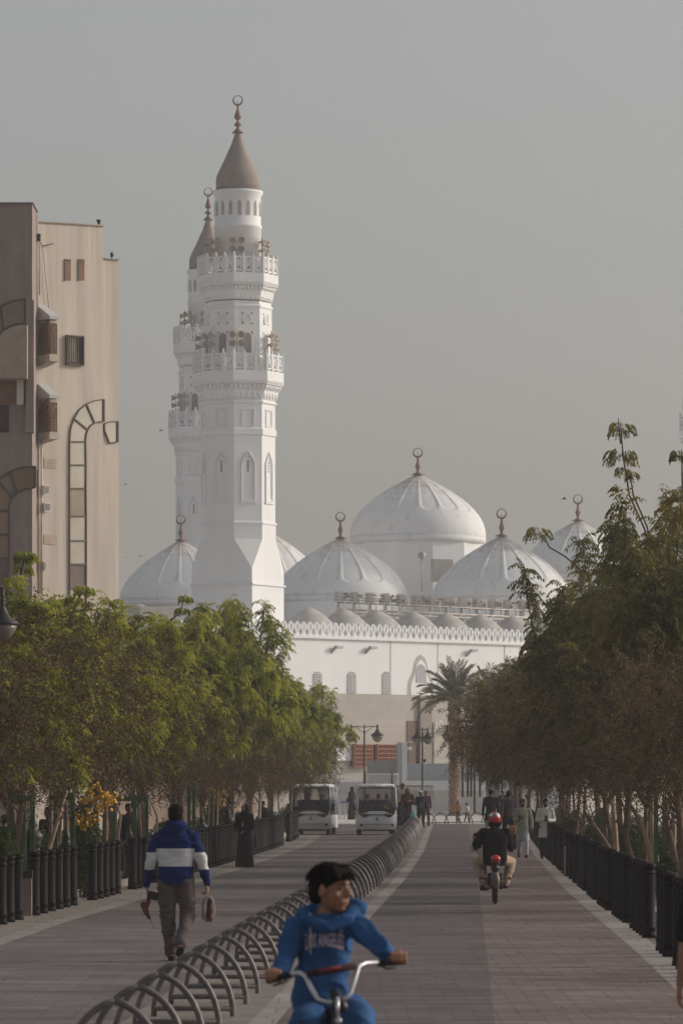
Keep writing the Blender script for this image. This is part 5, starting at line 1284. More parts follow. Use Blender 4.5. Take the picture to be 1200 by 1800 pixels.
def head(b, c, yaw=0.0, pitch=0.0, s=1.0, face=True):
    """head centred at c looking along +Y turned by yaw"""
    m = Matrix.Rotation(yaw,3,'Z') @ Matrix.Rotation(pitch,3,'X')
    def p(x,y,z): return V(c)+m @ V((x*s,y*s,z*s))
    b.ell(p(0,-.012,.028), (.076*s,.095*s,.088*s), m); b.ell(p(0,.018,-.035), (.062*s,.074*s,.078*s), m); b.ell(p(0,.052,-.088), (.032*s,.03*s,.024*s), m)
    if face:
        b.cap(p(0,.078,.018), p(0,.106,-.020), .010*s, .015*s, 8)
        for q in (-1,1):
            b.cap(p(q*.014,.095,-.026), p(q*.016,.088,-.022), .008*s, .008*s, 6); b.cap(p(q*.012,.085,.034), p(q*.048,.070,.033), .011*s, .008*s, 6)
            b.ell(p(q*.044,.058,-.025), (.02*s,.018*s,.02*s), m); b.ell(p(q*.079,-.004,-.012), (.010*s,.020*s,.032*s), m)
        b.cap(p(-.022,.082,-.056), p(.022,.082,-.056), .0085*s, .0085*s, 6); b.cap(p(-.018,.080,-.069), p(.018,.080,-.069), .009*s, .009*s, 6)
    return p, m
def eyes(parent, p, m, s=1.0):
    mb = MB()
    for q in (-1,1): mb.ell(p(q*.031,.0785,.010), (.0135*s,.007*s,.0065*s), 10, 6, mat=m)
    mb.build('eye', M('dark_eye', (.03,.02,.018), .25, .1), parent)
    mb = MB(); mb.tube([p(-.021,.0895,-.0625), p(0,.0925,-.0615), p(.021,.0895,-.0625)], .0022*s, 6); mb.build('mouth', M('dark_lip', (.10,.035,.03), .6), parent)
    mb = MB()
    for q in (-1,1): mb.tube([p(q*.012,.0935,.030), p(q*.031,.090,.037), p(q*.052,.072,.030)], [.0035*s,.0045*s,.002*s], 6)
    mb.build('eyebrow', hair_m, parent)
def J0(**k):
    J = dict(pel=V((0,0,.93)), ch=V((0,.0,1.25)), nk=V((0,-.01,1.47)), hd=V((0,.015,1.625)), yaw=0, pitch=0,
             sl=V((-.185,0,1.41)), sr=V((.185,0,1.41)), el=V((-.25,-.03,1.13)), er=V((.25,-.03,1.13)), wl=V((-.27,.05,.88)), wr=V((.27,.05,.88)),
             hl=V((-.09,0,.9)), hr=V((.09,0,.9)), kl=V((-.10,.02,.49)), kr=V((.10,.02,.49)), al=V((-.10,-.02,.08)), ar=V((.10,-.02,.08)), tl=V((-.11,.13,.03)), tr=V((.11,.13,.03)))
    for a, b in k.items(): J[a] = V(b) if isinstance(b, tuple) else b
    return J
WALK = dict(kl=(-.10,.16,.50), al=(-.10,.20,.085), tl=(-.11,.34,.06), kr=(.10,.02,.48), ar=(.10,-.30,.16), tr=(.11,-.18,.04), el=(-.25,-.12,1.14), wl=(-.27,-.10,.90), er=(.25,.02,1.13), wr=(.26,.17,.92))
def body(root, J, sk, vox, hs=1.0, hd_L=None, hd_R=None, curl=.5, foot=True, name='body'):
    b = Blob(); p, m = head(b, J['hd'], J['yaw'], J['pitch'], hs)
    b.cap(J['nk']-V((0,0,.05)), J['hd']-V((0,.01,.05)), .055, .05)
    b.cap(J['nk']-V((0,0,.05)), J['ch'], .08, .12); b.cap(J['sl']+V((.04,0,0)), J['sr']-V((.04,0,0)), .055, .055); b.cap(J['ch'], J['pel'], .12, .12); b.cap(J['hl'], J['hr'], .085, .085)
    for s_, side in (('l',-1),('r',1)):
        b.chain([J['s'+s_], J['e'+s_], J['w'+s_]], [.048,.036,.025])
        d = (J['w'+s_]-J['e'+s_]).normalized(); hd_ = (hd_L if s_ == 'l' else hd_R)
        if hd_: hand(b, J['w'+s_], hd_[0], hd_[1], hd_[2] if len(hd_) > 2 else side, curl=hd_[3] if len(hd_) > 3 else curl)
        else: hand(b, J['w'+s_], d, V((-side,0,0)), side, curl=curl)
        b.chain([J['h'+s_], J['k'+s_], J['a'+s_]], [.075,.05,.038])
        if foot: b.cap(J['a'+s_]+V((0,-.03,-.03)), J['t'+s_], .038, .03)
    o = b.done(name, sk, root, vox, 3); eyes(o, p, m, hs); return o, p, m
def hair_cap(root, p, m, s=1.0, long_=0.0, mat=None, vox=.012, name='hair', fringe=True):
    b = Blob(); b.ell(p(0,-.020,.045), (.086*s,.098*s,.085*s), m); b.ell(p(0,-.045,.0), (.080*s,.072*s,.085*s), m)
    if fringe: b.ell(p(0,.045,.078), (.062*s,.035*s,.028*s), m)
    if long_: b.ell(p(0,-.05,-.06), (.078*s,.06*s,.08*s), m)
    return b.done(name, mat or hair_m, root, vox, 2, .006, 25)
def shoes(root, J, mat, vox):
    for s_ in 'lr':
        a, t = J['a'+s_], J['t'+s_]; b = Blob(); d = (t-a); d.z = 0
        b.cap(a+V((0,0,-.045))-d.normalized()*.03, t+d.normalized()*.03, .044, .040); b.cap(a-V((0,0,.03)), a+V((0,0,.01)), .045, .04); b.done('shoe', mat, root, vox, 2)
def trousers(root, J, mat, vox, wr=.008, r=(.098,.073,.062), seed=1):
    b = Blob(); b.cap(J['hl']+V((.0,0,.02)), J['hr']+V((0,0,.02)), .108, .108); b.loft([(-.02,0,0,.15,.11),(.06,0,0,.155,.112),(.12,0,0,.15,.105)], off=J['pel'])
    for s_ in 'lr':
        h, k, a = J['h'+s_], J['k'+s_], J['a'+s_]; e = a+(k-a).normalized()*.02; mid = h.lerp(k,.5); cm = k.lerp(a,.4)
        b.chain([h, mid, k, cm, e], [r[0], (r[0]+r[1])/2+.004, r[1], r[1]*.97, r[2]])
    return b.done('trousers', mat, root, vox, 3, wr, 5, seed, wst=(1,1,2.6))
def upper(root, J, mats, vox, wr=.007, name='shirt', r=(.068,.052,.042), hem=-.05, sleeves=1.0, wid=1.0, paint=None, seed=2, depth=1.0):
    b = Blob(); c, p_ = J['ch'], J['pel']; ax = (J['nk']-J['pel'])
    def R_(t, rx, ry): q = p_+ax*t; return (q.z, q.x, q.y, rx*wid, ry*depth)
    b.loft([R_(hem/ .5,.165,.115), R_(0.02,.168,.118), R_(.25,.155,.108), R_(.5,.172,.118), R_(.75,.19,.122), R_(.90,.165,.10), R_(.98,.10,.075), R_(1.03,.065,.06)])
    b.cap(J['sl']+V((.03,0,0)), J['sr']-V((.03,0,0)), .072*wid, .072*wid)
    for s_ in 'lr':
        s, e, w_ = J['s'+s_], J['e'+s_], J['w'+s_]
        if sleeves >= 1: b.chain([s, s.lerp(e,.5), e, e.lerp(w_,.5), w_.lerp(e,.06)], [r[0], r[0]*.92, r[1], r[1]*.95, r[2]])
        else: b.chain([s, s.lerp(e,sleeves)], [r[0], r[0]*.95])
    return b.done(name, mats, root, vox, 3, wr, 5, seed, paint)
def robe(root, J, mat, vox, hem=.1, flare=.22, wr=.010, name='robe', r=(.07,.056,.05), seed=3, sleeves=True, step=0.0):
    b = Blob(); n = J['nk']; p_ = J['pel']
    b.loft([(hem,0,step*.2,flare,flare*.72),(hem+.25,0,step*.15,flare*.92,flare*.66),(p_.z-.15,0,0,.19,.14),(p_.z+.05,0,0,.175,.13),(p_.z+.25,0,0,.165,.118),(1.28,0,0,.185,.122),(1.40,0,0,.175,.105),(1.47,0,0,.09,.075),(1.50,0,0,.06,.058)])
    b.cap(J['sl']+V((.03,0,0)), J['sr']-V((.03,0,0)), .07, .07)
    if sleeves:
        for s_ in 'lr': s, e, w_ = J['s'+s_], J['e'+s_], J['w'+s_]; b.chain([s, e, w_.lerp(e,.05)], list(r))
    return b.done(name, mat, root, vox, 3, wr, 4, seed, wst=(1.6,1.6,.35))
def person_at(px_, py_, rz, label, px_h=None, h0=1.75, D=None, group=None, z=0.0):
    D = D or gd(py_); q = empty('person', (P(px_,0,D).x, D, z), rz, label, 'person', group)
    s = (px_h*D/F)/h0 if px_h else 1.0; q.scale = (s,s,s); return q

# ============ man in the striped hoodie, walking away
q = person_at(309, 1690, 0, 'man from behind in a blue hoodie with a white stripe, carrying a drill', 278, 1.73)
J = J0(pel=(0,0,.93), nk=(0,0,1.455), hd=(0,.02,1.61), sl=(-.190,0,1.345), sr=(.190,0,1.345), el=(-.275,-.02,1.09), er=(.285,-.02,1.10), wl=(-.315,.03,.83), wr=(.345,.04,.85),
       hl=(-.095,0,.9), hr=(.10,0,.9), kl=(-.09,.03,.49), al=(-.045,.03,.085), tl=(-.05,.18,.035), kr=(.13,.06,.50), ar=(.065,-.30,.20), tr=(.05,-.20,.09))
body(q, J, skin_m, .0085, .98, (V((.10,.05,-1)), V((1,.2,0)), -1, .85), (V((.0,.05,-1)), V((-1,.2,0)), 1, 1.0), curl=.9)
hb = Blob(); hb.ell((0,-.0,1.64), (.087,.10,.092)); hb.ell((0,-.035,1.60), (.083,.072,.088)); hb.done('hair', hair_m, q, .009, 2, .004, 30)
blue_h = cloth('royal_blue_fleece', (.011,.022,.10)); white_h = cloth('white_fleece', (.55,.55,.56))
def pt(c):
    # chest stripe and the matching sleeve bands
    if abs(c.x) > .205+max(0,(1.3-c.z))*.06: 
        t = c.z+ (0 if c.x < 0 else .0)
        return 1 if (1.005 < c.z < 1.195) else 0
    return 1 if 1.045 < c.z < 1.235 else 0
b = Blob()
b.loft([(.845,0,0,.178,.13),(.88,0,0,.19,.135),(.96,0,0,.192,.135),(1.08,0,0,.19,.132),(1.22,0,0,.205,.135),(1.31,0,0,.205,.132),(1.385,0,0,.155,.115),(1.45,0,0,.10,.09),(1.48,0,0,.085,.08)])
b.cap((-.15,0,1.36),(.15,0,1.36),.07,.07); b.cap((-.06,0,1.43),(-.19,0,1.35),.05,.075); b.cap((.06,0,1.43),(.19,0,1.35),.05,.075)
for s_ in 'lr': s, e, w_ = J['s'+s_], J['e'+s_], J['w'+s_]; b.chain([s, s.lerp(e,.5), e, e.lerp(w_,.55), w_.lerp(e,.12), w_.lerp(e,.02)], [.078,.072,.064,.058,.05,.040])
hoodie = b.done('hoodie', [blue_h, white_h], q, .0085, 3, .022, 5.5, 5, pt, wst=(1,1,2.0))
b = Blob(); b.ell((0,-.06,1.475), (.135,.085,.06)); b.ell((0,-.02,1.505), (.115,.10,.055)); b.ell((-.07,.03,1.48),(.06,.06,.05)); b.ell((.07,.03,1.48),(.06,.06,.05)); b.ell((0,-.09,1.43),(.10,.05,.05))
b.done('hood', blue_h, hoodie, .009, 3, .010, 9, 8)
brown_t = cloth('brown_grey_trouser_cloth', (.105,.085,.082)); trousers(q, J, brown_t, .0085, .020, (.112,.086,.078))
shoes(q, J, cloth('dark_shoe', (.03,.025,.025)), .01)
hs_ = q.scale[0]; HQ = V(q.location)
def at_hand(lx, ly, lz): return HQ+V((lx,ly,lz))*hs_
# the drill hangs point-down from the left hand
dr = empty('cordless_drill', at_hand(-.285,.02,.70), 0, 'dark red cordless drill held point down in the hoodie man\'s left hand', 'drill')
dr.scale = (1.12,)*3
dk = M('dark_plastic', (.035,.022,.022), .5, .2); dred = M('maroon_plastic', (.13,.025,.025), .5, .2)
b = Blob(); b.cap((-.01,0,.05),(-.015,0,-.06),.020,.020); b.done('handle', dk, dr, .006, 2)
b = Blob(); b.cap((-.065,0,-.075),(-.035,0,-.15),.036,.034); b.cap((-.035,0,-.15),(-.025,0,-.175),.03,.026); b.cap((-.015,0,-.05),(-.04,0,-.10),.026,.028); b.done('motor_body', dred, dr, .006, 2)
mb = MB(); mb.tube([(-.025,0,-.175),(.0,0,-.225)], [.022,.014], 12); mb.build('chuck', dk, dr)
mb = MB(); mb.tube([(.0,0,-.225),(.05,0,-.33)], [.005,.003], 8); mb.build('drill_bit', M('steel_bit', (.10,.09,.09), .35, metal=.8), dr)
mb = MB(); mb.box((.035,0,.02), (.11,.075,.085), 0, mat=Matrix.Rotation(.25,3,'Y')); o = mb.build('battery', dk, dr); bv = o.modifiers.new('b','BEVEL'); bv.width = .012; bv.segments = 2
cb = empty('cable_coil', at_hand(.355,.04,.56), 0, 'coil of pale cable with a red tool in the hoodie man\'s right hand', 'cable'); rg = random.Random(4)
for i in range(9):
    w0, h0 = rg.uniform(.05,.085), rg.uniform(.13,.175); ph = rg.uniform(-.25,.25); pts = []
    for j in range(26):
        a = 2*PI*j/26; x, z = w0*math.sin(a), h0*math.cos(a); pts.append((x*math.cos(ph)-z*math.sin(ph)*.3+rg.uniform(-.002,.002), (i-4)*.006+.01*math.sin(a*2), z+.16-h0))
    mb = MB(); mb.tube(pts, .0055, 6, closed=True); mb.build('cable_loop', M('pale_cable', (.30,.25,.21), .6), cb)
b = Blob(); b.cap((.01,0,.11),(.0,0,-.10),.024,.03); b.done('black_case', dk, cb, .007, 2); b = Blob(); b.cap((.03,-.02,.0),(.025,-.02,-.12),.024,.018); b.done('red_tool', dred, cb, .007, 2)

# ============ woman in black
def abaya(px_, py_, rz, label, hpx, D=None, col=(.018,.014,.016), arms=None, vox=.015, veil=True, z=0.0):
    q = person_at(px_, py_, rz, label, hpx, 1.66, D=D, z=z); J = J0(**(arms or dict(el=(-.24,.0,1.12), er=(.24,.0,1.12), wl=(-.12,.17,1.0), wr=(.14,.17,1.02))))
    body(q, J, skin_m, vox, .95); m_ = cloth('black_abaya_%d' % int(col[0]*1000), col, .2); robe(q, J, m_, vox, .02, .27, .014, 'abaya', (.085,.085,.075))
    b = Blob(); b.ell((0,-.02,1.63),(.098,.11,.115)); b.cap((0,-.02,1.60),(0,-.02,1.44),.095,.12); b.ell((0,-.02,1.40),(.19,.125,.09)); b.ell((0,.0,1.30),(.17,.12,.12))
    o = b.done('headscarf', m_, q, vox, 3, .006, 8)
    return q
w1 = abaya(430, 1525, R(150), 'woman in a long black robe and headscarf standing by the left bollards', 107)
q = empty('hand_bag', V(w1.location)+V((.26,.0,.62)), 0, 'small black bag at the side of the woman in black', 'bag')
mb = MB(); mb.box((0,0,0),(.10,.20,.24)); o = mb.build('bag_body', blk, q); bv = o.modifiers.new('b','BEVEL'); bv.width = .02; bv.segments = 2; mb = MB(); mb.tube([(0,-.07,.12),(0,-.05,.3),(0,.05,.3),(0,.07,.12)], .008, 6); mb.build('strap', blk, q)

# ============ generic walkers
def man(px_, py_, rz, label, hpx, shirt, pants, style='shirt', pose=None, D=None, hair='hair', cap_col=None, sk=skin_d, vox=.016, kid=False, z=0.0, hem=.35):
    q = person_at(px_, py_, rz, label, hpx, 1.75, D=D, z=z); J = J0(**(pose or {})); hs = 1.25 if kid else 1.0
    if kid: J['hd'] = J['hd']+V((0,0,-.02))
    o, p, m = body(q, J, sk, vox, hs, curl=.7)
    if style == 'robe': robe(q, J, shirt, vox, hem, .20 if hem < .3 else .215, .009)
    else: upper(q, J, shirt, vox, .008, 'shirt', (.072,.058,.048), -.06, 1.0 if style != 'tee' else .55, 1.05)
    if hem > .25 or style != 'robe': trousers(q, J, pants, vox, .008)
    shoes(q, J, cloth('dark_shoe', (.03,.025,.025)), vox)
    if hair == 'hair': hair_cap(q, p, m, hs, 0, hair_m, vox, fringe=False)
    elif hair == 'cap':
        hair_cap(q, p, m, hs*.98, 0, hair_m, vox, fringe=False); b = Blob(); b.ell(p(0,-.012,.075), (.088*hs,.10*hs,.062*hs), m)
        b.done('cap', cap_col or cloth('white_cap', (.6,.6,.6)), q, vox, 2)
    return q
K = cloth('pale_green_kurta', (.30,.31,.25)); Wt = cloth('white_cotton', (.60,.58,.54)); Dk = cloth('black_cotton', (.022,.018,.02)); Nv = cloth('navy_cotton', (.02,.022,.045)); Pl = cloth('pale_lilac_trousers', (.42,.42,.48)); Gy = cloth('grey_trousers', (.13,.12,.125)); Br = cloth('brown_robe', (.075,.05,.042)); Mr = cloth('maroon_jacket', (.09,.03,.03)); Og = cloth('orange_shirt', (.42,.19,.05)); Cr = cloth('cream_shirt', (.5,.44,.38)); Lil = cloth('dusky_purple_shirt', (.07,.05,.065)); Be = cloth('beige_cotton', (.40,.34,.27))
phone_pose = dict(WALK, er=(.26,-.02,1.13), wr=(.27,.05,.88), el=(-.25,.02,1.12), wl=(-.10,.22,1.16))
wg = man(918, 1508, R(180), 'man in a knee length pale green robe walking towards us', 104, K, Pl, 'robe', dict(phone_pose, er=(.25,.02,1.12), wr=(.10,.22,1.16), el=(-.26,-.02,1.13), wl=(-.27,.05,.88)), hem=.50)
ws = man(958, 1510, R(180), 'bearded man in a long white shirt reading his phone beside the right bollards', 106, Wt, Dk, 'robe', dict(el=(-.25,.0,1.12), wl=(-.07,.24,1.12), er=(.25,.0,1.12), wr=(.06,.24,1.13)), hem=.62)
for (w__, hx, lb_) in ((wg,-.10,'dark phone in the hand of the man in pale green'),(ws,0,'dark phone held in both hands of the man in white')):
    s_ = w__.scale[0]; o_ = MB(); o_.box((0,0,0),(.075,.012,.15), 0, mat=Matrix.Rotation(-.7,3,'X')); ph = o_.build('phone', M('phone_black', (.02,.02,.02), .25)); ph.location = V(w__.location)+V((hx,-.33,1.20))*s_; tag(ph, lb_, 'phone')
bd = Blob(); bd.ell((0,.075,1.555),(.05,.035,.04)); bd.done('beard', hair_m, ws, .014, 2)
bd = Blob(); bd.ell((0,.075,1.555),(.05,.035,.04)); bd.done('beard', hair_m, wg, .014, 2)
man(862, 1488, R(5), 'man in black from behind with a grey cap, in front of the barriers', 94, Dk, Pl, 'robe', dict(WALK), hair='cap', cap_col=cloth('grey_cap', (.16,.14,.13)), D=150, hem=.70)
man(893, 1495, R(10), 'man in dark purple clothes from behind left of the pale green robe', 98, Lil, Dk, 'shirt', dict(WALK), D=140)
man(884, 1445, R(190), 'man in a dark shirt far behind the two dark dressed men', 60, Dk, Gy, 'shirt', {}, D=215, cap_col=Wt, hair='cap')
man(905, 1450, R(200), 'man in dusky red far behind the pale green robe', 60, Mr, Gy, 'shirt', dict(WALK), D=205)
man(925, 1455, R(190), 'man in white far behind between the two robed men', 62, Wt, Gy, 'robe', {}, D=190, hem=.3)
kd = man(902, 1492, R(185), 'small child in an orange top half hidden behind the man in dark purple', 50, Og, Dk, 'shirt', dict(WALK), kid=True, D=134)
# group by the right cart
man(703, 1465, R(10), 'boy in dark navy clothes from behind beside the right cart', 55, Nv, Nv, 'shirt', dict(WALK), kid=True, vox=.02, D=175)
bw = abaya(716, 1456, R(195), 'woman in a brown robe and scarf beside the right cart', 72, D=185, col=(.065,.042,.036), arms=dict(el=(-.25,.02,1.12), wl=(-.10,.20,1.18), er=(.25,.05,1.12), wr=(.28,.18,1.02)))
man(707, 1448, R(190), 'taller man behind the brown robed woman', 75, Be, Gy, 'shirt', {}, D=205)
bag = empty('carrier_bag', P(726,1434,184), 0, 'turquoise carrier bag held between the brown robe and the white capped man', 'bag')
b = Blob(); b.ell((0,0,0),(.12,.08,.15)); b.ell((.02,0,-.08),(.13,.08,.10)); b.cap((0,0,.1),(0,0,.22),.04,.015); b.done('bag_body', M('turquoise_plastic', (.12,.42,.38), .4, .1), bag, .02, 2, .01, 9); mb = MB(); mb.tube([(-.03,0,.2),(0,0,.32),(.03,0,.2)], .008, 5); mb.build('handle', M('turquoise_plastic'), bag)
man(739, 1452, R(185), 'man with a white cap and dark jacket walking towards us left of the hoops', 66, Nv, Dk, 'shirt', dict(WALK, er=(.25,.05,1.12), wr=(.12,.22,1.02)), hair='cap', D=195)
man(748, 1448, R(190), 'man in a maroon jacket behind the white capped man', 62, Mr, Mr, 'shirt', dict(WALK), D=205)
# children by the hoops
man(804, 1438, R(170), 'child in an orange shirt standing by the palm trunk', 36, Og, Dk, 'shirt', {}, kid=True, D=225)
man(820, 1440, R(200), 'child in a white checked shirt running behind the hoops', 35, Cr, Dk, 'shirt', dict(WALK), kid=True, D=222)
# woman in black between the carts, pale figure behind, men on the terrace
abaya(618, 1432, R(60), 'woman in black walking between the two carts', 56, D=238, vox=.02)
man(590, 1420, R(180), 'pale robed figure behind the beam between the carts', 46, Cr, Cr, 'robe', {}, D=279.5, hem=.1, hair='cap', vox=.02)
man(733, 1392, R(0), 'left one of two men in white before the mosque doorway', 46, Wt, Wt, 'robe', {}, D=294, hem=.1, vox=.022, z=1.75)
man(746, 1392, R(30), 'right one of two men in white before the mosque doorway', 50, Wt, Wt, 'robe', {}, D=294.5, hem=.1, vox=.022, z=1.75)
# dark figures in the shade behind the left bollards
for i, (px_, D, top, cl, lb_) in enumerate(((8,82,1432,Dk,'person in black in the shade at the left edge behind the bollards'),(30,90,1436,Dk,'person in black behind the first green stakes'),(85,86,1418,Dk,'person in black behind the leaning tan stem'),(226,98,1412,Dk,'person in black left of the striped hoodie man under the trees'),(236,104,1408,Mr,'person in dusky red left of the striped hoodie man'),(388,122,1405,Nv,'person in blue under the trees left of the woman in black'),(402,128,1402,Dk,'person in black under the trees just left of the woman in black'),(462,150,1408,Dk,'person in black behind the far left bollards'),(142,88,1450,cloth('dusty_pink_shirt', (.3,.13,.13)),'person in dusty pink sitting low behind the left shrub'))):
    hp_ = (EYE+(HY-top)*D/F)*F/D
    man(px_, 0, R(i*70), lb_, hp_, cl, Dk, 'robe' if i % 2 else 'shirt', {}, D=D, hem=.1, vox=.02)
# ============ passer-by cut off by the right edge: bare forearm and hand
q = person_at(1218, 1800, R(178), 'passer by in a black tee shirt cut off by the right edge, arm hanging', 0, D=38.5)
q.location = (2.35, 26.1, 0); q.scale = (1.0,1.0,1.0)
J = J0(el=(-.25,-.02,1.13), wl=(-.27,.05,.88), er=(.255,.0,1.12), wr=(.285,.06,.86))
o, p, m = body(q, J, skin_m, .009, 1.0, None, (V((.05,.1,-1)), V((-1,.3,0)), 1, .45))
upper(q, J, cloth('black_tee', (.02,.018,.02)), .012, .008, 'tee_shirt', (.078,.062,.05), -.06, .80, 1.1); trousers(q, J, Dk, .012); shoes(q, J, Dk, .014); hair_cap(q, p, m, 1, 0, hair_m, .012)
# ============ motorcyclist seen from behind
D = 73.5; mx = P(870,0,D).x
mo = empty('motorcycle', (mx, D, .004), R(-1), 'small dark motorcycle with a red tail light cowl seen from behind', 'motorcycle')
rub = M('black_rubber', (.02,.018,.018), .85, .2, 20, .2, 60); dkm = M('dark_metal', (.05,.042,.04), .45, .3, 10, .1, 40, metal=.5); redp = M('red_gloss', (.50,.03,.025), .25, .05, spec=.6); fend = M('brown_fender', (.14,.10,.085), .45, .2)
def wheel(parent, y, r_, w_, name='wheel'):
    mb = MB(); pts = [(0, y+(r_-w_*.5)*math.cos(2*PI*i/32), r_+(r_-w_*.5)*math.sin(2*PI*i/32)) for i in range(32)]; mb.tube(pts, w_*.5, 12, closed=True); q = mb.build(name, rub, parent)
    mb = MB(); pts = [(0, y+(r_-w_*1.1)*math.cos(2*PI*i/28), r_+(r_-w_*1.1)*math.sin(2*PI*i/28)) for i in range(28)]; mb.tube(pts, .012, 6, closed=True)
    for i in range(14): a = 2*PI*i/14; mb.tube([(0,y,r_),(0,y+(r_-w_*1.1)*math.cos(a),r_+(r_-w_*1.1)*math.sin(a))], .004, 4)
    mb.tube([(-.05,y,r_),(.05,y,r_)], .03, 10); mb.build('rim', dkm, q); return q
wheel(mo, 0, .27, .085); wheel(mo, 1.22, .27, .075)
b = Blob(); b.ell((0,-.20,.42),(.088,.10,.165)); b.ell((0,-.05,.55),(.07,.2,.05)); b.done('rear_fender', fend, mo, .012, 2)
b = Blob(); b.cap((0,-.15,.66),(0,.15,.66),.075,.09); b.cap((0,-.1,.62),(0,-.2,.50),.06,.05); b.cap((-.09,.05,.45),(-.09,.35,.48),.05,.05); b.cap((.09,.05,.45),(.09,.35,.48),.05,.05); b.done('tail_frame', dkm, mo, .014, 2)
b = Blob(); b.ell((0,-.22,.83),(.095,.09,.075)); b.done('tail_cowl', redp, mo, .01, 2)
b = Blob(); b.cap((0,-.12,.76),(0,.5,.74),.09,.10); b.done('seat', rub, mo, .014, 2)
b = Blob(); b.ell((0,.72,.80),(.14,.24,.13)); b.done('fuel_tank', dkm, mo, .014, 2)
b = Blob(); b.ell((0,.55,.42),(.16,.2,.16)); b.done('engine', dkm, mo, .016, 2, .02, 9)
mb = MB(); mb.tube([(-.28,-.02,.47),(.28,-.02,.47)], .012, 6); mb.build('indicator_bar', dkm, mo)
for sx in (-1,1):
    mb = MB(); mb.lathe([(.0,-.03),(.028,-.02),(.03,.02),(0,.035)], 10, (sx*.27,-.02,.47)); mb.build('indicator', M('orange_lens', (.25,.07,.02), .3), mo)
    mb = MB(); mb.tube([(sx*.11,0,.27),(sx*.12,.12,.55)], [.022,.03], 8); mb.build('shock_absorber', dkm, mo)
    mb = MB(); mb.tube([(sx*.06,.45,.28),(sx*.25,.42,.30)], .014, 6); mb.build('foot_peg', rub, mo)
mb = MB(); mb.tube([(-.13,.35,.28),(-.14,0,.29),(-.16,-.12,.32)], [.03,.04,.045], 10); mb.build('exhaust', M('dull_chrome', (.22,.2,.19), .3, .1, metal=.8), mo)
mb = MB(); mb.box((-.22,-.0,.28),(.13,.10,.07)); mb.build('side_stand', rub, mo)
mb = MB(); mb.tube([(0,1.22,.27),(0,1.0,.95)], .03, 8); mb.tube([(-.36,.78,1.0),(-.2,.9,1.04),(0,.98,1.0),(.2,.9,1.04),(.36,.78,1.0)], .013, 8); mb.build('handlebar', dkm, mo)
b = Blob(); b.ell((0,1.06,.86),(.09,.07,.09)); b.done('headlight', dkm, mo, .014, 2)
b = Blob(); b.cap((0,1.40,.42),(0,1.1,.58),.04,.04); b.done('front_fender', fend, mo, .012, 2)
mo.scale = (.94,.94,.94)
rd = empty('person', (mx, D+.22, .0), 0, 'motorcyclist from behind in a black jacket, beige trousers and a red and white helmet', 'person')
J = J0(pel=(0,0,.84), ch=(0,.06,1.13), nk=(0,.11,1.385), hd=(0,.14,1.53), sl=(-.21,.09,1.31), sr=(.21,.09,1.31), el=(-.33,.28,1.10), er=(.33,.28,1.08), wl=(-.34,.50,1.02), wr=(.34,.50,1.02),
       hl=(-.10,0,.83), hr=(.10,0,.83), kl=(-.315,.36,.76), kr=(.315,.36,.76), al=(-.20,.20,.36), ar=(.20,.20,.36), tl=(-.22,.36,.32), tr=(.22,.36,.32))
o, p, m = body(rd, J, skin_m, .011, 1.0, (V((0,1,-.1)), V((0,-.2,-1)), -1, 1.0), (V((0,1,-.1)), V((0,-.2,-1)), 1, 1.0))
b = Blob(); b.loft([(.70,0,-.04,.20,.15),(.80,0,-.02,.225,.17),(.95,0,.02,.225,.16),(1.10,0,.05,.235,.15),(1.22,0,.07,.235,.14),(1.32,0,.09,.20,.12),(1.38,0,.11,.11,.09),(1.41,0,.11,.075,.075)])
b.cap((-.18,.09,1.30),(.18,.09,1.30),.085,.085)
for s_ in 'lr': s, e, w_ = J['s'+s_], J['e'+s_], J['w'+s_]; b.chain([s, s.lerp(e,.6)+V((0,0,-.03)), e, w_.lerp(e,.06)], [.09,.09,.08,.05])
b.cap((-.26,.12,1.16),(-.29,.2,1.06),.07,.05); b.cap((.26,.12,1.16),(.30,.2,1.00),.07,.06)
b.done('jacket', cloth('black_jacket_cloth', (.013,.010,.013)), rd, .011, 3, .014, 4, 7)
trousers(rd, J, cloth('beige_trouser_cloth', (.40,.30,.235)), .011, .014, (.115,.095,.075)); shoes(rd, J, cloth('brown_shoe', (.06,.035,.03)), .012)
b = Blob(); b.ell(p(0,-.015,.045), (.118,.135,.112), m)
b.done('helmet', [redp, M('helmet_white', (.60,.60,.62), .3, .05, spec=.6), M('helmet_grey', (.16,.17,.2), .3)], rd, .01, 2, paint=lambda c: 1 if c.z > 1.615 and abs(c.x) > .035 else (2 if c.z > 1.59 and abs(c.x) < .07 and c.z < 1.645 else 0))
b = Blob(); b.cap(p(-.06,-.03,-.07), p(.06,-.03,-.07), .06, .06); b.done('collar', hair_m, rd, .012, 2)
# child riding in front, peeking out on the left
ch = empty('person', (mx-.285, D+.95, .0), R(-20), 'child in a pale shirt peeking out left of the motorcyclist', 'person'); ch.scale = (.94,.94,.94); rd.scale = (.94,.94,.94)
J = J0(pel=(.2,-.05,.86), ch=(.05,0,1.0), nk=(0,0,1.12), hd=(-.01,0,1.20), yaw=R(150), sl=(-.09,0,1.07), sr=(.09,0,1.07), el=(-.12,.10,.97), er=(.14,.10,.96), wl=(-.08,.22,.98), wr=(.16,.22,.98), hl=(.14,0,.85), hr=(.24,0,.85), kl=(.08,.18,.78), kr=(.30,.18,.78), al=(.10,.15,.55), ar=(.30,.15,.55), tl=(.10,.25,.53), tr=(.30,.25,.53))
b = Blob(); p, m = head(b, J['hd'], J['yaw'], 0, .80); b.cap((0,0,1.13),(0,0,1.04),.035,.05)
b.chain([J['nk'],J['ch'],J['pel']],[.05,.075,.08])
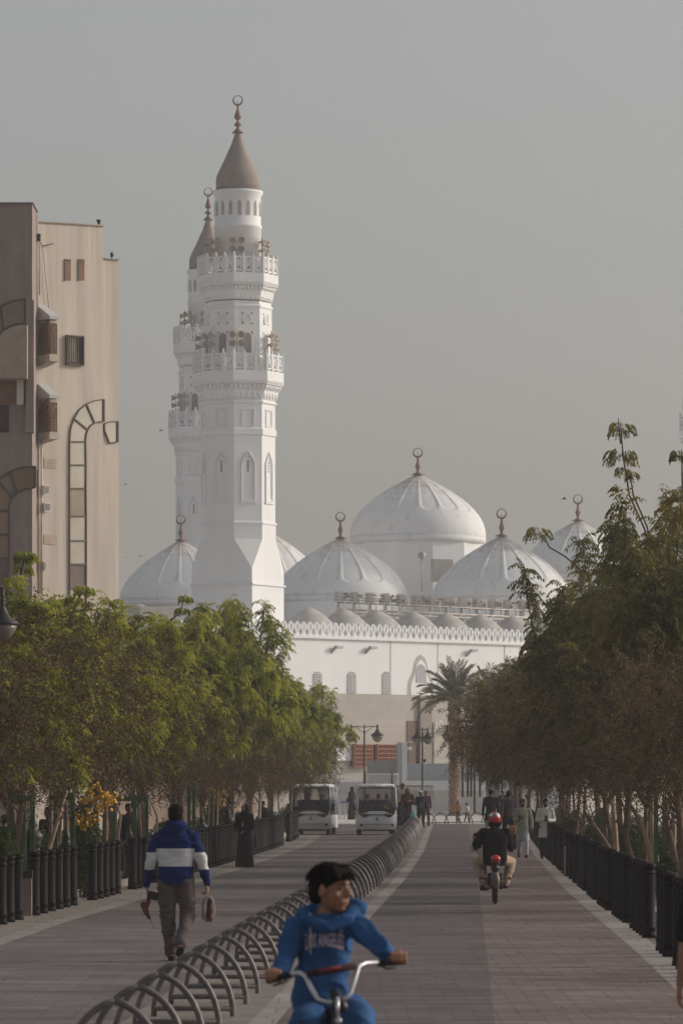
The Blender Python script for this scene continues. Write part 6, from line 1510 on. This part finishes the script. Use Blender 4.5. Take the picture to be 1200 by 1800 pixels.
for s_, side in (('l',-1),('r',1)):
    b.chain([J['s'+s_],J['e'+s_],J['w'+s_]],[.03,.025,.018]); hand(b, J['w'+s_], V((0,1,0)), V((0,0,-1)), side, .10, .8, .7); b.chain([J['h'+s_],J['k'+s_],J['a'+s_],J['t'+s_]],[.05,.035,.025,.02])
o = b.done('body', skin_m, ch, .012, 2); eyes(o, p, m, .8); hair_cap(ch, p, m, .82, 0, hair_m, .012, fringe=False)
b = Blob(); b.chain([(0,0,1.10),J['ch'],J['pel']],[.07,.10,.10]); b.cap(J['sl'],J['el'],.045,.04); b.cap(J['sr'],J['er'],.045,.04); b.done('shirt', Wt, ch, .012, 2, .005)
b = Blob()
for s_ in 'lr': b.chain([J['h'+s_],J['k'+s_],J['a'+s_]],[.065,.05,.04])
b.done('trousers', Dk, ch, .014, 2)

# ============ boy on the bicycle in front
DB_ = 22.0; s_b = F/DB_; bx = (588-HX)*DB_/F
bk = empty('bicycle', (bx, DB_, 0), R(180), 'boy\'s bicycle with pale curved handlebar and dark crossbar pad', 'bicycle')
chrome = M('pale_chrome', (.55,.56,.60), .28, .08, 8, metal=.75); bframe = M('bike_frame_black', (.02,.02,.024), .35, .1)
# local frame: +Y forward (towards the camera), x mirrored by the 180 degree turn
def BL(px_, py_, dy=0.0):   # photo pixel to bicycle-local point at depth offset dy towards the camera
    Dd = DB_-dy; w_ = P(px_, py_, Dd); return V((-(w_.x-bx), dy, w_.z))
def wheel2(parent, y, r_):
    mb = MB(); pts = [(0, y+r_*math.cos(2*PI*i/40), r_+.02+r_*math.sin(2*PI*i/40)) for i in range(40)]; mb.tube(pts, .025, 10, closed=True); q = mb.build('wheel', rub, parent)
    mb = MB(); pts = [(0, y+(r_-.03)*math.cos(2*PI*i/36), r_+.02+(r_-.03)*math.sin(2*PI*i/36)) for i in range(36)]; mb.tube(pts, .010, 6, closed=True)
    for i in range(20): a = 2*PI*i/20; mb.tube([(0,y,r_+.02),(0,y+(r_-.03)*math.cos(a),r_+.02+(r_-.03)*math.sin(a))], .0015, 4)
    mb.tube([(-.05,y,r_+.02),(.05,y,r_+.02)], .02, 8); mb.build('rim', chrome, q)
wheel2(bk, .40, .27); wheel2(bk, -.62, .27)
stem_top = BL(590, 1755, .22)
mb = MB(); mb.tube([stem_top+V((0,0,-.02)), (0,.28,.72)], .019, 10); mb.build('head_tube', bframe, bk)
mb = MB(); mb.tube([(0,.285,.74),(0,.30,.66)], .024, 10); mb.tube([(-.06,.31,.64),(.06,.31,.64)], .02, 8)
for sx in (-1,1): mb.tube([(sx*.055,.31,.64),(sx*.06,.35,.45),(sx*.06,.40,.29)], .014, 8)
mb.build('fork', chrome, bk)
mb = MB(); mb.tube([(0,.27,.78),(0,-.22,.68)], .018, 8); mb.tube([(0,.29,.70),(0,-.12,.32)], .02, 8); mb.tube([(0,-.22,.78),(0,-.12,.32)], .016, 8)
for sx in (-1,1): mb.tube([(sx*.03,-.21,.66),(sx*.05,-.62,.29)], .010, 6); mb.tube([(sx*.03,-.12,.32),(sx*.05,-.62,.29)], .010, 6)
mb.build('frame', bframe, bk)
b = Blob(); b.ell((0,-.27,.90),(.075,.13,.035)); b.cap((0,-.2,.90),(0,-.05,.905),.035,.02); b.done('saddle', rub, bk, .009, 2); mb = MB(); mb.tube([(0,-.25,.88),(0,-.22,.7)], .013, 8); mb.build('seat_post', chrome, bk)
mb = MB(); mb.lathe([(.09,-.005),(.09,.005)], 24, (0,0,0), mat=Matrix.Rotation(PI/2,3,'Y')); o = mb.build('chainring', chrome, bk); o.location = (.05,-.12,.32)
for sx in (-1,1):
    mb = MB(); mb.tube([(sx*.06,-.12,.32),(sx*.08,-.12+sx*.03,.32-sx*.16)], .010, 6); q = mb.build('crank', chrome, bk); mb = MB(); mb.box((sx*.13,-.12+sx*.03,.32-sx*.16),(.09,.09,.025)); mb.build('pedal', rub, q)
# handlebar traced at its true depth
cl = BL(593,1757,.22); 
def barpts(pl): return [BL(x,y,d) for x,y,d in pl]
hb_ = MB()
hb_.tube(barpts([(593,1760,.24),(575,1762,.24),(558,1756,.23),(546,1736,.20),(537,1716,.17),(527,1710,.14),(512,1712,.10),(478,1722,.02)]), .0125, 10)
hb_.tube(barpts([(593,1760,.24),(608,1754,.24),(616,1746,.22),(623,1722,.19),(630,1698,.16),(642,1693,.12),(664,1692,.06),(700,1690,.0)]), .0125, 10)
hb_.build('handlebar', chrome, bk)
mb = MB(); mb.tube(barpts([(540,1712,.18),(625,1698,.18)]), .020, 10); cb_ = mb.build('crossbar_pad', M('dark_pad', (.05,.02,.028), .8, .3, 30), bk)
mb = MB(); mb.tube(barpts([(560,1706.5,.195),(600,1700,.195)]), .008, 8); mb.build('pad_stripe', M('pad_red', (.22,.04,.05), .8), cb_)
mb = MB(); mb.tube(barpts([(512,1713,.10),(474,1723,.01)]), .019, 10); mb.build('grip', rub, bk); mb = MB(); mb.tube(barpts([(665,1693,.06),(708,1690,-.02)]), .019, 10); mb.build('grip', rub, bk)
for pl in ([(508,1718,.10),(500,1727,.12),(480,1732,.10)], [(672,1699,.07),(680,1703,.10),(700,1700,.07)]):
    mb = MB(); mb.tube(barpts(pl), .006, 6); mb.build('brake_lever', bframe, bk)
b = Blob(); b.cap(BL(588,1748,.22), BL(600,1770,.25), .030, .034); b.done('stem_clamp', bframe, bk, .007, 2)
mb = MB(); mb.tube([BL(593,1752,.29), BL(593,1790,.30)], .010, 8); mb.tube([BL(589,1795,.30), BL(600,1795,.30)], .016, 8); mb.build('reflector_bracket', chrome, bk)

by = empty('person', (bx, DB_, 0), R(180), 'dark haired boy in a bright blue hoodie riding towards us and looking aside', 'person')
# joints measured from the photo (local: x mirrored)
def bj(px_, py_, dy): return BL(px_, py_, dy)
J = dict(hd=bj(583,1562,-.22), nk=bj(577,1610,-.27), ch=bj(569,1680,-.33), pel=bj(567,1790,-.36),
         sr=bj(520,1630,-.27), sl=bj(625,1622,-.24), er=bj(500,1690,-.18), el=bj(663,1663,-.09), wr=bj(489,1713,-.04), wl=bj(692,1684,-.04))
J['hr'] = V((.10,-.38,.86)); J['hl'] = V((-.10,-.38,.86))
J['kr'] = bj(535,1800,-.02); J['kl'] = bj(628,1785,.0)
J['ar'] = V((.11,-.16,.46)); J['al'] = V((-.11,-.10,.28)); J['tr'] = V((.12,-.02,.44)); J['tl'] = V((-.12,.05,.22)); 
hs = 1.06; yaw = R(56)      # looks towards the right of the photo
b = Blob(); p, m = head(b, J['hd'], yaw, R(-4), hs)
b.cap(J['nk']+V((0,0,-.03)), J['hd']+V((0,-.02,-.05)), .050, .052); b.chain([J['nk'],J['ch'],J['pel']],[.07,.10,.10]); b.cap(J['sl'],J['sr'],.045,.045); b.cap(J['hl'],J['hr'],.075,.075)
for s_, side in (('l',-1),('r',1)):
    b.chain([J['s'+s_],J['e'+s_],J['w'+s_]],[.042,.034,.026]); b.chain([J['h'+s_],J['k'+s_],J['a'+s_],J['t'+s_]],[.08,.055,.038,.03])
    # hand closed over the grip: palm above the bar, fingers wrapping round its front
    g0 = BL(700,1688,-.01) if s_ == 'l' else BL(480,1719,.015); ax = (V((1,0,0)))
    knu = g0+V((0,.005,.030))
    b.cap(J['w'+s_], knu, .027, .026)
    for i in range(4):
        o_ = (i-1.5)*.0225*(1 if s_ == 'r' else -1); c0 = knu+V((o_,-.005,.006)); k_ = [1,1.08,1.05,.9][i]
        b.chain([c0, c0+V((0,.034*k_,-.004)), c0+V((0,.040*k_,-.034)), c0+V((0,.014,-.052))], [.0118,.0098,.0092,.008])
    tx = -1 if s_ == 'r' else 1
    b.chain([knu+V((tx*.03,-.02,-.005)), knu+V((tx*.045,-.0,-.030)), knu+V((tx*.030,.022,-.048))], [.015,.012,.010])
o = b.done('body', M('warm_brown_skin', (.30,.15,.085), .5, .10, 8, .05, 60), by, .0056, 2); eyes(o, p, m, hs)
# hair: thick, swept over the forehead
b = Blob(); b.ell(p(0,-.022,.046), (.086*hs,.104*hs,.082*hs), m); b.ell(p(0,-.055,.008), (.082*hs,.070*hs,.080*hs), m); b.ell(p(.0,.045,.078), (.068*hs,.042*hs,.032*hs), m)
b.ell(p(0,-.085,-.035), (.055*hs,.04*hs,.05*hs), m)
rg = random.Random(3)
for i in range(46):
    a = rg.uniform(-1,1)*.075; t0 = p(a,rg.uniform(-.03,.05),.108+rg.uniform(-.01,.010)); t1 = p(a*1.05,.088+rg.uniform(-.02,.006),.050+rg.uniform(-.010,.018)); b.cap(t0, t1, .013, .005, 6)
for i in range(30):
    a = rg.uniform(0,2*PI); t0 = p(.06*math.cos(a),-.02+.07*math.sin(a),.09); t1 = p(.084*math.cos(a),-.02+.104*math.sin(a),.02+rg.uniform(-.02,.03))
    if math.sin(a) > .35: continue
    b.cap(t0, t1, .016, .006, 6)
b.done('hair', hair_m, by, .0068, 1, .004, 40)
mb = MB()
for i in range(420):
    a = rg.uniform(0,2*PI); e_ = rg.uniform(.15,1.45); u0 = V((math.cos(a)*math.cos(e_)*.088, -.02+math.sin(a)*math.cos(e_)*.108, .045+math.sin(e_)*.086))
    if u0.y > .03 and u0.z < .07: continue
    dn_ = V((math.cos(a)*.22, math.sin(a)*.22+(.5 if u0.y > 0 else -.05), -.6+rg.uniform(-.25,.25))); u1 = u0+dn_.normalized()*rg.uniform(.025,.05)
    mb.tube([p(*(u0*hs/hs)), p(*(u0.lerp(u1,.6)+V((0,0,.006)))), p(*u1)], [.0035,.0028,.0008], 4)
mb.build('hair_strands', hair_m, by)
bb = cloth('bright_blue_fleece', (.034,.092,.225), .18)
b = Blob(); c = J['ch']; 
def rg_(py_, dy, hw, ry): q_ = BL(567, py_, dy); return (q_.z, BL(569 if py_ < 1720 else 565,py_,dy).x, dy, hw*DB_/F, ry)
b.loft([rg_(1780,-.34,53,.14), rg_(1755,-.34,55,.15), rg_(1720,-.34,50,.15), rg_(1690,-.335,48,.145), rg_(1655,-.32,50,.14), rg_(1630,-.295,47,.125), rg_(1612,-.28,34,.105), rg_(1603,-.275,22,.085)])
b.cap(J['sl'].lerp(J['sr'],.12), J['sr'].lerp(J['sl'],.12), .072, .072)
for s_ in 'lr': s, e, w_ = J['s'+s_], J['e'+s_], J['w'+s_]; b.chain([s, s.lerp(e,.5), e, e.lerp(w_,.55), w_.lerp(e,.10)], [.068,.062,.056,.050,.038])
hd_ = b.done('hoodie', bb, by, .0075, 2, .026, 7, 11, wst=(1.4,1.4,1.6))
b = Blob(); n_ = J['nk']; b.chain([n_+V((.115,.0,.01)), n_+V((.10,.085,-.025)), n_+V((.0,.125,-.06)), n_+V((-.10,.085,-.015)), n_+V((-.13,.0,.03))],[.045,.040,.035,.040,.05]); b.chain([n_+V((.13,-.0,.01)), n_+V((.0,-.09,.02)), n_+V((-.15,-.01,.04))],[.045,.065,.055])
b.done('hood', bb, hd_, .0075, 3, .008, 12, 12)
for (x0,y0,x1,y1) in ((545,1605,546,1678),(594,1610,600,1640)):
    mb = MB(); a_ = BL(x0,y0,-.165); c_ = BL(x1,y1,-.165); mb.tube([a_, a_.lerp(c_,.5)+V((0,.012,0)), c_+V((0,.008,0))], .0045, 6); mb.build('drawstring', M('pale_cord', (.45,.42,.42), .8), hd_)
# lettering wrapped on the chest
def chest_text(body_, size, cx, cz, w_, arch, mat, target, parent, name):
    c = bpy.data.curves.new(name, 'FONT'); c.body = body_; c.size = size; c.align_x = 'CENTER'; c.resolution_u = 3; c.extrude = .0; c.offset = size*.035; c.space_character = 1.05
    o = bpy.data.objects.new(name, c); COL.objects.link(o); dg = bpy.context.evaluated_depsgraph_get(); me = bpy.data.meshes.new_from_object(o.evaluated_get(dg)); bpy.data.objects.remove(o)
    bm = bmesh.new(); bm.from_mesh(me); bmesh.ops.triangulate(bm, faces=bm.faces); bmesh.ops.subdivide_edges(bm, edges=[e for e in bm.edges if e.calc_length() > size*.15], cuts=2, use_grid_fill=True); bm.to_mesh(me); bm.free()
    xs = [v.co.x for v in me.vertices]; sc = w_/(max(xs)-min(xs)); xm = (max(xs)+min(xs))/2
    from mathutils.bvhtree import BVHTree
    dg.update(); bv = BVHTree.FromPolygons([v.co.copy() for v in target.data.vertices], [tuple(p_.vertices) for p_ in target.data.polygons])
    for v in me.vertices:
        x = -(v.co.x-xm)*sc; t = (v.co.x-xm)*sc/(w_/2); lo = arch*(1-t*t); y_ = v.co.y/size
        z = v.co.y*1.35+ (lo*(1.0-y_))*1.0; 
        hit = bv.ray_cast(V((cx+x, 1.0, cz+z)), V((0,-1,0)))
        v.co = (hit[0]+V((0,.004,0))) if hit[0] is not None else V((cx+x,-.18,cz+z))
    me.materials.clear(); me.materials.append(mat); o = bpy.data.objects.new(name, me); COL.objects.link(o); o.parent = parent; return o
tc_ = BL(570.5, 1670, -.18)
chest_text('LOS ANGELES', .086, tc_.x, tc_.z, 68*DB_/F, .022, M('pale_print', (.55,.44,.52), .8, .1), hd_, hd_, 'chest_lettering')
trousers(by, dict(J, pel=J['pel']), cloth('blue_joggers', (.042,.105,.24), .16), .0085, .024, (.112,.088,.07), 4)
shoes(by, J, cloth('white_trainer', (.5,.5,.5)), .01)

# ============ electric carts
cw = M('white_cart_shell', (.60,.63,.66), .32, .06, 3, spec=.5); cdark = M('cart_dark_trim', (.035,.03,.032), .4, .1)
def screen_mat():
    m = bpy.data.materials.new('tinted_windscreen'); m.use_nodes = True; t = m.node_tree; t.nodes.clear(); o = t.nodes.new('ShaderNodeOutputMaterial')
    a = t.nodes.new('ShaderNodeBsdfTransparent'); a.inputs[0].default_value = (.45,.42,.40,1); g_ = t.nodes.new('ShaderNodeBsdfGlossy'); g_.inputs['Roughness'].default_value = .08; g_.inputs['Color'].default_value = (.8,.8,.8,1)
    f = t.nodes.new('ShaderNodeFresnel'); f.inputs[0].default_value = 1.5; x = t.nodes.new('ShaderNodeMixShader'); t.links.new(f.outputs[0], x.inputs[0]); t.links.new(a.outputs[0], x.inputs[1]); t.links.new(g_.outputs[0], x.inputs[2]); t.links.new(x.outputs[0], o.inputs['Surface']); return m
scr = screen_mat()
def cart(px_, D, label, rz):
    q = empty('electric_cart', (P(px_,0,D).x, D, .004), rz, label, 'electric cart', 'white electric passenger carts')
    W_ = .80
    def fr(u, d, z): return V((u, d, z))
    # lower front shell, bulging
    rows = [(.22,.76,.04),(.30,.79,-.02),(.55,.80,-.06),(.80,.79,-.03),(.98,.775,.04)]
    vs = []; nx = 12; fs = []
    for (z, hw, y) in rows:
        for i in range(nx+1): t = -1+2*i/nx; vs.append((hw*t, y+.16*abs(t)**3, z))
    for i in range(len(rows)-1):
        for j in range(nx): a = i*(nx+1)+j; fs.append((a,a+1,a+nx+2,a+nx+1))
    mb = MB(); mb.add(vs, fs, 0, True)
    mb.span(-.785,.785,.21,3.4,.26,.78) ; mb.build('body', cw, q)
    # headlamp mask with a notched lower edge
    mp = [(-.70,.99),(-.72,.86),(-.60,.74),(-.47,.70),(-.36,.76),(-.22,.80),(.22,.80),(.36,.76),(.47,.70),(.60,.74),(.72,.86),(.70,.99)]
    mb = MB(); n = len(mp); mb.add([(x, -.075+.16*abs(x/.8)**3, z) for x, z in mp]+[(x, -.02+.16*abs(x/.8)**3, z) for x, z in mp], [tuple(range(n)), tuple(range(2*n-1,n-1,-1))]+[(i,(i+1)%n,(i+1)%n+n,i+n) for i in range(n)]); mk = mb.build('lamp_mask', cdark, q, recalc=True)
    for sx in (-1,1):
        for xx in (.40,.56):
            mb = MB(); mb.lathe([(.0,.03),(.05,.02),(.062,-.01),(.05,-.015)], 12, (sx*xx,-.085+.16*abs(xx/.8)**3,.82), mat=Matrix.Rotation(PI/2,3,'X')); mb.build('headlight', M('brown_lens', (.20,.15,.13), .2, .1, spec=.6), q)
        mb = MB(); mb.lathe([(.05,0),(.045,-.02),(0,-.03)], 10, (sx*.62,-.0+.02,.40), mat=Matrix.Rotation(-PI/2,3,'X')); mb.build('fog_lamp', cdark, q)
    mb = MB(); mb.span(-.60,.60,-.085,-.06,.425,.445); mb.span(-.045,.045,-.085,-.06,.58,.70); mb.build('front_seam', M('cart_seam', (.2,.2,.22)), q)
    # pillars, roof, windscreen
    for sx in (-1,1):
        mb = MB(); mb.tube([(sx*.77,.10,.95),(sx*.74,.28,1.90)], .032, 8); mb.build('roof_pillar', cw, q)
        for y_ in (1.35,2.3,3.3): mb = MB(); mb.tube([(sx*.76,y_,.75),(sx*.74,y_,1.92)], .025, 6); mb.build('roof_pillar', cw, q)
    mb = MB(); mb.add([(-.72,.04,.98),(.72,.04,.98),(.70,.22,1.86),(-.70,.22,1.86)], [(0,1,2,3)]); mb.build('windscreen', scr, q)
    mb = MB()
    mb.tube([(-.73,.03,.98),(.73,.03,.98),(.71,.21,1.86),(-.71,.21,1.86)], .022, 6, closed=True); mb.build('windscreen_frame', cdark, q)
    b = Blob(); b.cap((-.66,.2,1.93),(.66,.2,1.93),.055,.055); b.cap((-.66,3.4,1.95),(.66,3.4,1.95),.055,.055); b.loft([(1.88,0,1.75,.74,1.68),(1.94,0,1.75,.78,1.75),(2.0,0,1.75,.73,1.66),(2.03,0,1.75,.62,1.5)]); b.done('roof', cw, q, .03, 2)
    mb = MB()
    mb.span(-.70,.70,.28,.42,.78,1.12); mb.build('dashboard', cdark, q)
    for y_ in (1.1,1.95,2.85):
        mb = MB(); mb.span(-.70,.70,y_,y_+.45,.72,.84); mb.span(-.70,.70,y_+.42,y_+.52,.80,1.38); mb.build('bench_seat', M('brown_seat_vinyl', (.06,.04,.035), .6, .15), q)
    mb = MB(); pts = [(-.34+.17*math.cos(2*PI*i/20), .55+.05*math.sin(2*PI*i/20), 1.12+.16*math.sin(2*PI*i/20)) for i in range(20)]; mb.tube(pts, .014, 6, closed=True); mb.tube([(-.34,.55,1.12),(-.34,.4,1.0)], .02, 6); mb.build('steering_wheel', cdark, q)
    for sx in (-1,1):
        for y_ in (.42,2.9):
            mb = MB(); mb.lathe([(.13,-.08),(.24,-.075),(.26,-.04),(.26,.04),(.24,.075),(.13,.08)], 24, (sx*.66,y_,.26), mat=Matrix.Rotation(PI/2,3,'Y')); w_ = mb.build('wheel', rub, q)
            mb = MB(); mb.lathe([(0,-.06),(.13,-.055),(.13,.055),(0,.06)], 16, (sx*.66,y_,.26), mat=Matrix.Rotation(PI/2,3,'Y')); mb.build('hubcap', M('grey_hub', (.3,.3,.3), .4), w_)
        mb = MB(); mb.tube([(sx*.78,.12,1.0),(sx*.88,.05,1.05)], .012, 6); b_ = mb.build('mirror_arm', cdark, q); mb = MB(); mb.box((sx*.90,.04,1.12),(.10,.06,.26)); mb.build('mirror', cdark, b_)
    mb = MB(); mb.span(-.55,.55,.12,.2,.16,.26); mb.build('bumper', cdark, q)
    return q
c1 = cart(546, 170, 'left white electric cart, partly behind a black bollard', R(-5)); c2 = cart(662, 169, 'right white electric cart with a lime green vest behind the windscreen', R(1))
c1.scale = (1.0,1,1.0)
def seated(cart_, lx, ly, col, label, extra=None):
    q = empty('person', V(cart_.location)+Matrix.Rotation(cart_.rotation_euler.z,3,'Z') @ V((lx,ly,0)), R(180)+cart_.rotation_euler.z, label, 'person')
    J = J0(pel=(0,0,.93), ch=(0,0,1.15), nk=(0,.01,1.36), hd=(0,.02,1.50), sl=(-.19,0,1.30), sr=(.19,0,1.30), el=(-.25,.12,1.08), er=(.25,.12,1.08), wl=(-.18,.34,1.05), wr=(.18,.34,1.05), hl=(-.09,0,.9), hr=(.09,0,.9), kl=(-.11,.40,.86), kr=(.11,.40,.86), al=(-.11,.42,.50), ar=(.11,.42,.50), tl=(-.11,.54,.46), tr=(.11,.54,.46))
    o, p, m = body(q, J, skin_d, .02, .98, (V((0,1,-.3)), V((.2,0,-1)), -1), (V((0,1,-.3)), V((-.2,0,-1)), 1), curl=.6); upper(q, J, col, .02, .006, 'shirt', (.07,.055,.045)); trousers(q, J, Dk, .02); shoes(q, J, Dk, .02)
    if extra == 'red': b = Blob(); b.ell(p(0,-.015,.05),(.095,.11,.09),m); b.done('headdress', cloth('red_check_scarf', (.28,.06,.05)), q, .018, 2); b = Blob(); b.ell((0,.09,1.38),(.05,.03,.05)); b.done('collar', Wt, q, .018, 2)
    else: hair_cap(q, p, m, 1, 0, hair_m, .018, fringe=False)
seated(c1, -.28, 1.15, Dk, 'driver in black inside the left cart'); seated(c1, .34, 1.15, Nv, 'passenger in navy inside the left cart')
seated(c2, -.34, 1.15, Dk, 'driver with a red headdress inside the right cart', 'red'); seated(c2, .12, 2.0, Mr, 'middle passenger inside the right cart'); seated(c2, .42, 1.15, Gy, 'passenger in grey inside the right cart')
vest = empty('safety_vest', V(c2.location)+V((.28,.20,1.12)), 0, 'lime green safety vest lying on the dashboard of the right cart', 'vest')
b = Blob(); b.ell((0,0,0),(.11,.05,.07)); b.cap((.03,0,.0),(.17,0,-.07),.05,.03); b.done('vest_cloth', M('lime_fabric', (.38,.72,.04), .8, .1), vest, .014, 2, .02, 12)
mb = MB(); mb.tube([(.02,-.05,.04),(.1,-.06,-.05)], .012, 5); mb.build('reflective_strip', M('pale_cable'), vest)
# ============ birds
bm_ = M('bird_dark', (.05,.045,.045), .7)
for i, (px_, py_, D, sp) in enumerate(((991,877,200,.30),(283,757,260,.30),(221,852,280,.18),(247,978,250,.22),(221,980,280,.16))):
    q = empty('bird', P(px_,py_,D), R(20*i), ['dark bird flying left of the far right finial','dark bird in the sky between the tan building and the minaret','tiny bird beside the tan building at mid height','small bird above the leftmost dome','tiny bird at the left foot of the leftmost dome'][i], 'bird')
    b = Blob(); b.cap((-.1*sp/.3,0,0),(.08*sp/.3,0,0),.03,.02); b.cap((.08*sp/.3,0,0),(.14*sp/.3,0,.0),.018,.008); b.done('body', bm_, q, .012, 1)
    mb = MB(); mb.add([(0,0,.01),(.06,0,.01),(.02,.28*sp/.3,.08),(-.05,.2*sp/.3,.06),(0,0,.0),(.06,0,.0)], [(0,1,2,3),(5,4,3,2)]); mb.add([(0,0,.01),(.06,0,.01),(.02,-.28*sp/.3,.08),(-.05,-.2*sp/.3,.06)], [(3,2,1,0)]); mb.build('wing', bm_, q)
# ------------------------------------------------------------------ haze
HAZE = .0004
hm = bpy.data.materials.new('pale_haze'); hm.use_nodes = True; t = hm.node_tree; t.nodes.clear()
pv = t.nodes.new('ShaderNodeVolumePrincipled'); pv.inputs['Color'].default_value = (.93,.95,1.0,1); pv.inputs['Density'].default_value = HAZE; pv.inputs['Anisotropy'].default_value = .1
om = t.nodes.new('ShaderNodeOutputMaterial'); t.links.new(pv.outputs[0], om.inputs['Volume'])
mb = MB(); mb.span(-905, 905, -65, 1405, -1, 57)
hz = mb.build('haze', hm); hz['kind'] = 'stuff'
print('objects', len(bpy.data.objects))
